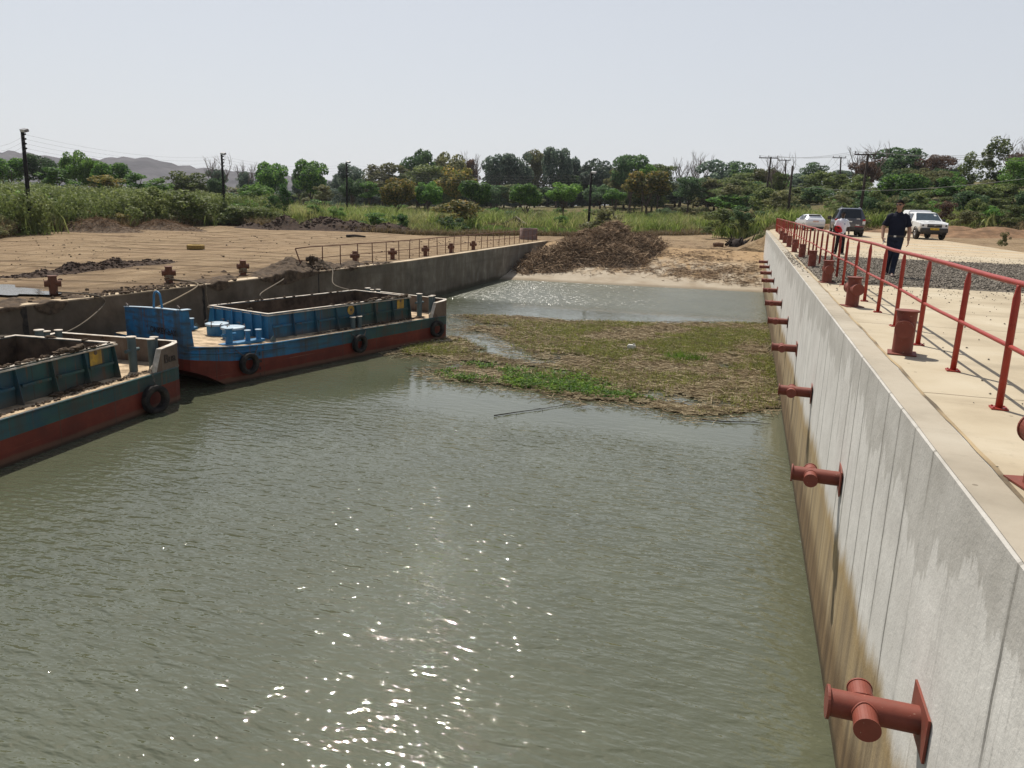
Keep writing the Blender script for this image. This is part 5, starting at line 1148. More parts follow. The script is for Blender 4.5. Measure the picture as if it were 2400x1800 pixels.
# single bushes one can tell apart in the middle ground
for a in [
 (1075, 464, 530, 116, 96, 'bush', 'orange', 'wide rusty leaved bush in the middle ground'), (940, 500, 542, 44, 84, 'bush', 'vine', 'dark upright bush behind the end of the dark earth mound'),
 (1062, 506, 546, 66, 88, 'bush', 'vine', 'dark low bush before the wide rusty bush'), (1415, 488, 545, 92, 92, 'bush', 'brown', 'brown twiggy bush right of the fourth light pole'),
 (1316, 504, 526, 32, 104, 'bush', 'mango', 'small green bush in the dry strip left of the fourth light pole'), (735, 478, 506, 44, 94, 'bush', 'mango', 'dark green bush left of the third light pole foot'),
 (790, 482, 512, 40, 93, 'bush', 'bright', 'yellow green bush behind the dark earth mound'), (880, 498, 540, 80, 86, 'bush', 'mango', 'broad dark bush behind the dark earth mound, right of the third light pole'),
 (430, 440, 528, 118, 90, 'bush', 'reed', 'big leafy thicket left of the second light pole'), (360, 436, 528, 90, 86, 'bush', 'reed', 'olive thicket behind the second brush mound'),
 (572, 466, 526, 70, 98, 'bush', 'bright', 'feathery thicket right of the second light pole'), (1742, 500, 548, 60, 94, 'bush', 'reed', 'tall green clump at the far end of the right wall'), (1690, 484, 542, 74, 97, 'bush', 'reed', 'bright reed clump left of the far end of the right wall'),
 (1660, 530, 548, 40, 93, 'bush', 'olive', 'low weed clump at the far edge of the dirt'), (1778, 560, 594, 22, 74, 'bush', 'olive', 'weeds growing against the end of the right wall'),
 (2352, 566, 582, 26, 50, 'bush', 'brown', 'lone dry tuft on the dirt right of the deck'), (2265, 490, 535, 66, 82, 'bush', 'brown', 'dark bush on the dirt bank right of the white pickup'), (2215, 470, 520, 52, 88, 'bush', 'red', 'reddish bush above the white pickup'),
 (2010, 500, 532, 60, 88, 'bush', 'brown', 'brown bush behind the dark pickup'), (2380, 480, 526, 70, 84, 'bush', 'olive', 'olive bush at the right edge above the bank')]:
    tree(*a, group=None, name='bush', cat='bush', trunk=False)
# ================================================================= HEAPS, FLOATING REEDS, YARD THINGS
def sticks(name, P, L, r0, m, seed, tilt=0.35, az=None, seg3=True, normal=None):
    """thin straight stalks (triangular section) centred at P"""
    r_ = np.random.default_rng(seed); n = len(P); a = r_.uniform(0, 6.283, n) if az is None else az; e = r_.normal(0, tilt, n)
    d = np.stack([np.cos(a)*np.cos(e), np.sin(a)*np.cos(e), np.sin(e)], 1)
    if normal is not None: d = d-normal*((d*normal).sum(1)*0.75)[:, None]; d /= np.linalg.norm(d, axis=1)[:, None]
    u = np.cross(d, r_.normal(size=(n, 3))); u /= np.linalg.norm(u, axis=1)[:, None]; v = np.cross(d, u)
    rows = []; bend = np.cross(d, u)*(r_.normal(0, .06, n)*L)[:, None]
    for t_, k in ((-0.5, 1.0), (0.05, 1.0), (0.5, 0.6)):
        c = P+d*(L*t_)[:, None]+(bend if t_ == 0.05 else 0)
        for q in range(3):
            an = 2*math.pi*q/3; rows.append(c+(u*math.cos(an)+v*math.sin(an))*(r0*k)[:, None])
    V_ = np.stack(rows, 1).reshape(-1, 3); f = np.array([[b*3+q, b*3+(q+1) % 3, b*3+3+(q+1) % 3, b*3+3+q] for b in range(2) for q in range(3)])
    return np_mesh(name, V_, (f[None]+(np.arange(n)*9)[:, None, None]).reshape(-1, 4), m)
def straw_mat(name, a, b_, c):
    t = NT(name); g = t.n('ShaderNodeNewGeometry').outputs['Random Per Island']; return t.fin(t.ramp(g, [(0, a), (0.55, b_), (1, c)]), 0.95, spec=0.1)
M_STRAW = straw_mat('dead brown cane stalks', (0.075, 0.050, 0.033), (0.22, 0.152, 0.096), (0.46, 0.34, 0.225))
M_STRAW2 = straw_mat('floating dead reeds', (0.10, 0.074, 0.043), (0.29, 0.222, 0.135), (0.58, 0.48, 0.32))
M_HEAP = simple('rotting cane litter', (0.115, 0.082, 0.056), 0.98, var=0.5, scale=5, bump=0.8, dist=0.05)
M_EARTH = simple('dark dug earth', (0.052, 0.035, 0.026), 0.95, var=0.5, scale=2.5, bump=1.0, dist=0.12, dust=(0.11, 0.07, 0.045), dustamt=0.5)
def heap_mesh(name, blobs, bounds, zf, m, step, rough, seed, label, cat, kind=None, group=None, minh=0.02):
    """mound from soft lumps over the ground function zf"""
    x0, x1, y0, y1 = bounds; xs = np.arange(x0, x1, step); ys_ = np.arange(y0, y1, step); X_, Y_ = np.meshgrid(xs, ys_)
    h = np.zeros_like(X_)
    for cx, cy, rx, ry, a, hh in blobs: h = np.maximum(h, hh*np.clip(1.15*blob(X_, Y_, cx, cy, rx, ry, a)-0.15, 0, 1))
    hn = h*(1+rough*fbm(X_, Y_, 1.6/max(step, .05)*0.12, 5, seed))+rough*0.25*np.clip(h*4, 0, 1)*fbm(X_, Y_, 4.5, 3, seed+3)*np.minimum(h+.1, .5)
    Z_ = zf(X_, Y_)+np.where(h > 0.001, hn, 0)-0.05
    V_ = np.stack([X_, Y_, Z_], -1).reshape(-1, 3); ix = np.arange(X_.size).reshape(X_.shape); F_ = np.stack([ix[:-1, :-1], ix[:-1, 1:], ix[1:, 1:], ix[1:, :-1]], -1).reshape(-1, 4)
    keep = (h.reshape(-1)[F_] > minh).any(1); F_ = F_[keep]; used = np.unique(F_); mp = np.zeros(len(V_), int); mp[used] = np.arange(len(used))
    o = np_mesh(name, V_[used], mp[F_], m, smooth=True); tag(o, label, cat, group, kind); return o, V_[used], h.reshape(-1)[used]
rampg = lambda x, y: np.where(y > 72.0, terrain(x, y), ramp_z(x, y)+0.01)
# the big heap of dead cane on the slipway
HB = [(-12.2, 68.6, 2.5, 2.8, 0, 1.75), (-12.0, 72.2, 1.9, 2.3, 0, 1.75), (-14.0, 65.4, 2.4, 2.6, 0.3, 1.35), (-9.4, 69.0, 1.6, 2.4, 0, 1.25), (-15.6, 62.9, 1.8, 2.8, 0.2, 0.9), (-10.6, 65.2, 2.2, 2.0, 0, 1.05), (-9.0, 71.6, 1.4, 2.0, 0, 1.0), (-14.2, 71.0, 1.6, 2.2, 0, 1.2), (-16.5, 60.8, 1.1, 1.7, 0, 0.45)]
hp, HV_, hh_ = heap_mesh('cane_heap', HB, (-18, 0, 58.5, 79), rampg, M_HEAP, 0.16, 0.16, 5, 'big brown heap of dead cane stalks piled on the slipway', 'heap')
w_ = np.clip(hh_, 0.03, None); pk = np.random.default_rng(3).choice(len(HV_), 11000, p=w_**.6/np.sum(w_**.6))
P = HV_[pk]+np.random.default_rng(4).normal(0, .09, (11000, 3)); r_ = np.random.default_rng(5)
sk = sticks('stalks', P+np.array([0, 0, .06]), r_.uniform(.35, 1.5, len(P)), r_.uniform(.012, .032, len(P)), M_STRAW, 6, 0.42); sk.parent = hp; sk['kind'] = 'stuff'
# litter trailed over the slipway and the dirt
n = 4200; r_ = np.random.default_rng(7); lx = r_.uniform(-17, 1.2, n*3); ly = r_.uniform(59.2, 73, n*3)
den = 0.75*blob(lx, ly, -2.5, 62.0, 3.4, 1.3, 0.25)+0.9*blob(lx, ly, 0.0, 60.6, 1.3, 1.4)+0.8*blob(lx, ly, -6, 62.8, 4.2, 1.5, .1)+0.5*blob(lx, ly, -4, 67, 4, 4)+0.4*blob(lx, ly, -13, 61, 4, 1.2)+0.9*blob(lx, ly, -0.2, 64, 1.4, 2.0)
k = r_.random(n*3) < den*(0.35+0.75*(fbm(lx, ly, 1.1, 4, 6) > 0)); lx, ly = lx[k], ly[k]
o = sticks('cane_litter', np.stack([lx, ly, rampg(lx, ly)+0.05], 1), r_.uniform(.2, .8, len(lx)), r_.uniform(.010, .022, len(lx)), M_STRAW, 8, 0.12); tag(o, 'trails of dead cane litter on the pale slipway', 'litter', kind='stuff')
# floating reed mat
MAT = np.array([(-12.3, 26.2), (-13.0, 27.4), (-12.2, 28.6), (-12.0, 31.0), (-11.6, 31.6), (-12.4, 34.6), (-13.6, 36.4), (-11, 37.4), (-8.5, 36.9), (-6.6, 37.9), (-4, 38.3), (-1.5, 40.2), (1.38, 40.9), (1.38, 24.0), (0.6, 22.6), (-0.6, 21.4), (-1.65, 21.3), (-3.2, 22.2), (-4.2, 21.6), (-5.6, 21.9), (-7.6, 22.4), (-9.3, 22.5), (-10.0, 23.4), (-9.4, 24.4), (-9.6, 25.3), (-10.6, 25.6)])
def in_poly(x, y, P_):
    c = np.zeros(np.shape(x), bool); j = len(P_)-1
    for i in range(len(P_)):
        xi, yi = P_[i]; xj, yj = P_[j]; hit = ((yi > y) != (yj > y)) & (x < (xj-xi)*(y-yi)/(yj-yi+1e-12)+xi); c ^= hit; j = i
    return c
def mat_den(x, y):
    """cover of the mat 0..1, open water leads between the reeds"""
    wx_ = x-.25+0.34*fbm(x, y, 0.9, 6, 31); wy2 = y-.25+0.4*fbm(x, y, 1.1, 6, 33); ins = in_poly(wx_, wy2, MAT).astype(float)
    gap = 1.5*blob(x, y, -9.7, 29.8, 2.8, 0.7, -0.95)+1.0*blob(x, y, -11.6, 31.0, 1.6, .5, -.4)+0.9*blob(x, y, -7.2, 28.4, 1.6, 0.3, 0.2)+0.85*blob(x, y, -3.2, 23.6, 2.6, 0.55, 0.1)*(.5+.8*fbm(x, y, 3.1, 3, 40))+.55*np.clip(fbm(x, y, 2.6, 4, 41)-.35, 0, 1)*3+0.95*blob(x, y, -10.9, 34.2, 1.0, 0.55)+0.8*blob(x, y, -7.8, 27.4, 1.5, 0.35, -.3)+0.6*blob(x, y, -6.8, 25.7, 2.2, 0.28)+0.55*blob(x, y, -1.2, 23.0, 1.6, .5)
    return ins*np.clip(1.15-1.25*gap*(1+.4*fbm(x, y, 2.2, 3, 20)) + 0.15*fbm(x, y, 1.3, 3, 21), 0, 1)
xs = np.arange(-14, 1.39, 0.13); ys_ = np.arange(20.8, 41.6, 0.13); X_, Y_ = np.meshgrid(xs, ys_); dn = mat_den(X_, Y_)
Z_ = 0.012+0.035*dn*(1+fbm(X_, Y_, 2.5, 4, 22)); V_ = np.stack([X_, Y_, Z_], -1).reshape(-1, 3); ix = np.arange(X_.size).reshape(X_.shape); F_ = np.stack([ix[:-1, :-1], ix[:-1, 1:], ix[1:, 1:], ix[1:, :-1]], -1).reshape(-1, 4)
rk = np.random.default_rng(3); keep = (dn.reshape(-1)[F_].mean(1) > 0.5+0.34*rk.random(len(F_))); F_ = F_[keep]; us_ = np.unique(F_); mp = np.zeros(len(V_), int); mp[us_] = np.arange(len(us_))
t = NT('sodden reed litter'); n1 = t.noise(t.mapping(t.pos(), (0.5, 1.6, 1)), 5, 6, 0.7); t.bump(n1, 0.9, 0.05)
M_SOD = t.fin(t.ramp(n1, [(0.3, (0.050, 0.040, 0.022)), (0.5, (0.15, 0.122, 0.064)), (0.72, (0.29, 0.24, 0.135))]), 0.8, spec=0.3)
o = np_mesh('reed_mat', V_[us_], mp[F_], M_SOD, smooth=True); tag(o, 'sodden base of the floating reed mat across the basin', 'reed mat', kind='stuff')
def spots(n, dens, seed, box_=(-14, 1.36, 20.6, 41.4)):
    r_ = np.random.default_rng(seed); out_ = []
    while sum(len(a) for a in out_) < n:
        x = r_.uniform(box_[0], box_[1], 40000); y = r_.uniform(box_[2], box_[3], 40000); k = r_.random(40000) < dens(x, y); out_.append(np.stack([x[k], y[k]], 1))
    return np.concatenate(out_)[:n]
A = np.concatenate([spots(27000, lambda x, y: mat_den(x, y)**2.5, 41), spots(1300, lambda x, y: (mat_den(x, y) < .1)*np.clip(mat_den(x+.5, y+.7)+mat_den(x, y+.9)+mat_den(x+.9, y), 0, 1), 40, (-14, 1.3, 20.2, 41))]); r_ = np.random.default_rng(42); az = np.where(r_.random(len(A)) < .6, r_.normal(0.15, .5, len(A)), r_.uniform(0, 6.28, len(A)))
o = sticks('floating_reeds', np.column_stack([A, r_.uniform(.03, .11, len(A))]), r_.uniform(.10, .55, len(A))*np.where(r_.random(len(A)) < .08, 2.2, 1), r_.uniform(.004, .011, len(A)), M_STRAW2, 43, 0.10, az); tag(o, 'brown dead reed stems floating in a mat across the basin', 'reeds', kind='stuff')
green = lambda x, y: mat_den(x, y)*np.clip(1.5*blob(x, y, -1.0, 34.0, 4.2, 4.6)+.5*blob(x, y, -0.4, 29, 2.0, 4.0)+0.9*blob(x, y, -5.6, 33.2, 2.4, 2.2)+0.8*blob(x, y, -11.6, 26.9, 1.2, .9)+0.5*blob(x, y, -4.5, 29.2, 3.2, 1.2)+.22, 0, 1)*np.clip(.45+1.3*fbm(x, y, .9, 4, 24), 0, 1)
A = spots(40000, green, 44); o = blades('floating_grass', np.column_stack([A, np.full(len(A), .03)]), rng.uniform(.08, .26, len(A)), rng.uniform(.014, .032, len(A)), rng.uniform(.3, 1.3, len(A)), grass_mat('yellow green water grass', (0.12, 0.14, 0.025), (0.27, 0.30, 0.055), (0.45, 0.46, 0.12)), 45); tag(o, 'yellow green grass growing in the far half of the floating mat', 'water grass', kind='stuff')
hya = lambda x, y: np.clip(1.6*blob(x, y, -7.4, 24.0, 2.5, 1.1, -.08)+1.3*blob(x, y, -9.2, 23.9, 1.2, .8)+1.0*blob(x, y, -4.6, 23.0, 1.9, .5, -.2)-.12, 0, 1)*np.clip(.6+.9*fbm(x, y, 1.2, 3, 25), 0, 1)*mat_den(x, y)
A = spots(1500, hya, 46); me = leaves_mesh('water_hyacinth', np.column_stack([A, rng.uniform(.04, .12, len(A))]), rng.uniform(.09, .17, len(A)), 620, 0.042, 47, .7, 1.2, leaf_mat('water hyacinth leaves', (0.04, 0.10, 0.012), (0.12, 0.25, 0.025), (0.25, 0.38, 0.055)))
o = bpy.data.objects.new('water_hyacinth', me); COL.objects.link(o); tag(o, 'bright green water hyacinth along the near edge of the mat', 'water hyacinth', kind='stuff')
A = spots(60, lambda x, y: 1.0*blob(x, y, -1.9, 29.6, .55, .3), 48); o = blades('sedge_tuft', np.column_stack([np.repeat(A, 8, 0)+rng.normal(0, .05, (480, 2)), np.full(480, .03)]), rng.uniform(.15, .42, 480), rng.uniform(.012, .026, 480), rng.uniform(.1, .8, 480), M_GREENG, 49); tag(o, 'small bright green sedge tuft standing up in the brown reed mat', 'sedge')
# drifting pieces
def dead_branch(pts, r0, label, m=None, twigs=2, seed=1):
    rr = random.Random(seed); b = MB(); b.path(pts, [r0*(1-.7*i/(len(pts)-1)) for i in range(len(pts))], 6)
    for k in range(twigs):
        p = Vector(pts[rr.randrange(1, len(pts)-1)]); q = p+Vector((rr.uniform(-.4, .4), rr.uniform(-.3, .1), rr.uniform(-.01, .06))); b.path([p, q], [r0*.5, r0*.2], 5)
    return tag(b.build('driftwood', m or M_DARKWOOD), label, 'branch')
p = [G(x, y, .03) for x, y in ((1158, 974), (1210, 966), (1270, 958), (1330, 948))]; dead_branch([tuple(q) for q in p], .017, 'thin dark branch floating just off the near edge of the mat', twigs=3, seed=3)
p = [G(x, y, .03) for x, y in ((1640, 982), (1700, 988), (1760, 989), (1808, 994))]; dead_branch([tuple(q) for q in p], .02, 'thin dark stick floating near the right wall', twigs=1, seed=5)
p = [G(x, y, .08) for x, y in ((1275, 818), (1332, 822))]; dead_branch([tuple(p[0]), tuple((p[0]+p[1])/2), tuple(p[1])], .05, 'pale bare log lying on the middle of the reed mat', simple('pale driftwood', (0.42, 0.32, 0.20), .9), 0)
p = [G(x, y, .06) for x, y in ((1018, 802), (1083, 795))]; dead_branch([tuple(p[0]), tuple((p[0]+p[1])/2), tuple(p[1])], .06, 'pale plank floating at the stern of the far barge', simple('wet plank', (0.46, 0.38, 0.28), .9), 0)
c = G(1480, 816, .10); b = MB(); b.loft([[(c[0]+sx*.17*k, c[1]+sy*.10*k, c[2]+z) for sx, sy in ((-1, -.8), (-.8, -1), (.8, -1), (1, -.8), (1, .8), (.8, 1), (-.8, 1), (-1, .8))] for z, k in ((-.1, .9), (-.08, 1), (.10, 1), (.15, .8))], smooth=False); jg = b.build('plastic_jug', simple('dirty white plastic', (0.55, 0.53, 0.47), .5, dust=(0.3, 0.24, .16)), bevel=.02)
b = MB(); b.tube((c[0]+.08, c[1], c[2]+.13), (c[0]+.08, c[1], c[2]+.20), .035, n=10); cp = b.build('cap', simple('dull cap', (0.25, 0.24, .22), .5)); cp.parent = jg; tag(jg, 'white plastic jug lying on the reed mat', 'jug')
# mounds in the yard
for i, (blobs, bounds, label) in enumerate([
  ([(-52.9, 53.4, 2.6, 1.8, .3, 1.15), (-51.0, 54.2, 1.5, 1.2, 0, .5)], (-58, -47, 50, 58), 'brown brush mound left, between the first two light poles'),
  ([(-52.6, 60.6, 2.8, 1.6, .2, .85), (-50.3, 61.5, 1.8, 1.0, 0, .35)], (-58, -46, 57, 65), 'lower brown brush mound right of the first one'),
  ([(-57.0, 45.0, 2.2, 1.6, .3, 1.0)], (-61, -53, 41.5, 49), 'brown brush mound at the left edge, beside the foot of the first light pole')]):
    o, hv, hh2 = heap_mesh('brush_mound', blobs, bounds, terrain, M_HEAP, 0.16, 0.15, 8+i, label, 'mound'); r_ = np.random.default_rng(60+i); wgt = np.clip(hh2, .02, None); kk = r_.choice(len(hv), 900, p=wgt/wgt.sum())
    s_ = sticks('twigs', hv[kk]+r_.normal(0, .05, (900, 3)), r_.uniform(.3, 1.1, 900), r_.uniform(.008, .02, 900), straw_mat('dry brush', (0.07, 0.04, 0.022), (0.19, 0.115, 0.065), (0.33, 0.23, 0.14)), 61+i, .35); s_.parent = o; s_['kind'] = 'stuff'
o, hv, hh2 = heap_mesh('earth_mound', [(-47.0, 72.5, 2.6, 1.8, .1, 1.25), (-43.0, 73.5, 3.2, 2.0, .1, 1.55), (-39.4, 74.0, 2.6, 1.8, .1, 1.1), (-35.8, 74.6, 2.6, 1.5, .1, .95), (-32.8, 75.4, 2.2, 1.1, .1, .4), (-50.0, 71.5, 1.8, 1.3, 0, .55)], (-54, -29, 67, 80), terrain, M_EARTH, 0.17, 0.32, 15, 'long dark brown earth mound at the back of the yard', 'mound')
r_ = np.random.default_rng(70); kk = r_.choice(len(hv), 420, p=hh2/hh2.sum()); clods('earth_clods', [(*hv[k_][:2], hv[k_][2]+.02, r_.uniform(.05, .20)) for k_ in kk], M_EARTH, 'dark clods on the long earth mound at the back of the yard', 'earth', seed=71)
a, c = G(40, 648), G(392, 613); dv = (c-a)/np.linalg.norm(c-a); an = math.atan2(dv[1], dv[0]); bl = []; rr = random.Random(4)
for k in range(22):
    q = a+(c-a)*(k+.5)/22; bl.append((q[0]+rr.gauss(0, .18), q[1]+rr.gauss(0, .15), rr.uniform(.7, 1.1), rr.uniform(.4, .65), an+rr.uniform(-.3, .3), rr.uniform(.22, .42)*(1 if 5 < k < 17 else .5)))
o, hv, hh2 = heap_mesh('mud_windrow', bl, (min(a[0], c[0])-2, max(a[0], c[0])+2, min(a[1], c[1])-2, max(a[1], c[1])+2), terrain, M_EARTH, 0.06, 0.4, 16, 'low ridge of dark mud scraped up across the left yard', 'mud ridge')
kk = np.random.default_rng(5).choice(len(hv), 600, p=hh2/hh2.sum()); clods('mud_clods', [(*hv[k_][:2], hv[k_][2]+.01, rr.uniform(.02, .065)) for k_ in kk], M_EARTH, 'dark clods along the low mud ridge in the left yard', 'mud', seed=72)
# mud spilt along the left quay edge, and the mound at the bent rail
bl = []; 
for k in range(70):
    y = rr.uniform(16.8, 38); bl.append((float(xL(y))-rr.uniform(.15, 1.3), y, rr.uniform(.2, .5), rr.uniform(.3, .8), rr.uniform(0, 3), rr.uniform(.04, .16)))
bl += [(-19.9, 31.0, 1.0, 1.9, .1, .55), (-19.6, 33.0, .8, 1.6, .1, .40), (-19.2, 29.4, .6, 1.3, .1, .3), (-19.3, 35.2, .6, 1.4, 0, .25)]
zq = lambda x, y: np.where(x > xL(y)-0.5, ZY+0.012, terrain(x, y))+np.where(x > xL(y)+.02, -3, 0)*0
o, hv, hh2 = heap_mesh('mud_spill', [b_ for b_ in bl], (-22.4, -18.2, 16, 40), zq, M_MUD, 0.055, 0.4, 18, 'dark mud spilt along the edge of the left quay, heaped at the bent rail post', 'mud')
ov = hv[:, 0] > xL(hv[:, 1])+0.04
me = o.data; co_ = np.empty(len(me.vertices)*3, np.float32); me.vertices.foreach_get('co', co_); co_ = co_.reshape(-1, 3); lim = xL(co_[:, 1])+0.05+0.03*np.sin(co_[:, 1]*9); dx = np.clip(co_[:, 0]-lim, 0, None); co_[:, 0] -= dx; co_[:, 2] -= dx*0.8; me.vertices.foreach_set('co', co_.ravel()); me.update()
pts = []
for k in range(520):
    y = rr.choice([rr.uniform(17, 38), rr.gauss(32, 1.4), rr.gauss(21.5, 1.2)]); y = min(max(y, 16.5), 38.5); x = float(xL(y))-abs(rr.gauss(.05, .55)); pts.append((x, y, ZY+.03+(.45*math.exp(-((y-31.6)/1.3)**2-((x+19.9)/.8)**2)), rr.uniform(.018, .07)))
clods('mud_clods', pts, M_MUD, 'mud lumps strewn along the edge of the left quay', 'mud', seed=73)
c = (xlr(31.8)+.25, 31.7); b = MB(); M_ = Matrix.Translation((c[0], c[1], ZY+.35)); b.lathe([(.12, -.1), (.12, .28), (.15, .30), (0, .31)], 16, M_); b.tube((c[0]-.25, c[1]-.1, ZY+.52), (c[0]+.25, c[1]+.1, ZY+.52), .10, n=14); tag(b.build('mooring_bollard', M_MUD), 'mud covered bollard half buried beside the bent rail post', 'bollard')
# tyre lying in the yard, concrete ring, stump pile
c = G(459, 584); b = MB(); b.lathe([(r_*1.55, q*1.5) for r_, q in tyre_mesh()], 36, Matrix.Identity(4)); o = b.build('tyre', simple('yellow dusty tyre', (0.30, 0.20, 0.06), .85, dust=(0.06, 0.045, 0.03)), loc=(c[0], c[1], float(terrain(c[0], c[1]))+.14)); tag(o, 'large tyre lying flat in the middle of the left yard', 'tyre')
c = G(1211, 562); b = MB(); b.lathe([(.85, -.05), (.85, 1.05), (.72, 1.05), (.72, .1)], 32, Matrix.Identity(4)); b.lathe([(.72, .12), (0, .12)], 32); o = b.build('concrete_ring', m_coping('pinkish well ring', (0.14, 0.09, 0.075), (0.20, 0.135, 0.115), (0.27, 0.20, 0.17)), loc=(-20.2, 72.4, float(terrain(-20.2, 72.4)))); tag(o, 'brownish concrete ring standing behind the far end of the brown railing', 'well ring')
c = np.array([-0.9, 75.5]); rr = random.Random(9); b = MB()
for k in range(46):
    a = rr.uniform(0, 6.28); e = rr.uniform(.1, 1.2); L = rr.uniform(.5, 1.3); q = Vector((rr.gauss(0, .45), rr.gauss(0, .4), .15)); d = Vector((math.cos(a)*math.cos(e), math.sin(a)*math.cos(e), math.sin(e))); b.path([q, q+d*L*.5+Vector((0, 0, rr.uniform(-.1, .1))), q+d*L], [rr.uniform(.07, .14), .07, .03], 6)
b.lathe([(0, .75), (.45, .62), (.75, .25), (.85, -.1)], 14); o = b.build('root_stump', M_DARKWOOD, loc=(c[0], c[1], float(terrain(c[0], c[1])))); tag(o, 'dark uprooted stump with spiky roots at the top of the slipway', 'stump')
b = MB(); b.path([(0, 0, .16), (.5, .15, .2), (.9, .2, .17)], [.20, .22, .19], 10); o = b.build('log', simple('cut log', (0.15, 0.085, 0.05), .9, var=.4), loc=(-3.0, 73.6, float(terrain(-3, 73.6)))); tag(o, 'short cut log lying left of the dark root stump', 'log')
b = MB(); b.path([(0, 0, .1), (.8, .1, .16), (1.9, -.1, .12)], [.12, .11, .07], 8); o = b.build('log', M_DARKWOOD, loc=(-34, 62, float(terrain(-34, 62)))); tag(o, 'dark log on the dirt before the long earth mound', 'log')
# thatched hut
c = AT(1205, 528, 104); gz = float(terrain(c[0], c[1])); hu = empty('thatched_hut', (c[0], c[1], gz), R(12), 'small grey thatched hut at the edge of the bright grass', 'hut')
M_THATCH = simple('grey old thatch', (0.20, 0.165, 0.125), .98, var=.45, scale=7, bump=.9, dist=.06); M_HWALL = simple('mud and pole wall', (0.085, 0.060, 0.042), .95, var=.5, scale=5, bump=.6, dist=.04)
b = MB(); b.hexa([(-1.15, -.8, 0), (1.15, -.8, 0), (1.15, .8, 0), (-1.15, .8, 0), (-1.15, -.8, 1.0), (1.15, -.8, 1.0), (1.15, .8, 1.0), (-1.15, .8, 1.0)]); b.add([(-1.15, -.8, 1.0), (1.15, -.8, 1.0), (0.3, -.8, 1.55)], [(0, 1, 2)]); b.build('wall', M_HWALL, hu)
b = MB(); rr = random.Random(2)
for sx in (-1, 1):
    a_ = [(0.25, -1.05, 1.72), (sx*1.55+.1, -1.05, .78), (sx*1.5+.1, 1.0, .80), (0.15, 1.0, 1.74)]; b.hexa([(x, y, z-.13) for x, y, z in a_]+a_)
b.build('roof', M_THATCH, hu, bevel=.04); b = MB(); b.add([(-.25, -.806, 0), (.3, -.806, 0), (.3, -.806, .85), (-.25, -.806, .85)], [(0, 1, 2, 3)]); b.build('doorway', simple('painted doorway shade', (.012, .01, .008), .95), hu)  # doorway is a flat panel, its inner shade painted near black
for x in (-1.2, 1.25):
    b = MB(); b.tube((x, -.95, 0), (x, -.95, .95), .05, n=6); b.build('post', M_DARKWOOD, hu)
# light poles
M_POLE = simple('black tarred pole', (0.016, 0.014, 0.013), .85, var=.5, scale=3); M_LAMP = simple('grey lamp housing', (0.16, 0.16, 0.165), .5); M_GLASS = simple('lamp glass', (0.5, 0.52, 0.54), .2)
def wires_(pts_list, label, group, r=.012, sag=.5, m=None):
    for p, q in pts_list:
        p, q = Vector(p), Vector(q); b = MB(); pts = []
        for k in range(15):
            t_ = k/14; v = p.lerp(q, t_); v.z -= sag*4*t_*(1-t_); pts.append(v)
        b.path(pts, r, 5); tag(b.build('power_line', m or M_WIRE), label, 'power line', group)
M_WIRE = simple('grey aluminium wire', (0.14, 0.14, 0.14), .6); 
def light_pole(px0, py0, px1, py1, D, label, lamp=True):
    base = AT(px0, py0, D); g = float(terrain(base[0], base[1])); base[2] = g; top = AT(px1, py1, D); t = empty('light_pole', tuple(base), 0, label, 'light pole', 'black wooden light poles'); d = top-base
    b = MB(); b.path([(0, 0, -.3), tuple(d*.5+np.array([.03, 0, 0])), tuple(d)], [.17, .145, .12], 10); b.build('pole', M_POLE, t)
    for k in range(4):
        b = MB(); q = d*(1-.045*(k+1)); b.tube((q[0]+.11, q[1], q[2]), (q[0]+.24, q[1], q[2]), .05, n=8); b.lathe([(.03, 0), (.06, .03), (.06, .09), (.03, .12)], 8, Matrix.Translation((q[0]+.25, q[1], q[2]-.03))); b.build('insulator', M_POLE, t)
    if lamp:
        b = MB(); q = d; b.box((q[0]+.33, q[1]-.12, q[2]-.06), (.62, .36, .22), R(-20), M=Matrix.Rotation(R(20), 3, 'X') @ Matrix.Rotation(R(-15), 3, 'Z')); lp = b.build('floodlight', M_LAMP, t, bevel=.03)
        b = MB(); b.box((q[0]+.33, q[1]-.30, q[2]-.10), (.52, .02, .17), M=Matrix.Rotation(R(20), 3, 'X') @ Matrix.Rotation(R(-15), 3, 'Z')); b.build('lamp_glass', M_GLASS, lp)
    return base, top
LPp = [light_pole(73, 548, 52, 304, 70, 'first light pole from the left, tallest, with a floodlight'), light_pole(528, 526, 519, 359, 98, 'second light pole from the left, with a small floodlight'), light_pole(813, 507, 812, 379, 112, 'third light pole, slim and straight, before the distant trees'), light_pole(1378, 548, 1386, 403, 96, 'fourth light pole, leaning right, behind the cane heap')]
l0 = AT(-120, 312, 62)
seq = [(l0[0], l0[1], l0[2])]+[tuple(t_) for _, t_ in LPp]
for k in range(4):
    wires_([((seq[i][0]+.25, seq[i][1], seq[i][2]-.35-.33*k), (seq[i+1][0]+.25, seq[i+1][1], seq[i+1][2]-.35-.33*k)) for i in range(4)], 'thin wire strung along the black light poles', 'wires along the light poles', .006, .7)
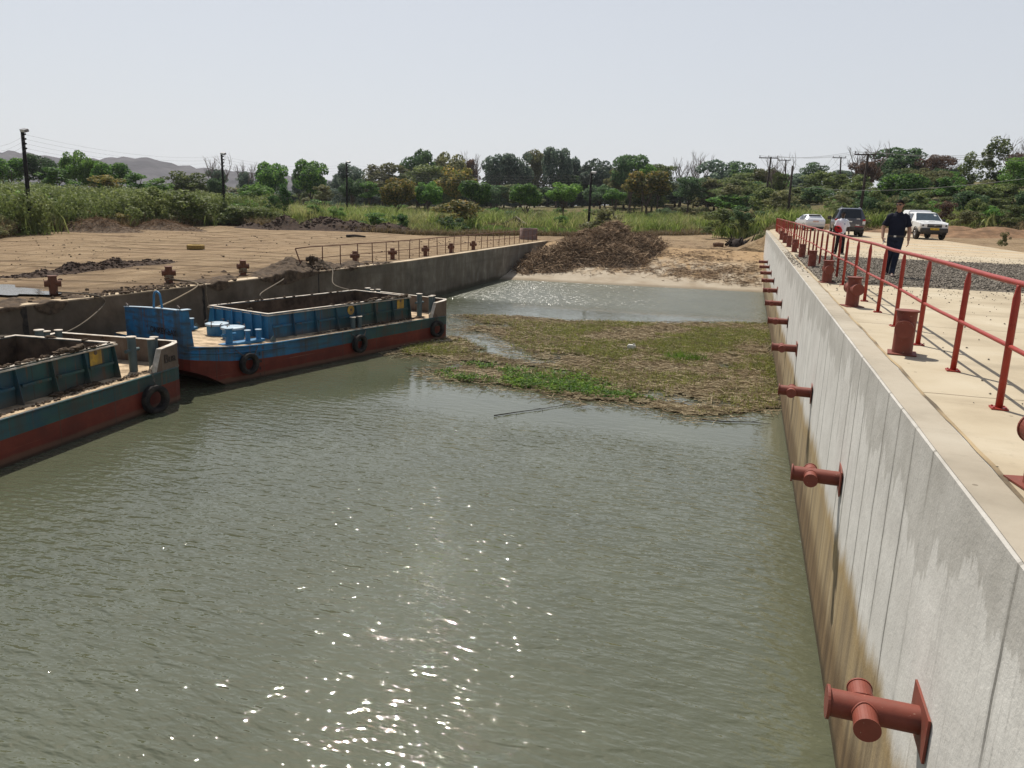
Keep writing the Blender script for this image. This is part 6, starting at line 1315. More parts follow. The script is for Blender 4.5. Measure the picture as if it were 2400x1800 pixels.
# utility poles with crossarms on the right
M_UPOLE = simple('dark weathered utility pole', (0.045, 0.036, 0.030), .9, var=.4, scale=3); M_INS = simple('brown insulator', (0.06, 0.04, 0.035), .35)
def utility(px0, py0, px1, py1, D, arm, label, ang=0.0, ins=3):
    base = AT(px0, py0, D); g = float(terrain(base[0], base[1])); base[2] = g; top = AT(px1, py1, D); t = empty('utility_pole', tuple(base), 0, label, 'utility pole', 'wooden utility poles on the right'); d = top-base
    b = MB(); b.path([(0, 0, -.3), tuple(d)], [.17, .12], 10); b.build('pole', M_UPOLE, t); out_ = []
    if arm:
        ax = Vector((math.cos(ang), math.sin(ang), 0)); q = Vector(d)*0.985; sh = -.12*arm
        b = MB(); b.box((q.x+ax.x*sh, q.y+ax.y*sh-.12, q.z), (arm, .11, .13), ang); b.build('crossarm', M_UPOLE, t)
        for k in range(ins):
            o_ = (-.5+k/(ins-1))*arm*.92+sh; c_ = q+ax*o_; b = MB(); b.tube((c_.x, c_.y-.12, c_.z+.06), (c_.x, c_.y-.12, c_.z+.16), .02, n=6); b.lathe([(.03, .16), (.075, .19), (.075, .23), (.05, .27), (.06, .31), (0, .34)], 10, Matrix.Translation((c_.x, c_.y-.12, c_.z))); b.build('insulator', M_INS, t); out_.append((base[0]+c_.x, base[1]+c_.y-.12, base[2]+c_.z+.3))
    return out_, top
U1, _ = utility(1791, 484, 1807, 368, 118, 2.6, 'left crossarm pole with three insulators, behind the end of the railing', .15)
U2, _ = utility(1841, 470, 1842, 374, 165, 2.3, 'thin crossarm pole just right of the left crossarm pole', .1)
_, T3 = utility(1845, 516, 1858, 388, 98, 0, 'plain dark pole without a crossarm, left of the white hatchback')
U4, _ = utility(1922, 440, 1923, 388, 190, 2.4, 'short distant crossarm pole above the parked cars', .1)
U5, _ = utility(1971, 456, 1971, 368, 150, 2.2, 'straight crossarm pole above the dark pickup', .1)
U6, _ = utility(2014, 514, 2035, 360, 92, 2.2, 'closest crossarm pole, leaning right, between the pickup and the walking man', .1)
far_r = [AT(2560, y, 86) for y in (352, 360, 372)]
for a, b_, n_ in ((U1, U2, 's'), (U2, U4, 's'), (U4, U5, 's'), (U5, U6, 's')): wires_([(a[k], b_[k]) for k in range(3)], 'slack wire looping between the crossarm poles', 'wires between the crossarm poles', .014, 1.6)
wires_([(U6[k], tuple(far_r[k])) for k in range(3)]+[(U1[k], U6[k]) for k in range(3)], 'long wire running out to the right from the crossarm poles', 'wires running to the right edge', .014, .45)
e = AT(2560, 396, 60); wires_([((T3[0], T3[1], T3[2]-2.2), tuple(e))], 'single thicker cable sagging across the right hillside', None, .013, .9)
# leaning pole stump with fallen branches left of the crossarm pole
b = MB(); b.path([(0, 0, 0), (.1, 0, 1.6), (.2, 0, 2.3)], [.28, .24, .2], 8); b.path([(.15, 0, 2.2), (-.9, -.2, 1.2), (-2.2, -.3, .2)], [.13, .11, .08], 6); b.path([(.2, 0, 2.1), (.7, 0, 1.5), (1.3, .1, 1.1)], [.13, .12, .06], 6); c = AT(1772, 478, 108); o = b.build('broken_tree', M_DARKWOOD, loc=(c[0], c[1], float(terrain(c[0], c[1]))+.4)); tag(o, 'broken dark tree stump with a fallen limb above the cane', 'tree stump')
# leaning marker post and bank at the right
c = G(2306, 552, 4.05); b = MB(); b.path([(0, 0, -.1), (.09, 0, .45), (.22, .02, .98)], [.055, .05, .045], 7); o = b.build('marker_post', M_RUST, loc=(c[0], c[1], float(terrain(c[0], c[1])))); tag(o, 'short leaning post on the dirt right of the white pickup', 'post')
tz = lambda x, y: terrain(x, y)
q = [G(x, y, 4.2) for x, y in ((2260, 548), (2330, 540), (2120, 548))]
o, hv, hh2 = heap_mesh('dirt_bank', [(19.5, 75.5, 3.6, 2.0, .1, 1.0), (25, 77, 4, 2.2, 0, 1.0), (31, 72, 3.5, 3.5, 0, .6), (14.5, 82, 4, 1.8, .1, .7), (9, 88, 4, 1.5, 0, .7), (18, 84, 4, 3, 0, .9)], (2, 38, 60, 92), tz, simple('reddish bank earth', (0.21, 0.125, 0.07), .95, var=.4, scale=1.2, bump=.8, dist=.1, dust=(0.10, .06, .035)), .3, .3, 25, 'low reddish earth bank behind the parked vehicles on the right', 'earth bank')

# tyre tracks pressed into the yard: soft darker ribbons over the dirt
def track(pts, label=None):
    P_ = [Vector((x, y, 0)) for x, y in pts]; c_ = []
    for i in range(len(P_)-1):
        a_, b_, c2_, d_ = P_[max(i-1, 0)], P_[i], P_[i+1], P_[min(i+2, len(P_)-1)]
        for k in range(14):
            t_ = k/14; c_.append(0.5*((2*b_)+(c2_-a_)*t_+(2*a_-5*b_+4*c2_-d_)*t_**2+(3*b_-a_-3*c2_+d_)*t_**3))
    V_ = []; F_ = []; W2 = []
    for off in (-0.85, 0.85):
        n0 = len(V_)
        for i in range(len(c_)):
            tg = (c_[min(i+1, len(c_)-1)]-c_[max(i-1, 0)]).normalized(); nn = Vector((-tg.y, tg.x, 0)); fade = min(1, i/6, (len(c_)-1-i)/6)
            for j, (o_, wt) in enumerate(((-.3, 0), (-.14, .17), (0, .12), (.14, .18), (.3, 0))):
                q = c_[i]+nn*(off+o_*(1+.25*math.sin(i*.9+off))); V_.append((q.x, q.y, float(terrain(q.x, q.y))+(.02 if wt else -.07))); W2.append(wt*fade*(.75+.35*math.sin(i*.55+off*3)))
        for i in range(len(c_)-1):
            for j in range(4): F_.append((n0+i*5+j, n0+i*5+j+1, n0+(i+1)*5+j+1, n0+(i+1)*5+j))
    o = np_mesh('tyre_tracks', np.array(V_), np.array(F_), M_GROUND, smooth=True); attr(o, 'mud', np.clip(W2, 0, 1)); attr(o, 'veg', np.zeros(len(V_))); o['kind'] = 'structure'
for pts in ([(-24.5, 17), (-30, 28), (-38, 38), (-46, 52), (-47, 62)], [(-45, 40), (-40, 44), (-36, 52), (-40, 60), (-46, 58), (-47, 48), (-41, 42), (-33, 38)], [(-22.2, 27), (-24, 40), (-23.5, 55), (-26, 72)], [(-21.5, 66), (-17, 75), (-10, 80), (-3, 84)], [(-28, 70), (-20, 79), (-12, 84), (-5, 88)]): track(pts)
rr2 = np.random.default_rng(90); n = 900; az = rr2.uniform(_eaz[0]+.02, -0.22, n); dd = rr2.uniform(25, 74, n); X_ = dd*np.sin(az); Y_ = dd*np.cos(az); k = (X_ < xL(Y_)-1.0) & (np.hypot(X_, Y_) < edge_D(X_, Y_)); X_, Y_ = X_[k], Y_[k]
k = fbm(X_, Y_, .35, 3, 50) > -.1; X_, Y_ = X_[k], Y_[k]
clods('dirt_clods', [(x, y, float(terrain(x, y))+.02, s_) for x, y, s_ in zip(X_, Y_, rr2.gamma(1.6, .012, len(X_))+.012)], M_EARTH, 'small dirt clods and stones scattered over the bare left yard', 'clods', seed=91)
# ================================================================= VEHICLES
def car_paint(name, c, dust=(0.30, 0.23, 0.15), amt=0.25):
    t = NT(name); co = t.obj(); s_ = t.sep(co); n = t.noise(co, 3, 5)
    low = t.math('SUBTRACT', 1.0, t.step(t.math('ADD', s_[2], t.math('MULTIPLY', n, 0.25)), 0.55, 1.05))
    col = t.mix(t.math('MULTIPLY', low, amt*2.2, clamp=True), c, dust); col = t.mix(t.math('MULTIPLY', t.ramp(n, [(0.4, 0), (0.8, 1)]), amt*.5), col, dust)
    t.b.inputs['Coat Weight'].default_value = 0.5; t.b.inputs['Coat Roughness'].default_value = 0.06; return t.fin(col, 0.35)
M_CWHITE = car_paint('white car paint', (0.70, 0.71, 0.74)); M_CWHITE2 = car_paint('white pickup paint', (0.78, 0.78, 0.77)); M_CDARK = car_paint('dark blue grey car paint', (0.032, 0.042, 0.068), amt=.35)
M_CGLASS = simple('dark car glass', (0.012, 0.015, 0.020), 0.06, var=.1); M_WSCREEN = simple('windscreen glass', (0.05, 0.07, 0.085), 0.08, var=.2)
M_TRIM = simple('black plastic trim', (0.018, 0.018, 0.02), 0.6, dust=(0.10, 0.075, 0.05), dustamt=.5); M_TYRE = simple('road tyre', (0.02, 0.019, 0.018), .85, dust=(0.12, .09, .06), dustamt=.6)
M_ALLOY = simple('dusty alloy rim', (0.35, 0.34, 0.33), .4, .6); M_LRED = simple('red lamp glass', (0.42, 0.012, 0.012), .2, var=.15); M_LCLEAR = simple('clear lamp glass', (0.62, 0.63, 0.64), .12, var=.2); M_CHROME = simple('chrome', (0.65, 0.66, 0.68), .15, 1.0, var=.1)
M_PLATE = simple('yellow number plate', (0.72, 0.48, 0.03), .5, var=.12); M_PINK = simple('pale pink red plate', (0.55, 0.35, 0.30), .5)
def carbody(name, st, m, parent, bevel=.05):
    """st rows: y, z0, zbelt, zroof, w0 (half, sill), wb (half, belt), wr (half, roof); nose at -Y"""
    b = MB(); rings = []
    for y, z0, zb, zr, w0, wb, wr in st:
        zm = z0+(zb-z0)*.55; L = [(w0*.93, z0), (w0, z0+.10), (wb*1.015, zm), (wb, zb), (wb*.99, zb+.02), (wr, zr-.03), (wr*.88, zr), (wr*.45, zr+.012)]
        rings.append([(x, y, z) for x, z in L]+[(-x, y, z) for x, z in L[::-1]])
    b.loft(rings, smooth=False); return b.build(name, m, parent, bevel=bevel, seg=3)
def quad_panel(b, p4, n_off):
    q = [Vector(p) for p in p4]; n = (q[1]-q[0]).cross(q[3]-q[0]).normalized()*n_off; b.hexa([v for v in q]+[v+n for v in q])
def wheel(parent, x, y, r, w_, side):
    M_ = Matrix.Translation((x, y, r)) @ Matrix.Rotation(R(90), 4, 'Y'); b = MB(); b.lathe([(r*.62, -w_/2), (r*.9, -w_/2), (r, -w_*.35), (r, w_*.35), (r*.9, w_/2), (r*.62, w_/2), (r*.62, -w_/2)], 28, M_); wh = b.build('wheel', M_TYRE, parent)
    b = MB(); s_ = side*w_*.42; b.lathe([(r*.62, s_), (r*.5, s_*.8), (r*.15, s_*.9), (0, s_*.95)], 28, M_)
    for k in range(6):
        a = k*math.pi/3; d = Vector((0, math.cos(a), math.sin(a))); c = Vector((x+s_*1.0, y, r)); b.tube(c+d*r*.1, c+d*r*.6, r*.09, r*.06, 6)
    b.build('rim', M_ALLOY, wh)
def arch(parent, x, y, r, side):
    b = MB(); pts = [(x, y+r*1.16*math.cos(a), r*1.02+r*1.16*math.sin(a)) for a in np.linspace(-.1, math.pi+.1, 15)]; b.path(pts, .035, 6); b.build('wheel_arch', M_TRIM, parent)
def plate_box(name, c, d, m, parent, M=None, bevel=0.0):
    b = MB(); b.box(c, d, M=M); return b.build(name, m, parent, bevel=bevel)
# --- white hatchback, tail towards the camera (rear at -Y)
def hatchback():
    t = empty('parked_car', (0, 0, 0), 0, 'white hatchback parked beyond the railing, seen from behind', 'car')
    st = [(-2.02, .42, .80, .86, .74, .80, .74), (-1.95, .30, .98, 1.02, .80, .85, .78), (-1.75, .26, 1.02, 1.20, .82, .87, .66), (-1.35, .24, 1.00, 1.44, .83, .88, .60), (-.5, .22, .96, 1.48, .84, .88, .62), (.35, .22, .93, 1.42, .84, .88, .61), (1.0, .22, .92, 1.06, .83, .87, .66), (1.75, .26, .82, .86, .80, .83, .70), (2.1, .34, .66, .68, .66, .68, .60)]
    carbody('body', st, M_CWHITE, t, .06)
    b = MB(); quad_panel(b, [(-.60, -1.80, 1.07), (.60, -1.80, 1.07), (.52, -1.44, 1.40), (-.52, -1.44, 1.40)], .02); b.build('rear_window', M_CGLASS, t)
    for s_ in (-1, 1):
        for y0, y1 in ((-1.30, -.62), (-.52, .28)):
            b = MB(); p = [(s_*.885, y0, 1.03), (s_*.885, y1, 1.00), (s_*.655, y1-.05, 1.39), (s_*.65, y0+.08, 1.38)]
            quad_panel(b, p if s_ > 0 else p[::-1], .015); b.build('side_window', M_CGLASS, t)
        b = MB(); b.hexa([(s_*.52, -1.99, .88), (s_*.86, -1.90, .88), (s_*.86, -1.70, .88), (s_*.52, -1.9, .88), (s_*.56, -1.95, 1.03), (s_*.86, -1.84, 1.06), (s_*.86, -1.66, 1.06), (s_*.56, -1.86, 1.03)]); b.build('tail_lamp', M_LCLEAR, t, bevel=.02)
        for y in (-1.25, 1.28): wheel(t, s_*.76, y, .32, .2, s_); arch(t, s_*.865, y, .32, s_)
        b = MB(); b.box((s_*.98, .45, 1.02), (.18, .10, .14)); b.build('mirror', M_CWHITE, t, bevel=.03)
    plate_box('bumper', (0, -2.0, .48), (1.62, .22, .26), M_CWHITE, t, bevel=.06); plate_box('lower_bumper', (0, -2.02, .33), (1.45, .2, .14), M_TRIM, t, bevel=.03)
    np_ = plate_box('number_plate', (0, -2.045, .86), (.50, .02, .12), M_PINK, t)
    plate_box('spoiler', (0, -1.48, 1.455), (1.05, .26, .035), M_CWHITE, t, bevel=.012)
    return t
h = hatchback(); h.location = (5.35, 78.8, ZD+.004); h.rotation_euler = (0, 0, R(12))
# --- dark double cab pickup with a canopy, tail towards the camera
def dark_pickup():
    t = empty('pickup_truck', (0, 0, 0), 0, 'dark blue grey pickup with a canopy, parked tail towards the camera', 'pickup truck')
    st = [(-2.62, .55, 1.08, 1.12, .84, .90, .84), (-2.58, .46, 1.12, 1.30, .87, .92, .74), (-2.35, .44, 1.13, 1.80, .88, .92, .64), (-2.1, .44, 1.12, 1.84, .88, .92, .66), (-1.0, .44, 1.10, 1.85, .89, .92, .67), (.3, .42, 1.08, 1.83, .89, .92, .66), (.9, .42, 1.08, 1.72, .89, .92, .64), (1.45, .42, 1.10, 1.16, .89, .91, .74), (2.3, .46, 1.00, 1.04, .87, .88, .74), (2.6, .52, .85, .87, .72, .76, .66)]
    carbody('body', st, M_CDARK, t, .05)
    b = MB(); quad_panel(b, [(-.66, -2.615, 1.20), (.66, -2.615, 1.20), (.56, -2.40, 1.74), (-.56, -2.40, 1.74)], .02); b.build('rear_window', M_CGLASS, t)
    plate_box('tailgate', (0, -2.635, .84), (1.42, .05, .52), M_CDARK, t, bevel=.02); plate_box('handle', (0, -2.67, .98), (.24, .03, .07), M_CHROME, t)
    for s_ in (-1, 1):
        l = plate_box('tail_lamp', (s_*.83, -2.60, .93), (.17, .10, .24), M_LCLEAR, t, bevel=.02); plate_box('red_lens', (s_*.83, -2.607, 1.08), (.175, .10, .12), M_LRED, l, bevel=.02)
        plate_box('badge', (s_*.46, -2.662, .76), (.22, .008, .05), M_CHROME, t); plate_box('canopy_latch', (s_*.48, -2.625, 1.16), (.22, .03, .04), M_CHROME, t)
        plate_box('reflector', (s_*.55, -2.71, .66), (.5, .02, .05), M_LRED, t)
        for y in (-1.6, 1.65): wheel(t, s_*.80, y, .40, .26, s_); arch(t, s_*.90, y, .40, s_)
        for y0, y1 in ((-2.25, -1.05), (-.9, -.25), (-.15, .75)):
            b = MB(); p = [(s_*.925, y0, 1.16), (s_*.925, y1, 1.14), (s_*.70, y1-.06, 1.70), (s_*.695, y0+.08, 1.70)]; quad_panel(b, p if s_ > 0 else p[::-1], .015); b.build('side_window', M_CGLASS, t)
        b = MB(); b.box((s_*1.06, 1.0, 1.18), (.26, .12, .24)); b.build('mirror', M_TRIM, t, bevel=.04)
        b = MB(); b.tube((s_*.55, -2.0, 1.90), (s_*.55, -.9, 1.90), .02, n=8); b.tube((s_*.55, -1.9, 1.84), (s_*.55, -1.9, 1.90), .02, n=6); b.tube((s_*.55, -1.0, 1.84), (s_*.55, -1.0, 1.90), .02, n=6); b.build('roof_rail', M_CHROME, t)
        plate_box('mud_flap', (s_*.80, -2.05, .42), (.28, .02, .34), M_TRIM, t)
    plate_box('bumper', (0, -2.70, .54), (1.66, .20, .20), M_TRIM, t, bevel=.03); plate_box('underbody', (0, -.3, .44), (1.3, 4.2, .22), M_TRIM, t)
    b = MB(); b.tube((.45, -2.62, .40), (.45, -2.2, .40), .04, n=8); b.build('exhaust', M_TRIM, t); return t
d = dark_pickup(); d.location = (7.05, 64.6, ZD+.004); d.rotation_euler = (0, 0, R(-2)); d.scale = (1.12, 1.12, 1.10)
# --- white pickup with a canopy, nose towards the camera
def white_pickup():
    t = empty('pickup_truck', (0, 0, 0), 0, 'white pickup with black bumper, parked nose towards the camera behind the walking man', 'pickup truck')
    st = [(-2.42, .62, .98, 1.00, .66, .74, .68), (-2.30, .52, 1.06, 1.09, .80, .84, .74), (-1.3, .46, 1.14, 1.17, .86, .87, .74), (-1.02, .44, 1.15, 1.20, .86, .88, .76), (-.30, .44, 1.12, 1.72, .86, .88, .66), (.1, .44, 1.12, 1.76, .86, .88, .66), (1.0, .44, 1.12, 1.76, .86, .88, .66), (1.05, .44, 1.12, 1.88, .86, .88, .68), (2.4, .46, 1.12, 1.88, .86, .88, .68), (2.55, .55, 1.10, 1.80, .84, .86, .66)]
    carbody('body', st, M_CWHITE2, t, .05)
    b = MB(); quad_panel(b, [(-.76, -.985, 1.215), (.76, -.985, 1.215), (.63, -.36, 1.68), (-.63, -.36, 1.68)], .02); wsx = b.build('windscreen', M_WSCREEN, t)
    b = MB(); quad_panel(b, [(.42, -.62, 1.515), (.56, -.62, 1.515), (.53, -.50, 1.605), (.40, -.50, 1.605)], .008); b.build('sticker', M_LCLEAR, wsx)
    b = MB(); b.hexa([(-.25, -1.75, 1.12), (.25, -1.75, 1.12), (.28, -1.25, 1.15), (-.28, -1.25, 1.15), (-.22, -1.70, 1.17), (.22, -1.70, 1.17), (.25, -1.25, 1.20), (-.25, -1.25, 1.20)]); sc = b.build('bonnet_scoop', M_CWHITE2, t, bevel=.02); plate_box('scoop_opening', (0, -1.735, 1.145), (.38, .02, .03), M_TRIM, sc)
    g = plate_box('grille', (0, -2.43, .90), (.86, .07, .22), M_TRIM, t, bevel=.03)
    for k in range(3): plate_box('grille_bar', (0, -2.47, .83+.06*k), (.80, .015, .018), M_CHROME if k == 2 else M_TRIM, g)
    b = MB()
    for k in range(3):
        a = R(90+120*k); c, s_ = math.cos(a), math.sin(a); b.poly([(0, -2.475, .92), (.03*c-.018*s_, -2.475, .92+.03*s_+.018*c), (.065*c, -2.475, .92+.065*s_), (.03*c+.018*s_, -2.475, .92+.03*s_-.018*c)], .012, Vector((0, -1, 0)))
    b.build('emblem', M_CHROME, g)
    for s_ in (-1, 1):
        l = plate_box('headlight', (s_*.655, -2.33, .90), (.32, .16, .22), M_LCLEAR, t, bevel=.04); b = MB(); b.lathe([(.075, 0), (.06, -.02), (0, -.03)], 14, Matrix.Translation((s_*.68, -2.405, .91)) @ Matrix.Rotation(R(-90), 4, 'X')); b.build('bulb', M_TRIM, l)
        plate_box('fog_lamp', (s_*.66, -2.40, .68), (.17, .06, .09), M_LCLEAR, t, bevel=.02)
        for y in (-1.55, 1.45): wheel(t, s_*.77, y, .37, .25, s_); arch(t, s_*.87, y, .37, s_)
        for y0, y1 in ((-.28, .42), (.5, .98), (1.15, 2.35)):
            b = MB(); p = [(s_*.885, y0, 1.17), (s_*.885, y1, 1.17), (s_*.695, y1-.05, 1.66), (s_*.69, y0+.18 if y0 < 0 else y0+.05, 1.64)]; quad_panel(b, p if s_ > 0 else p[::-1], .015); b.build('side_window', M_CGLASS, t)
        b = MB(); b.box((s_*1.02, -.62, 1.22), (.22, .10, .18)); b.build('mirror', M_TRIM, t, bevel=.04)
    plate_box('bumper', (0, -2.42, .60), (1.62, .24, .30), M_TRIM, t, bevel=.05); plate_box('skid_plate', (0, -2.30, .42), (1.1, .2, .12), M_TRIM, t, bevel=.03); plate_box('underbody', (0, .2, .44), (1.3, 4.2, .2), M_TRIM, t)
    np_ = plate_box('number_plate', (0, -2.555, .70), (.52, .015, .135), M_PLATE, t)
    o = text_mesh('MH 4373', .12, 'lettering', M_INK, np_, Matrix.Translation((-.235, -2.565, .66)) @ Matrix.Rotation(R(90), 4, 'X'), .004)
    return t
wp = white_pickup(); wp.location = (12.2, 64.0, ZD+.004); wp.rotation_euler = (0, 0, R(5)); wp.scale = (1.10, 1.10, 1.08)
# ================================================================= PEOPLE (figures face -Y; 1.80 m tall before scaling)
def skin_mat(name, a, b_): return simple(name, b_, .55, var=.18, scale=9, spec=.4)
def capsule(b, p, q, r0, r1, n=14):
    """tapered limb piece with round ends"""
    p, q = Vector(p), Vector(q); d = (q-p).normalized(); pts = []; rd = []
    for k in range(4): a = math.pi/2*(1-k/4); pts.append(p-d*r0*math.sin(a)); rd.append(max(.0012, r0*math.cos(a)))
    pts += [p, p.lerp(q, .5), q]; rd += [r0, (r0+r1)/2, r1]
    for k in range(1, 5): a = math.pi/2*k/4; pts.append(q+d*r1*math.sin(a)); rd.append(max(.0012, r1*math.cos(a)))
    b.path(pts, rd, n)
def ell_loft(b, rows, n=20):
    """rows: x, y, z, rx, ry"""
    b.loft([[(x+rx*math.cos(2*math.pi*k/n), y+ry*math.sin(2*math.pi*k/n), z) for k in range(n)] for x, y, z, rx, ry in rows])
def fused(name, b, m, parent, voxel=.008, smooth=2):
    o = b.build(name, m, parent); md = o.modifiers.new('one surface', 'REMESH'); md.mode = 'VOXEL'; md.voxel_size = voxel; md.use_smooth_shade = True
    if smooth: sm = o.modifiers.new('soften', 'SMOOTH'); sm.factor = .5; sm.iterations = smooth
    return o
def head(b, c, yaw, pitch=0.0):
    """face towards -Y before turning"""
    n, m_ = 36, 28; Rm = Matrix.Rotation(yaw, 3, 'Z') @ Matrix.Rotation(pitch, 3, 'X'); rings = []
    for i in range(1, m_):
        th = math.pi*i/m_; z = math.cos(th); ring = []
        for k in range(n):
            ph = 2*math.pi*k/n; x = math.sin(th)*math.cos(ph); y = math.sin(th)*math.sin(ph); sx, sy = .076, .096
            if z < -.1: sx *= 1-.34*min(1, (-z-.1)/.8)
            X_ = x*sx; Y_ = y*sy; Z_ = z*.118; f = max(0, -y)
            if f > .3:
                Y_ -= .019*math.exp(-((X_/.011)**2+((Z_+.018)/.016)**2)) + .010*math.exp(-((X_/.008)**2+((Z_-.008)/.022)**2))       # nose
                Y_ += .012*sum(math.exp(-(((X_-s_*.031)/.015)**2+((Z_-.012)/.011)**2)) for s_ in (-1, 1))                          # eye sockets
                Y_ -= .006*math.exp(-((X_/.04)**2+((Z_-.030)/.009)**2)) + .006*math.exp(-((X_/.020)**2+((Z_+.052)/.007)**2)) + .009*math.exp(-((X_/.022)**2+((Z_+.092)/.016)**2))
                Y_ += .005*math.exp(-((X_/.022)**2+((Z_+.060)/.0035)**2))
            if z < -.45 and y < .2: Y_ -= .006
            ring.append(tuple(Rm @ Vector((X_, Y_, Z_))+Vector(c)))
        rings.append(ring)
    b.loft(rings)
    for s_ in (-1, 1):                                  # ears
        p = Rm @ Vector((s_*.076, .008, .0))+Vector(c); q = Rm @ Vector((s_*.084, .014, .024))+Vector(c); capsule(b, p, q, .011, .014, 8)
    return Rm
def hand(b, w_, d, palm_n, side, curl, sc=1.0):
    """wrist point, direction down the hand, palm normal, thumb side (+1/-1 along d x n), finger curl"""
    d = Vector(d).normalized(); n = Vector(palm_n); n = (n-d*n.dot(d)).normalized(); s_ = d.cross(n)*side; w_ = Vector(w_)
    for k, o_ in enumerate((-.027, -.009, .009, .027)): capsule(b, w_+s_*o_*.7, w_+d*.082*sc+s_*o_, .0135, .0115, 8)
    for k, (o_, L) in enumerate(((.030, .072), (.010, .082), (-.010, .076), (-.029, .060))):
        p = w_+d*.088*sc+s_*o_; dd = d.copy()
        for j in range(3):
            a = curl*(.55+.35*j); e = (dd*math.cos(a)+n*math.sin(a)).normalized(); q = p+e*L*sc*(.46, .32, .24)[j]; capsule(b, p, q, .0092-.0008*j, .0086-.0008*j, 7); p = q; dd = e; n_ = n
    p = w_+d*.028+s_*.030; q = p+(d*.55+s_*.62+n*.35).normalized()*.042; capsule(b, p, q, .0125, .0105, 7); e = q+(d*.85+s_*.2+n*.45).normalized()*.034; capsule(b, q, e, .010, .0085, 7)
def person(label, m_skin, m_hair, hair_full, shirt_m, trouser_m, shoe_m, J, yaw, extras):
    t = empty('person', (0, 0, 0), 0, label, 'person'); b = MB(); hc = Vector(J['head']); Rm = head(b, hc, yaw, J.get('nod', 0))
    b.path([Vector(J['neck'])+Vector((0, .01, -.05)), Vector(J['neck'])+Vector((0, .005, .02)), hc+Rm @ Vector((0, .018, -.07))], [.062, .056, .054], 14)
    ell_loft(b, [(0, 0, .90, .13, .09), (0, 0, 1.0, .14, .09), (0, 0, 1.2, .145, .095), (0, 0, 1.38, .165, .10), (0, .01, 1.46, .14, .08), (0, .01, 1.50, .07, .06)])
    for s_, side in (('r', -1), ('l', 1)):
        sh, el, wr = J['sh_'+s_], J['el_'+s_], J['wr_'+s_]; capsule(b, sh, el, .054, .045); capsule(b, el, wr, .046, .030)
        hand(b, wr, J['hd_'+s_], J['hn_'+s_], J['hs_'+s_], J['curl_'+s_])
        hp, kn, an = J['hip_'+s_], J['kn_'+s_], J['an_'+s_]; capsule(b, hp, kn, .078, .052); capsule(b, kn, an, .050, .036); capsule(b, an, Vector(an)+Vector(J['ft_'+s_])*.09+Vector((0, 0, -.045)), .034, .026)
    fused('body', b, m_skin, t, .0062, 1)
    b = MB(); H = J.get('hem', .93)                    # shirt
    ell_loft(b, [(0, 0, H, .178, .118), (0, 0, H+.02, .180, .122), (0, 0, 1.05, .176, .122), (0, 0, 1.2, .184, .126), (0, 0, 1.34, .192, .128), (0, .005, 1.42, .180, .112), (0, .012, 1.468, .138, .088), (0, .014, 1.505, .085, .072), (0, .014, 1.512, .070, .062)])
    for s_ in ('r', 'l'):
        sh, el = Vector(J['sh_'+s_]), Vector(J['el_'+s_]); q = sh.lerp(el, .80); b.path([sh.lerp(el, -.22)+Vector((-sh.x*.28, 0, -.01)), sh, sh.lerp(el, .4), q], [.058, .068, .066, .073], 16)
    shirt = fused('shirt', b, shirt_m, t, .0095, 3)
    b = MB(); nk = Vector(J['neck'])                    # collar
    for s_ in (-1, 1): b.hexa([(s_*.012, -.072, 1.475), (s_*.062, -.088, 1.455), (s_*.072, -.040, 1.50), (s_*.035, -.050, 1.53), (s_*.012, -.082, 1.478), (s_*.064, -.098, 1.458), (s_*.080, -.046, 1.503), (s_*.038, -.056, 1.536)])
    b.path([(.07*math.cos(a), .012+.068*math.sin(a), 1.512) for a in np.linspace(-.9, math.pi+.9, 16)], .016, 8); b.build('collar', shirt_m, shirt)
    b = MB(); ell_loft(b, [(0, 0, .84, .165, .122), (0, 0, .90, .172, .122), (0, 0, 1.0, .166, .114), (0, 0, 1.015, .166, .114)])
    for s_ in ('r', 'l'):
        hp, kn, an = Vector(J['hip_'+s_]), Vector(J['kn_'+s_]), Vector(J['an_'+s_]); b.path([hp+Vector((0, 0, .05)), hp, hp.lerp(kn, .5), kn, kn.lerp(an, .5), an+(an-kn).normalized()*.035], [.09, .100, .088, .074, .066, .064], 16)
    fused('trousers', b, trouser_m, t, .0095, 3)
    for s_ in ('r', 'l'):
        an = Vector(J['an_'+s_]); f = Vector(J['ft_'+s_]).normalized(); sd = f.cross(Vector((0, 0, 1))); z0 = an.z-.085; rows = []
        for k, (u, w_, h_) in enumerate(((-.075, .020, .05), (-.06, .034, .085), (0, .038, .10), (.07, .042, .075), (.13, .046, .055), (.175, .036, .045), (.198, .012, .03))):
            c = Vector((an.x, an.y, z0))+f*u; rows.append([tuple(c+sd*w_*sx+Vector((0, 0, h_*sz+(.012 if sz == 0 else 0)*0))) for sx, sz in ((-1, 0), (-1.05, .35), (-.7, .85), (0, 1), (.7, .85), (1.05, .35), (1, 0))])
        b = MB(); b.loft(rows); b.build('shoe', shoe_m, t)
    b = MB(); n = 26; rows = []                         # hair: a cap that follows the skull, open over face and ears
    for i in range(0, 11):
        th = R(2+i*9.6); ring = []
        for k in range(n):
            ph = 2*math.pi*k/n; back = math.sin(ph); lim = np.interp(back, [-1, -.35, .1, 1], [R(58), R(66), R(88), R(108)]); tt = min(th, lim); g = 1.10+.02*math.sin(5*ph+i)+(.03 if hair_full else -.04); v = Vector((math.sin(tt)*math.cos(ph)*.076*g, math.sin(tt)*math.sin(ph)*.096*g, math.cos(tt)*.118*(g+.01 if hair_full else g))); ring.append(tuple(hc+Rm @ v))
        rows.append(ring)
    b.loft(rows, caps=False); b.add(rows[0], [tuple(range(n))]); ho = b.build('hair', m_hair, t); s2 = ho.modifiers.new('thickness', 'SOLIDIFY'); s2.thickness = .012; s2.offset = -1
    extras(t, hc, Rm); return t
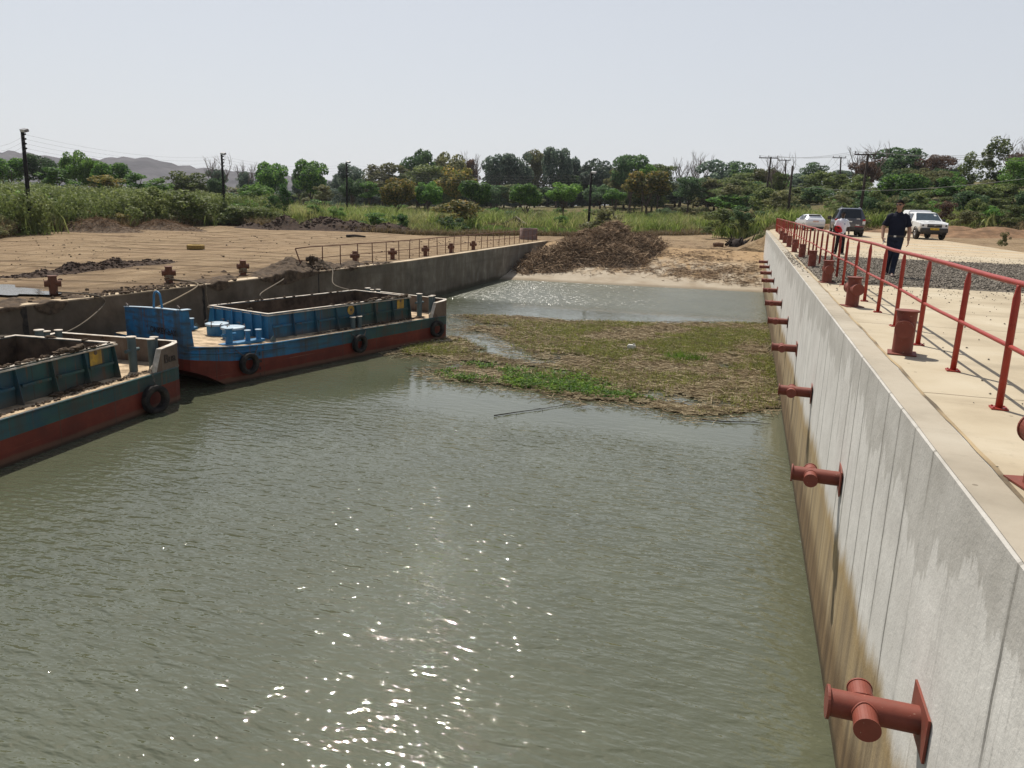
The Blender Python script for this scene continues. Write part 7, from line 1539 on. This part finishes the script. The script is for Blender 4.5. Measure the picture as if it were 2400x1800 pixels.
M_SKIN1 = skin_mat('light brown skin', 0, (0.36, 0.20, 0.13)); M_SKIN2 = skin_mat('dark brown skin', 0, (0.050, 0.026, 0.017)); M_HAIR = simple('black hair', (0.010, 0.008, 0.008), .9, bump=.5, spec=.1)
M_NAVY = simple('navy polo cotton', (0.012, 0.014, 0.026), .85, var=.3, scale=4); M_JEANS = simple('dark denim', (0.014, 0.018, 0.032), .9, var=.4, scale=5, dust=(0.05, .06, .09), dustamt=.4); M_WSHIRT = simple('white shirt cotton', (0.74, 0.75, 0.80), .85, var=.08, scale=5); M_BLACKT = simple('black trousers', (0.010, 0.010, 0.012), .9)
M_SHOE = simple('brown leather shoe', (0.075, 0.042, 0.03), .6); M_SHOE2 = simple('dark shoe', (0.03, 0.022, 0.018), .6); M_SHADES = simple('black sunglasses', (0.006, 0.006, 0.007), .12); M_BELT = simple('dark leather belt', (0.03, 0.022, 0.018), .5); M_METAL = simple('belt buckle', (0.5, 0.5, 0.5), .3, 1.0); M_REDC = simple('red cap cloth', (0.55, 0.015, 0.022), .7, var=.15)
J1 = dict(head=(-.005, -.03, 1.675), neck=(0, 0, 1.50), sh_r=(-.182, .01, 1.41), el_r=(-.290, .03, 1.145), wr_r=(-.285, -.10, .915), hd_r=(.25, -.35, -.9), hn_r=(1, .1, 0), hs_r=1, curl_r=.95,
          sh_l=(.182, .01, 1.41), el_l=(.275, .05, 1.13), wr_l=(.275, -.03, .875), hd_l=(0.02, -.15, -1), hn_l=(-1, -.2, 0), hs_l=-1, curl_l=.35,
          hip_r=(-.085, 0, .90), kn_r=(-.085, -.02, .50), an_r=(-.095, .16, .10), ft_r=(-.15, -1, -.05), hip_l=(.085, 0, .90), kn_l=(.045, -.12, .50), an_l=(.005, -.16, .092), ft_l=(.08, -1, 0), hem=.955)
def ex1(t, hc, Rm):
    b = MB()
    for s_ in (-1, 1):
        c = hc+Rm @ Vector((s_*.034, -.092, .014)); b.loft([[tuple(c+Rm @ Vector((k*.029*math.cos(a), dy+.012*abs(s_*k*math.cos(a)+0)*0, k*.020*math.sin(a)))) for a in np.linspace(0, 2*math.pi, 15)[:-1]] for dy, k in ((-.006, .85), (0, 1), (.010, .95))]); e = hc+Rm @ Vector((s_*.079, .0, .018)); b.path([hc+Rm @ Vector((s_*.062, -.082, .018)), hc+Rm @ Vector((s_*.076, -.05, .019)), e], .0045, 6)
    b.path([hc+Rm @ Vector((-.012, -.098, .018)), hc+Rm @ Vector((.012, -.098, .018))], .004, 6); b.build('sunglasses', M_SHADES, t)
    b = MB(); ell_loft(b, [(0, 0, .935, .181, .127), (0, 0, .94, .184, .130), (0, 0, .97, .184, .130), (0, 0, .975, .181, .127)], 28); be = b.build('belt', M_BELT, t); b = MB(); b.box((-.03, -.132, .955), (.05, .012, .04)); b.build('buckle', M_METAL, be)
    b = MB(); b.box((0, -.131, 1.44), (.016, .008, .10)); b.build('placket', M_NAVY, t)
man1 = person('person walking on the gravel strip in a navy polo shirt, dark jeans and sunglasses', M_SKIN1, M_HAIR, True, M_NAVY, M_JEANS, M_SHOE, J1, R(-24), ex1)
man1.location = (3.66, 22.35, ZD+.045); man1.rotation_euler = (0, 0, R(-4)); man1.scale = (1.10, 1.10, 1.082)
bpy.context.view_layer.update()
b = MB(); pq = man1.matrix_world @ Vector((-.248, -.150, .835)); b.box((pq.x, pq.y, pq.z), (.018, .075, .15), M=Matrix.Rotation(R(-25), 3, 'X') @ Matrix.Rotation(R(18), 3, 'Y')); o = b.build('mobile_phone', simple('silver phone', (0.45, 0.47, 0.5), .3, .3), bevel=.004); tag(o, 'small silver phone in the hand of the man in the navy polo', 'phone')
J2 = dict(head=(0, -.02, 1.675), neck=(0, 0, 1.50), sh_r=(-.182, .01, 1.405), el_r=(-.265, .02, 1.15), wr_r=(-.16, -.20, 1.13), hd_r=(.75, -.6, -.1), hn_r=(.3, .4, -.9), hs_r=-1, curl_r=.6,
          sh_l=(.182, .01, 1.405), el_l=(.275, .03, 1.12), wr_l=(.295, -.05, .87), hd_l=(0.05, -.1, -1), hn_l=(-1, -.1, 0), hs_l=-1, curl_l=.35,
          hip_r=(-.085, 0, .90), kn_r=(-.115, -.02, .50), an_r=(-.14, .02, .092), ft_r=(-.45, -1, 0), hip_l=(.085, 0, .90), kn_l=(.11, -.05, .50), an_l=(.125, -.03, .092), ft_l=(.35, -1, 0), hem=.86)
def ex2(t, hc, Rm):
    b = MB(); b.box((.085, -.128, 1.29), (.05, .006, .035)); b.build('pocket_badge', simple('blue badge', (0.01, 0.03, 0.25), .6), t)
    b = MB(); b.box((0, -.131, 1.17), (.022, .006, .55)); b.build('placket', M_WSHIRT, t)
man2 = person('person in a white short sleeved shirt and black trousers standing behind the railing', M_SKIN2, M_HAIR, False, M_WSHIRT, M_BLACKT, M_SHOE2, J2, R(8), ex2)
man2.location = (3.56, 34.05, ZD+.006); man2.rotation_euler = (0, 0, R(-2)); man2.scale = (.95, .95, .935)
bpy.context.view_layer.update()
M_ = man2.matrix_world @ Matrix.Translation((-.175, -.27, 1.065)) @ Matrix.Rotation(R(-62), 4, 'X') @ Matrix.Rotation(R(35), 4, 'Y')
b = MB(); b.lathe([(.148, 0), (.145, .035), (.125, .085), (.08, .12), (0, .133)], 24, M_); b.lathe([(.140, .004), (.137, .03), (.118, .08), (.07, .112), (0, .122)], 24, M_); hat = b.build('red_cap', M_REDC); tag(hat, 'red cap held at the waist by the man in the white shirt', 'cap')
b = MB(); pts = [M_ @ Vector((.148*math.cos(a), .148*math.sin(a), .004)) for a in np.linspace(R(-70), R(70), 13)]; pt2 = [M_ @ Vector((.148*math.cos(a)+.085*math.cos(a*.8)**1, .148*math.sin(a)*.98, -.012)) for a in np.linspace(R(-70), R(70), 13)]; b.add(pts+pt2, [(i, i+1, 14+i, 13+i) for i in range(12)]); o = b.build('brim', M_REDC); o.parent = hat; s_ = o.modifiers.new('thickness', 'SOLIDIFY'); s_.thickness = .006
# ================================================================= DRY SEASON HAZE
hm = bpy.data.materials.new('dust haze'); hm.use_nodes = True; hn = hm.node_tree; hn.nodes.clear(); ho_ = hn.nodes.new('ShaderNodeOutputMaterial'); hv_ = hn.nodes.new('ShaderNodeVolumePrincipled')
hv_.inputs['Color'].default_value = (0.86, 0.90, 0.98, 1); hv_.inputs['Density'].default_value = 0.00012; hv_.inputs['Anisotropy'].default_value = 0.35; hn.links.new(hv_.outputs[0], ho_.inputs['Volume'])
b = MB(); b.box((0, 0, 0), (2, 2, 2)); hz_ = b.build('haze', hm); hz_.location = (-300, 950, 58.2); hz_.scale = (2600, 1900, 62); tag(hz_, 'thin dry season dust haze over the whole basin', 'haze', kind='stuff'); hz_.display_type = 'WIRE'
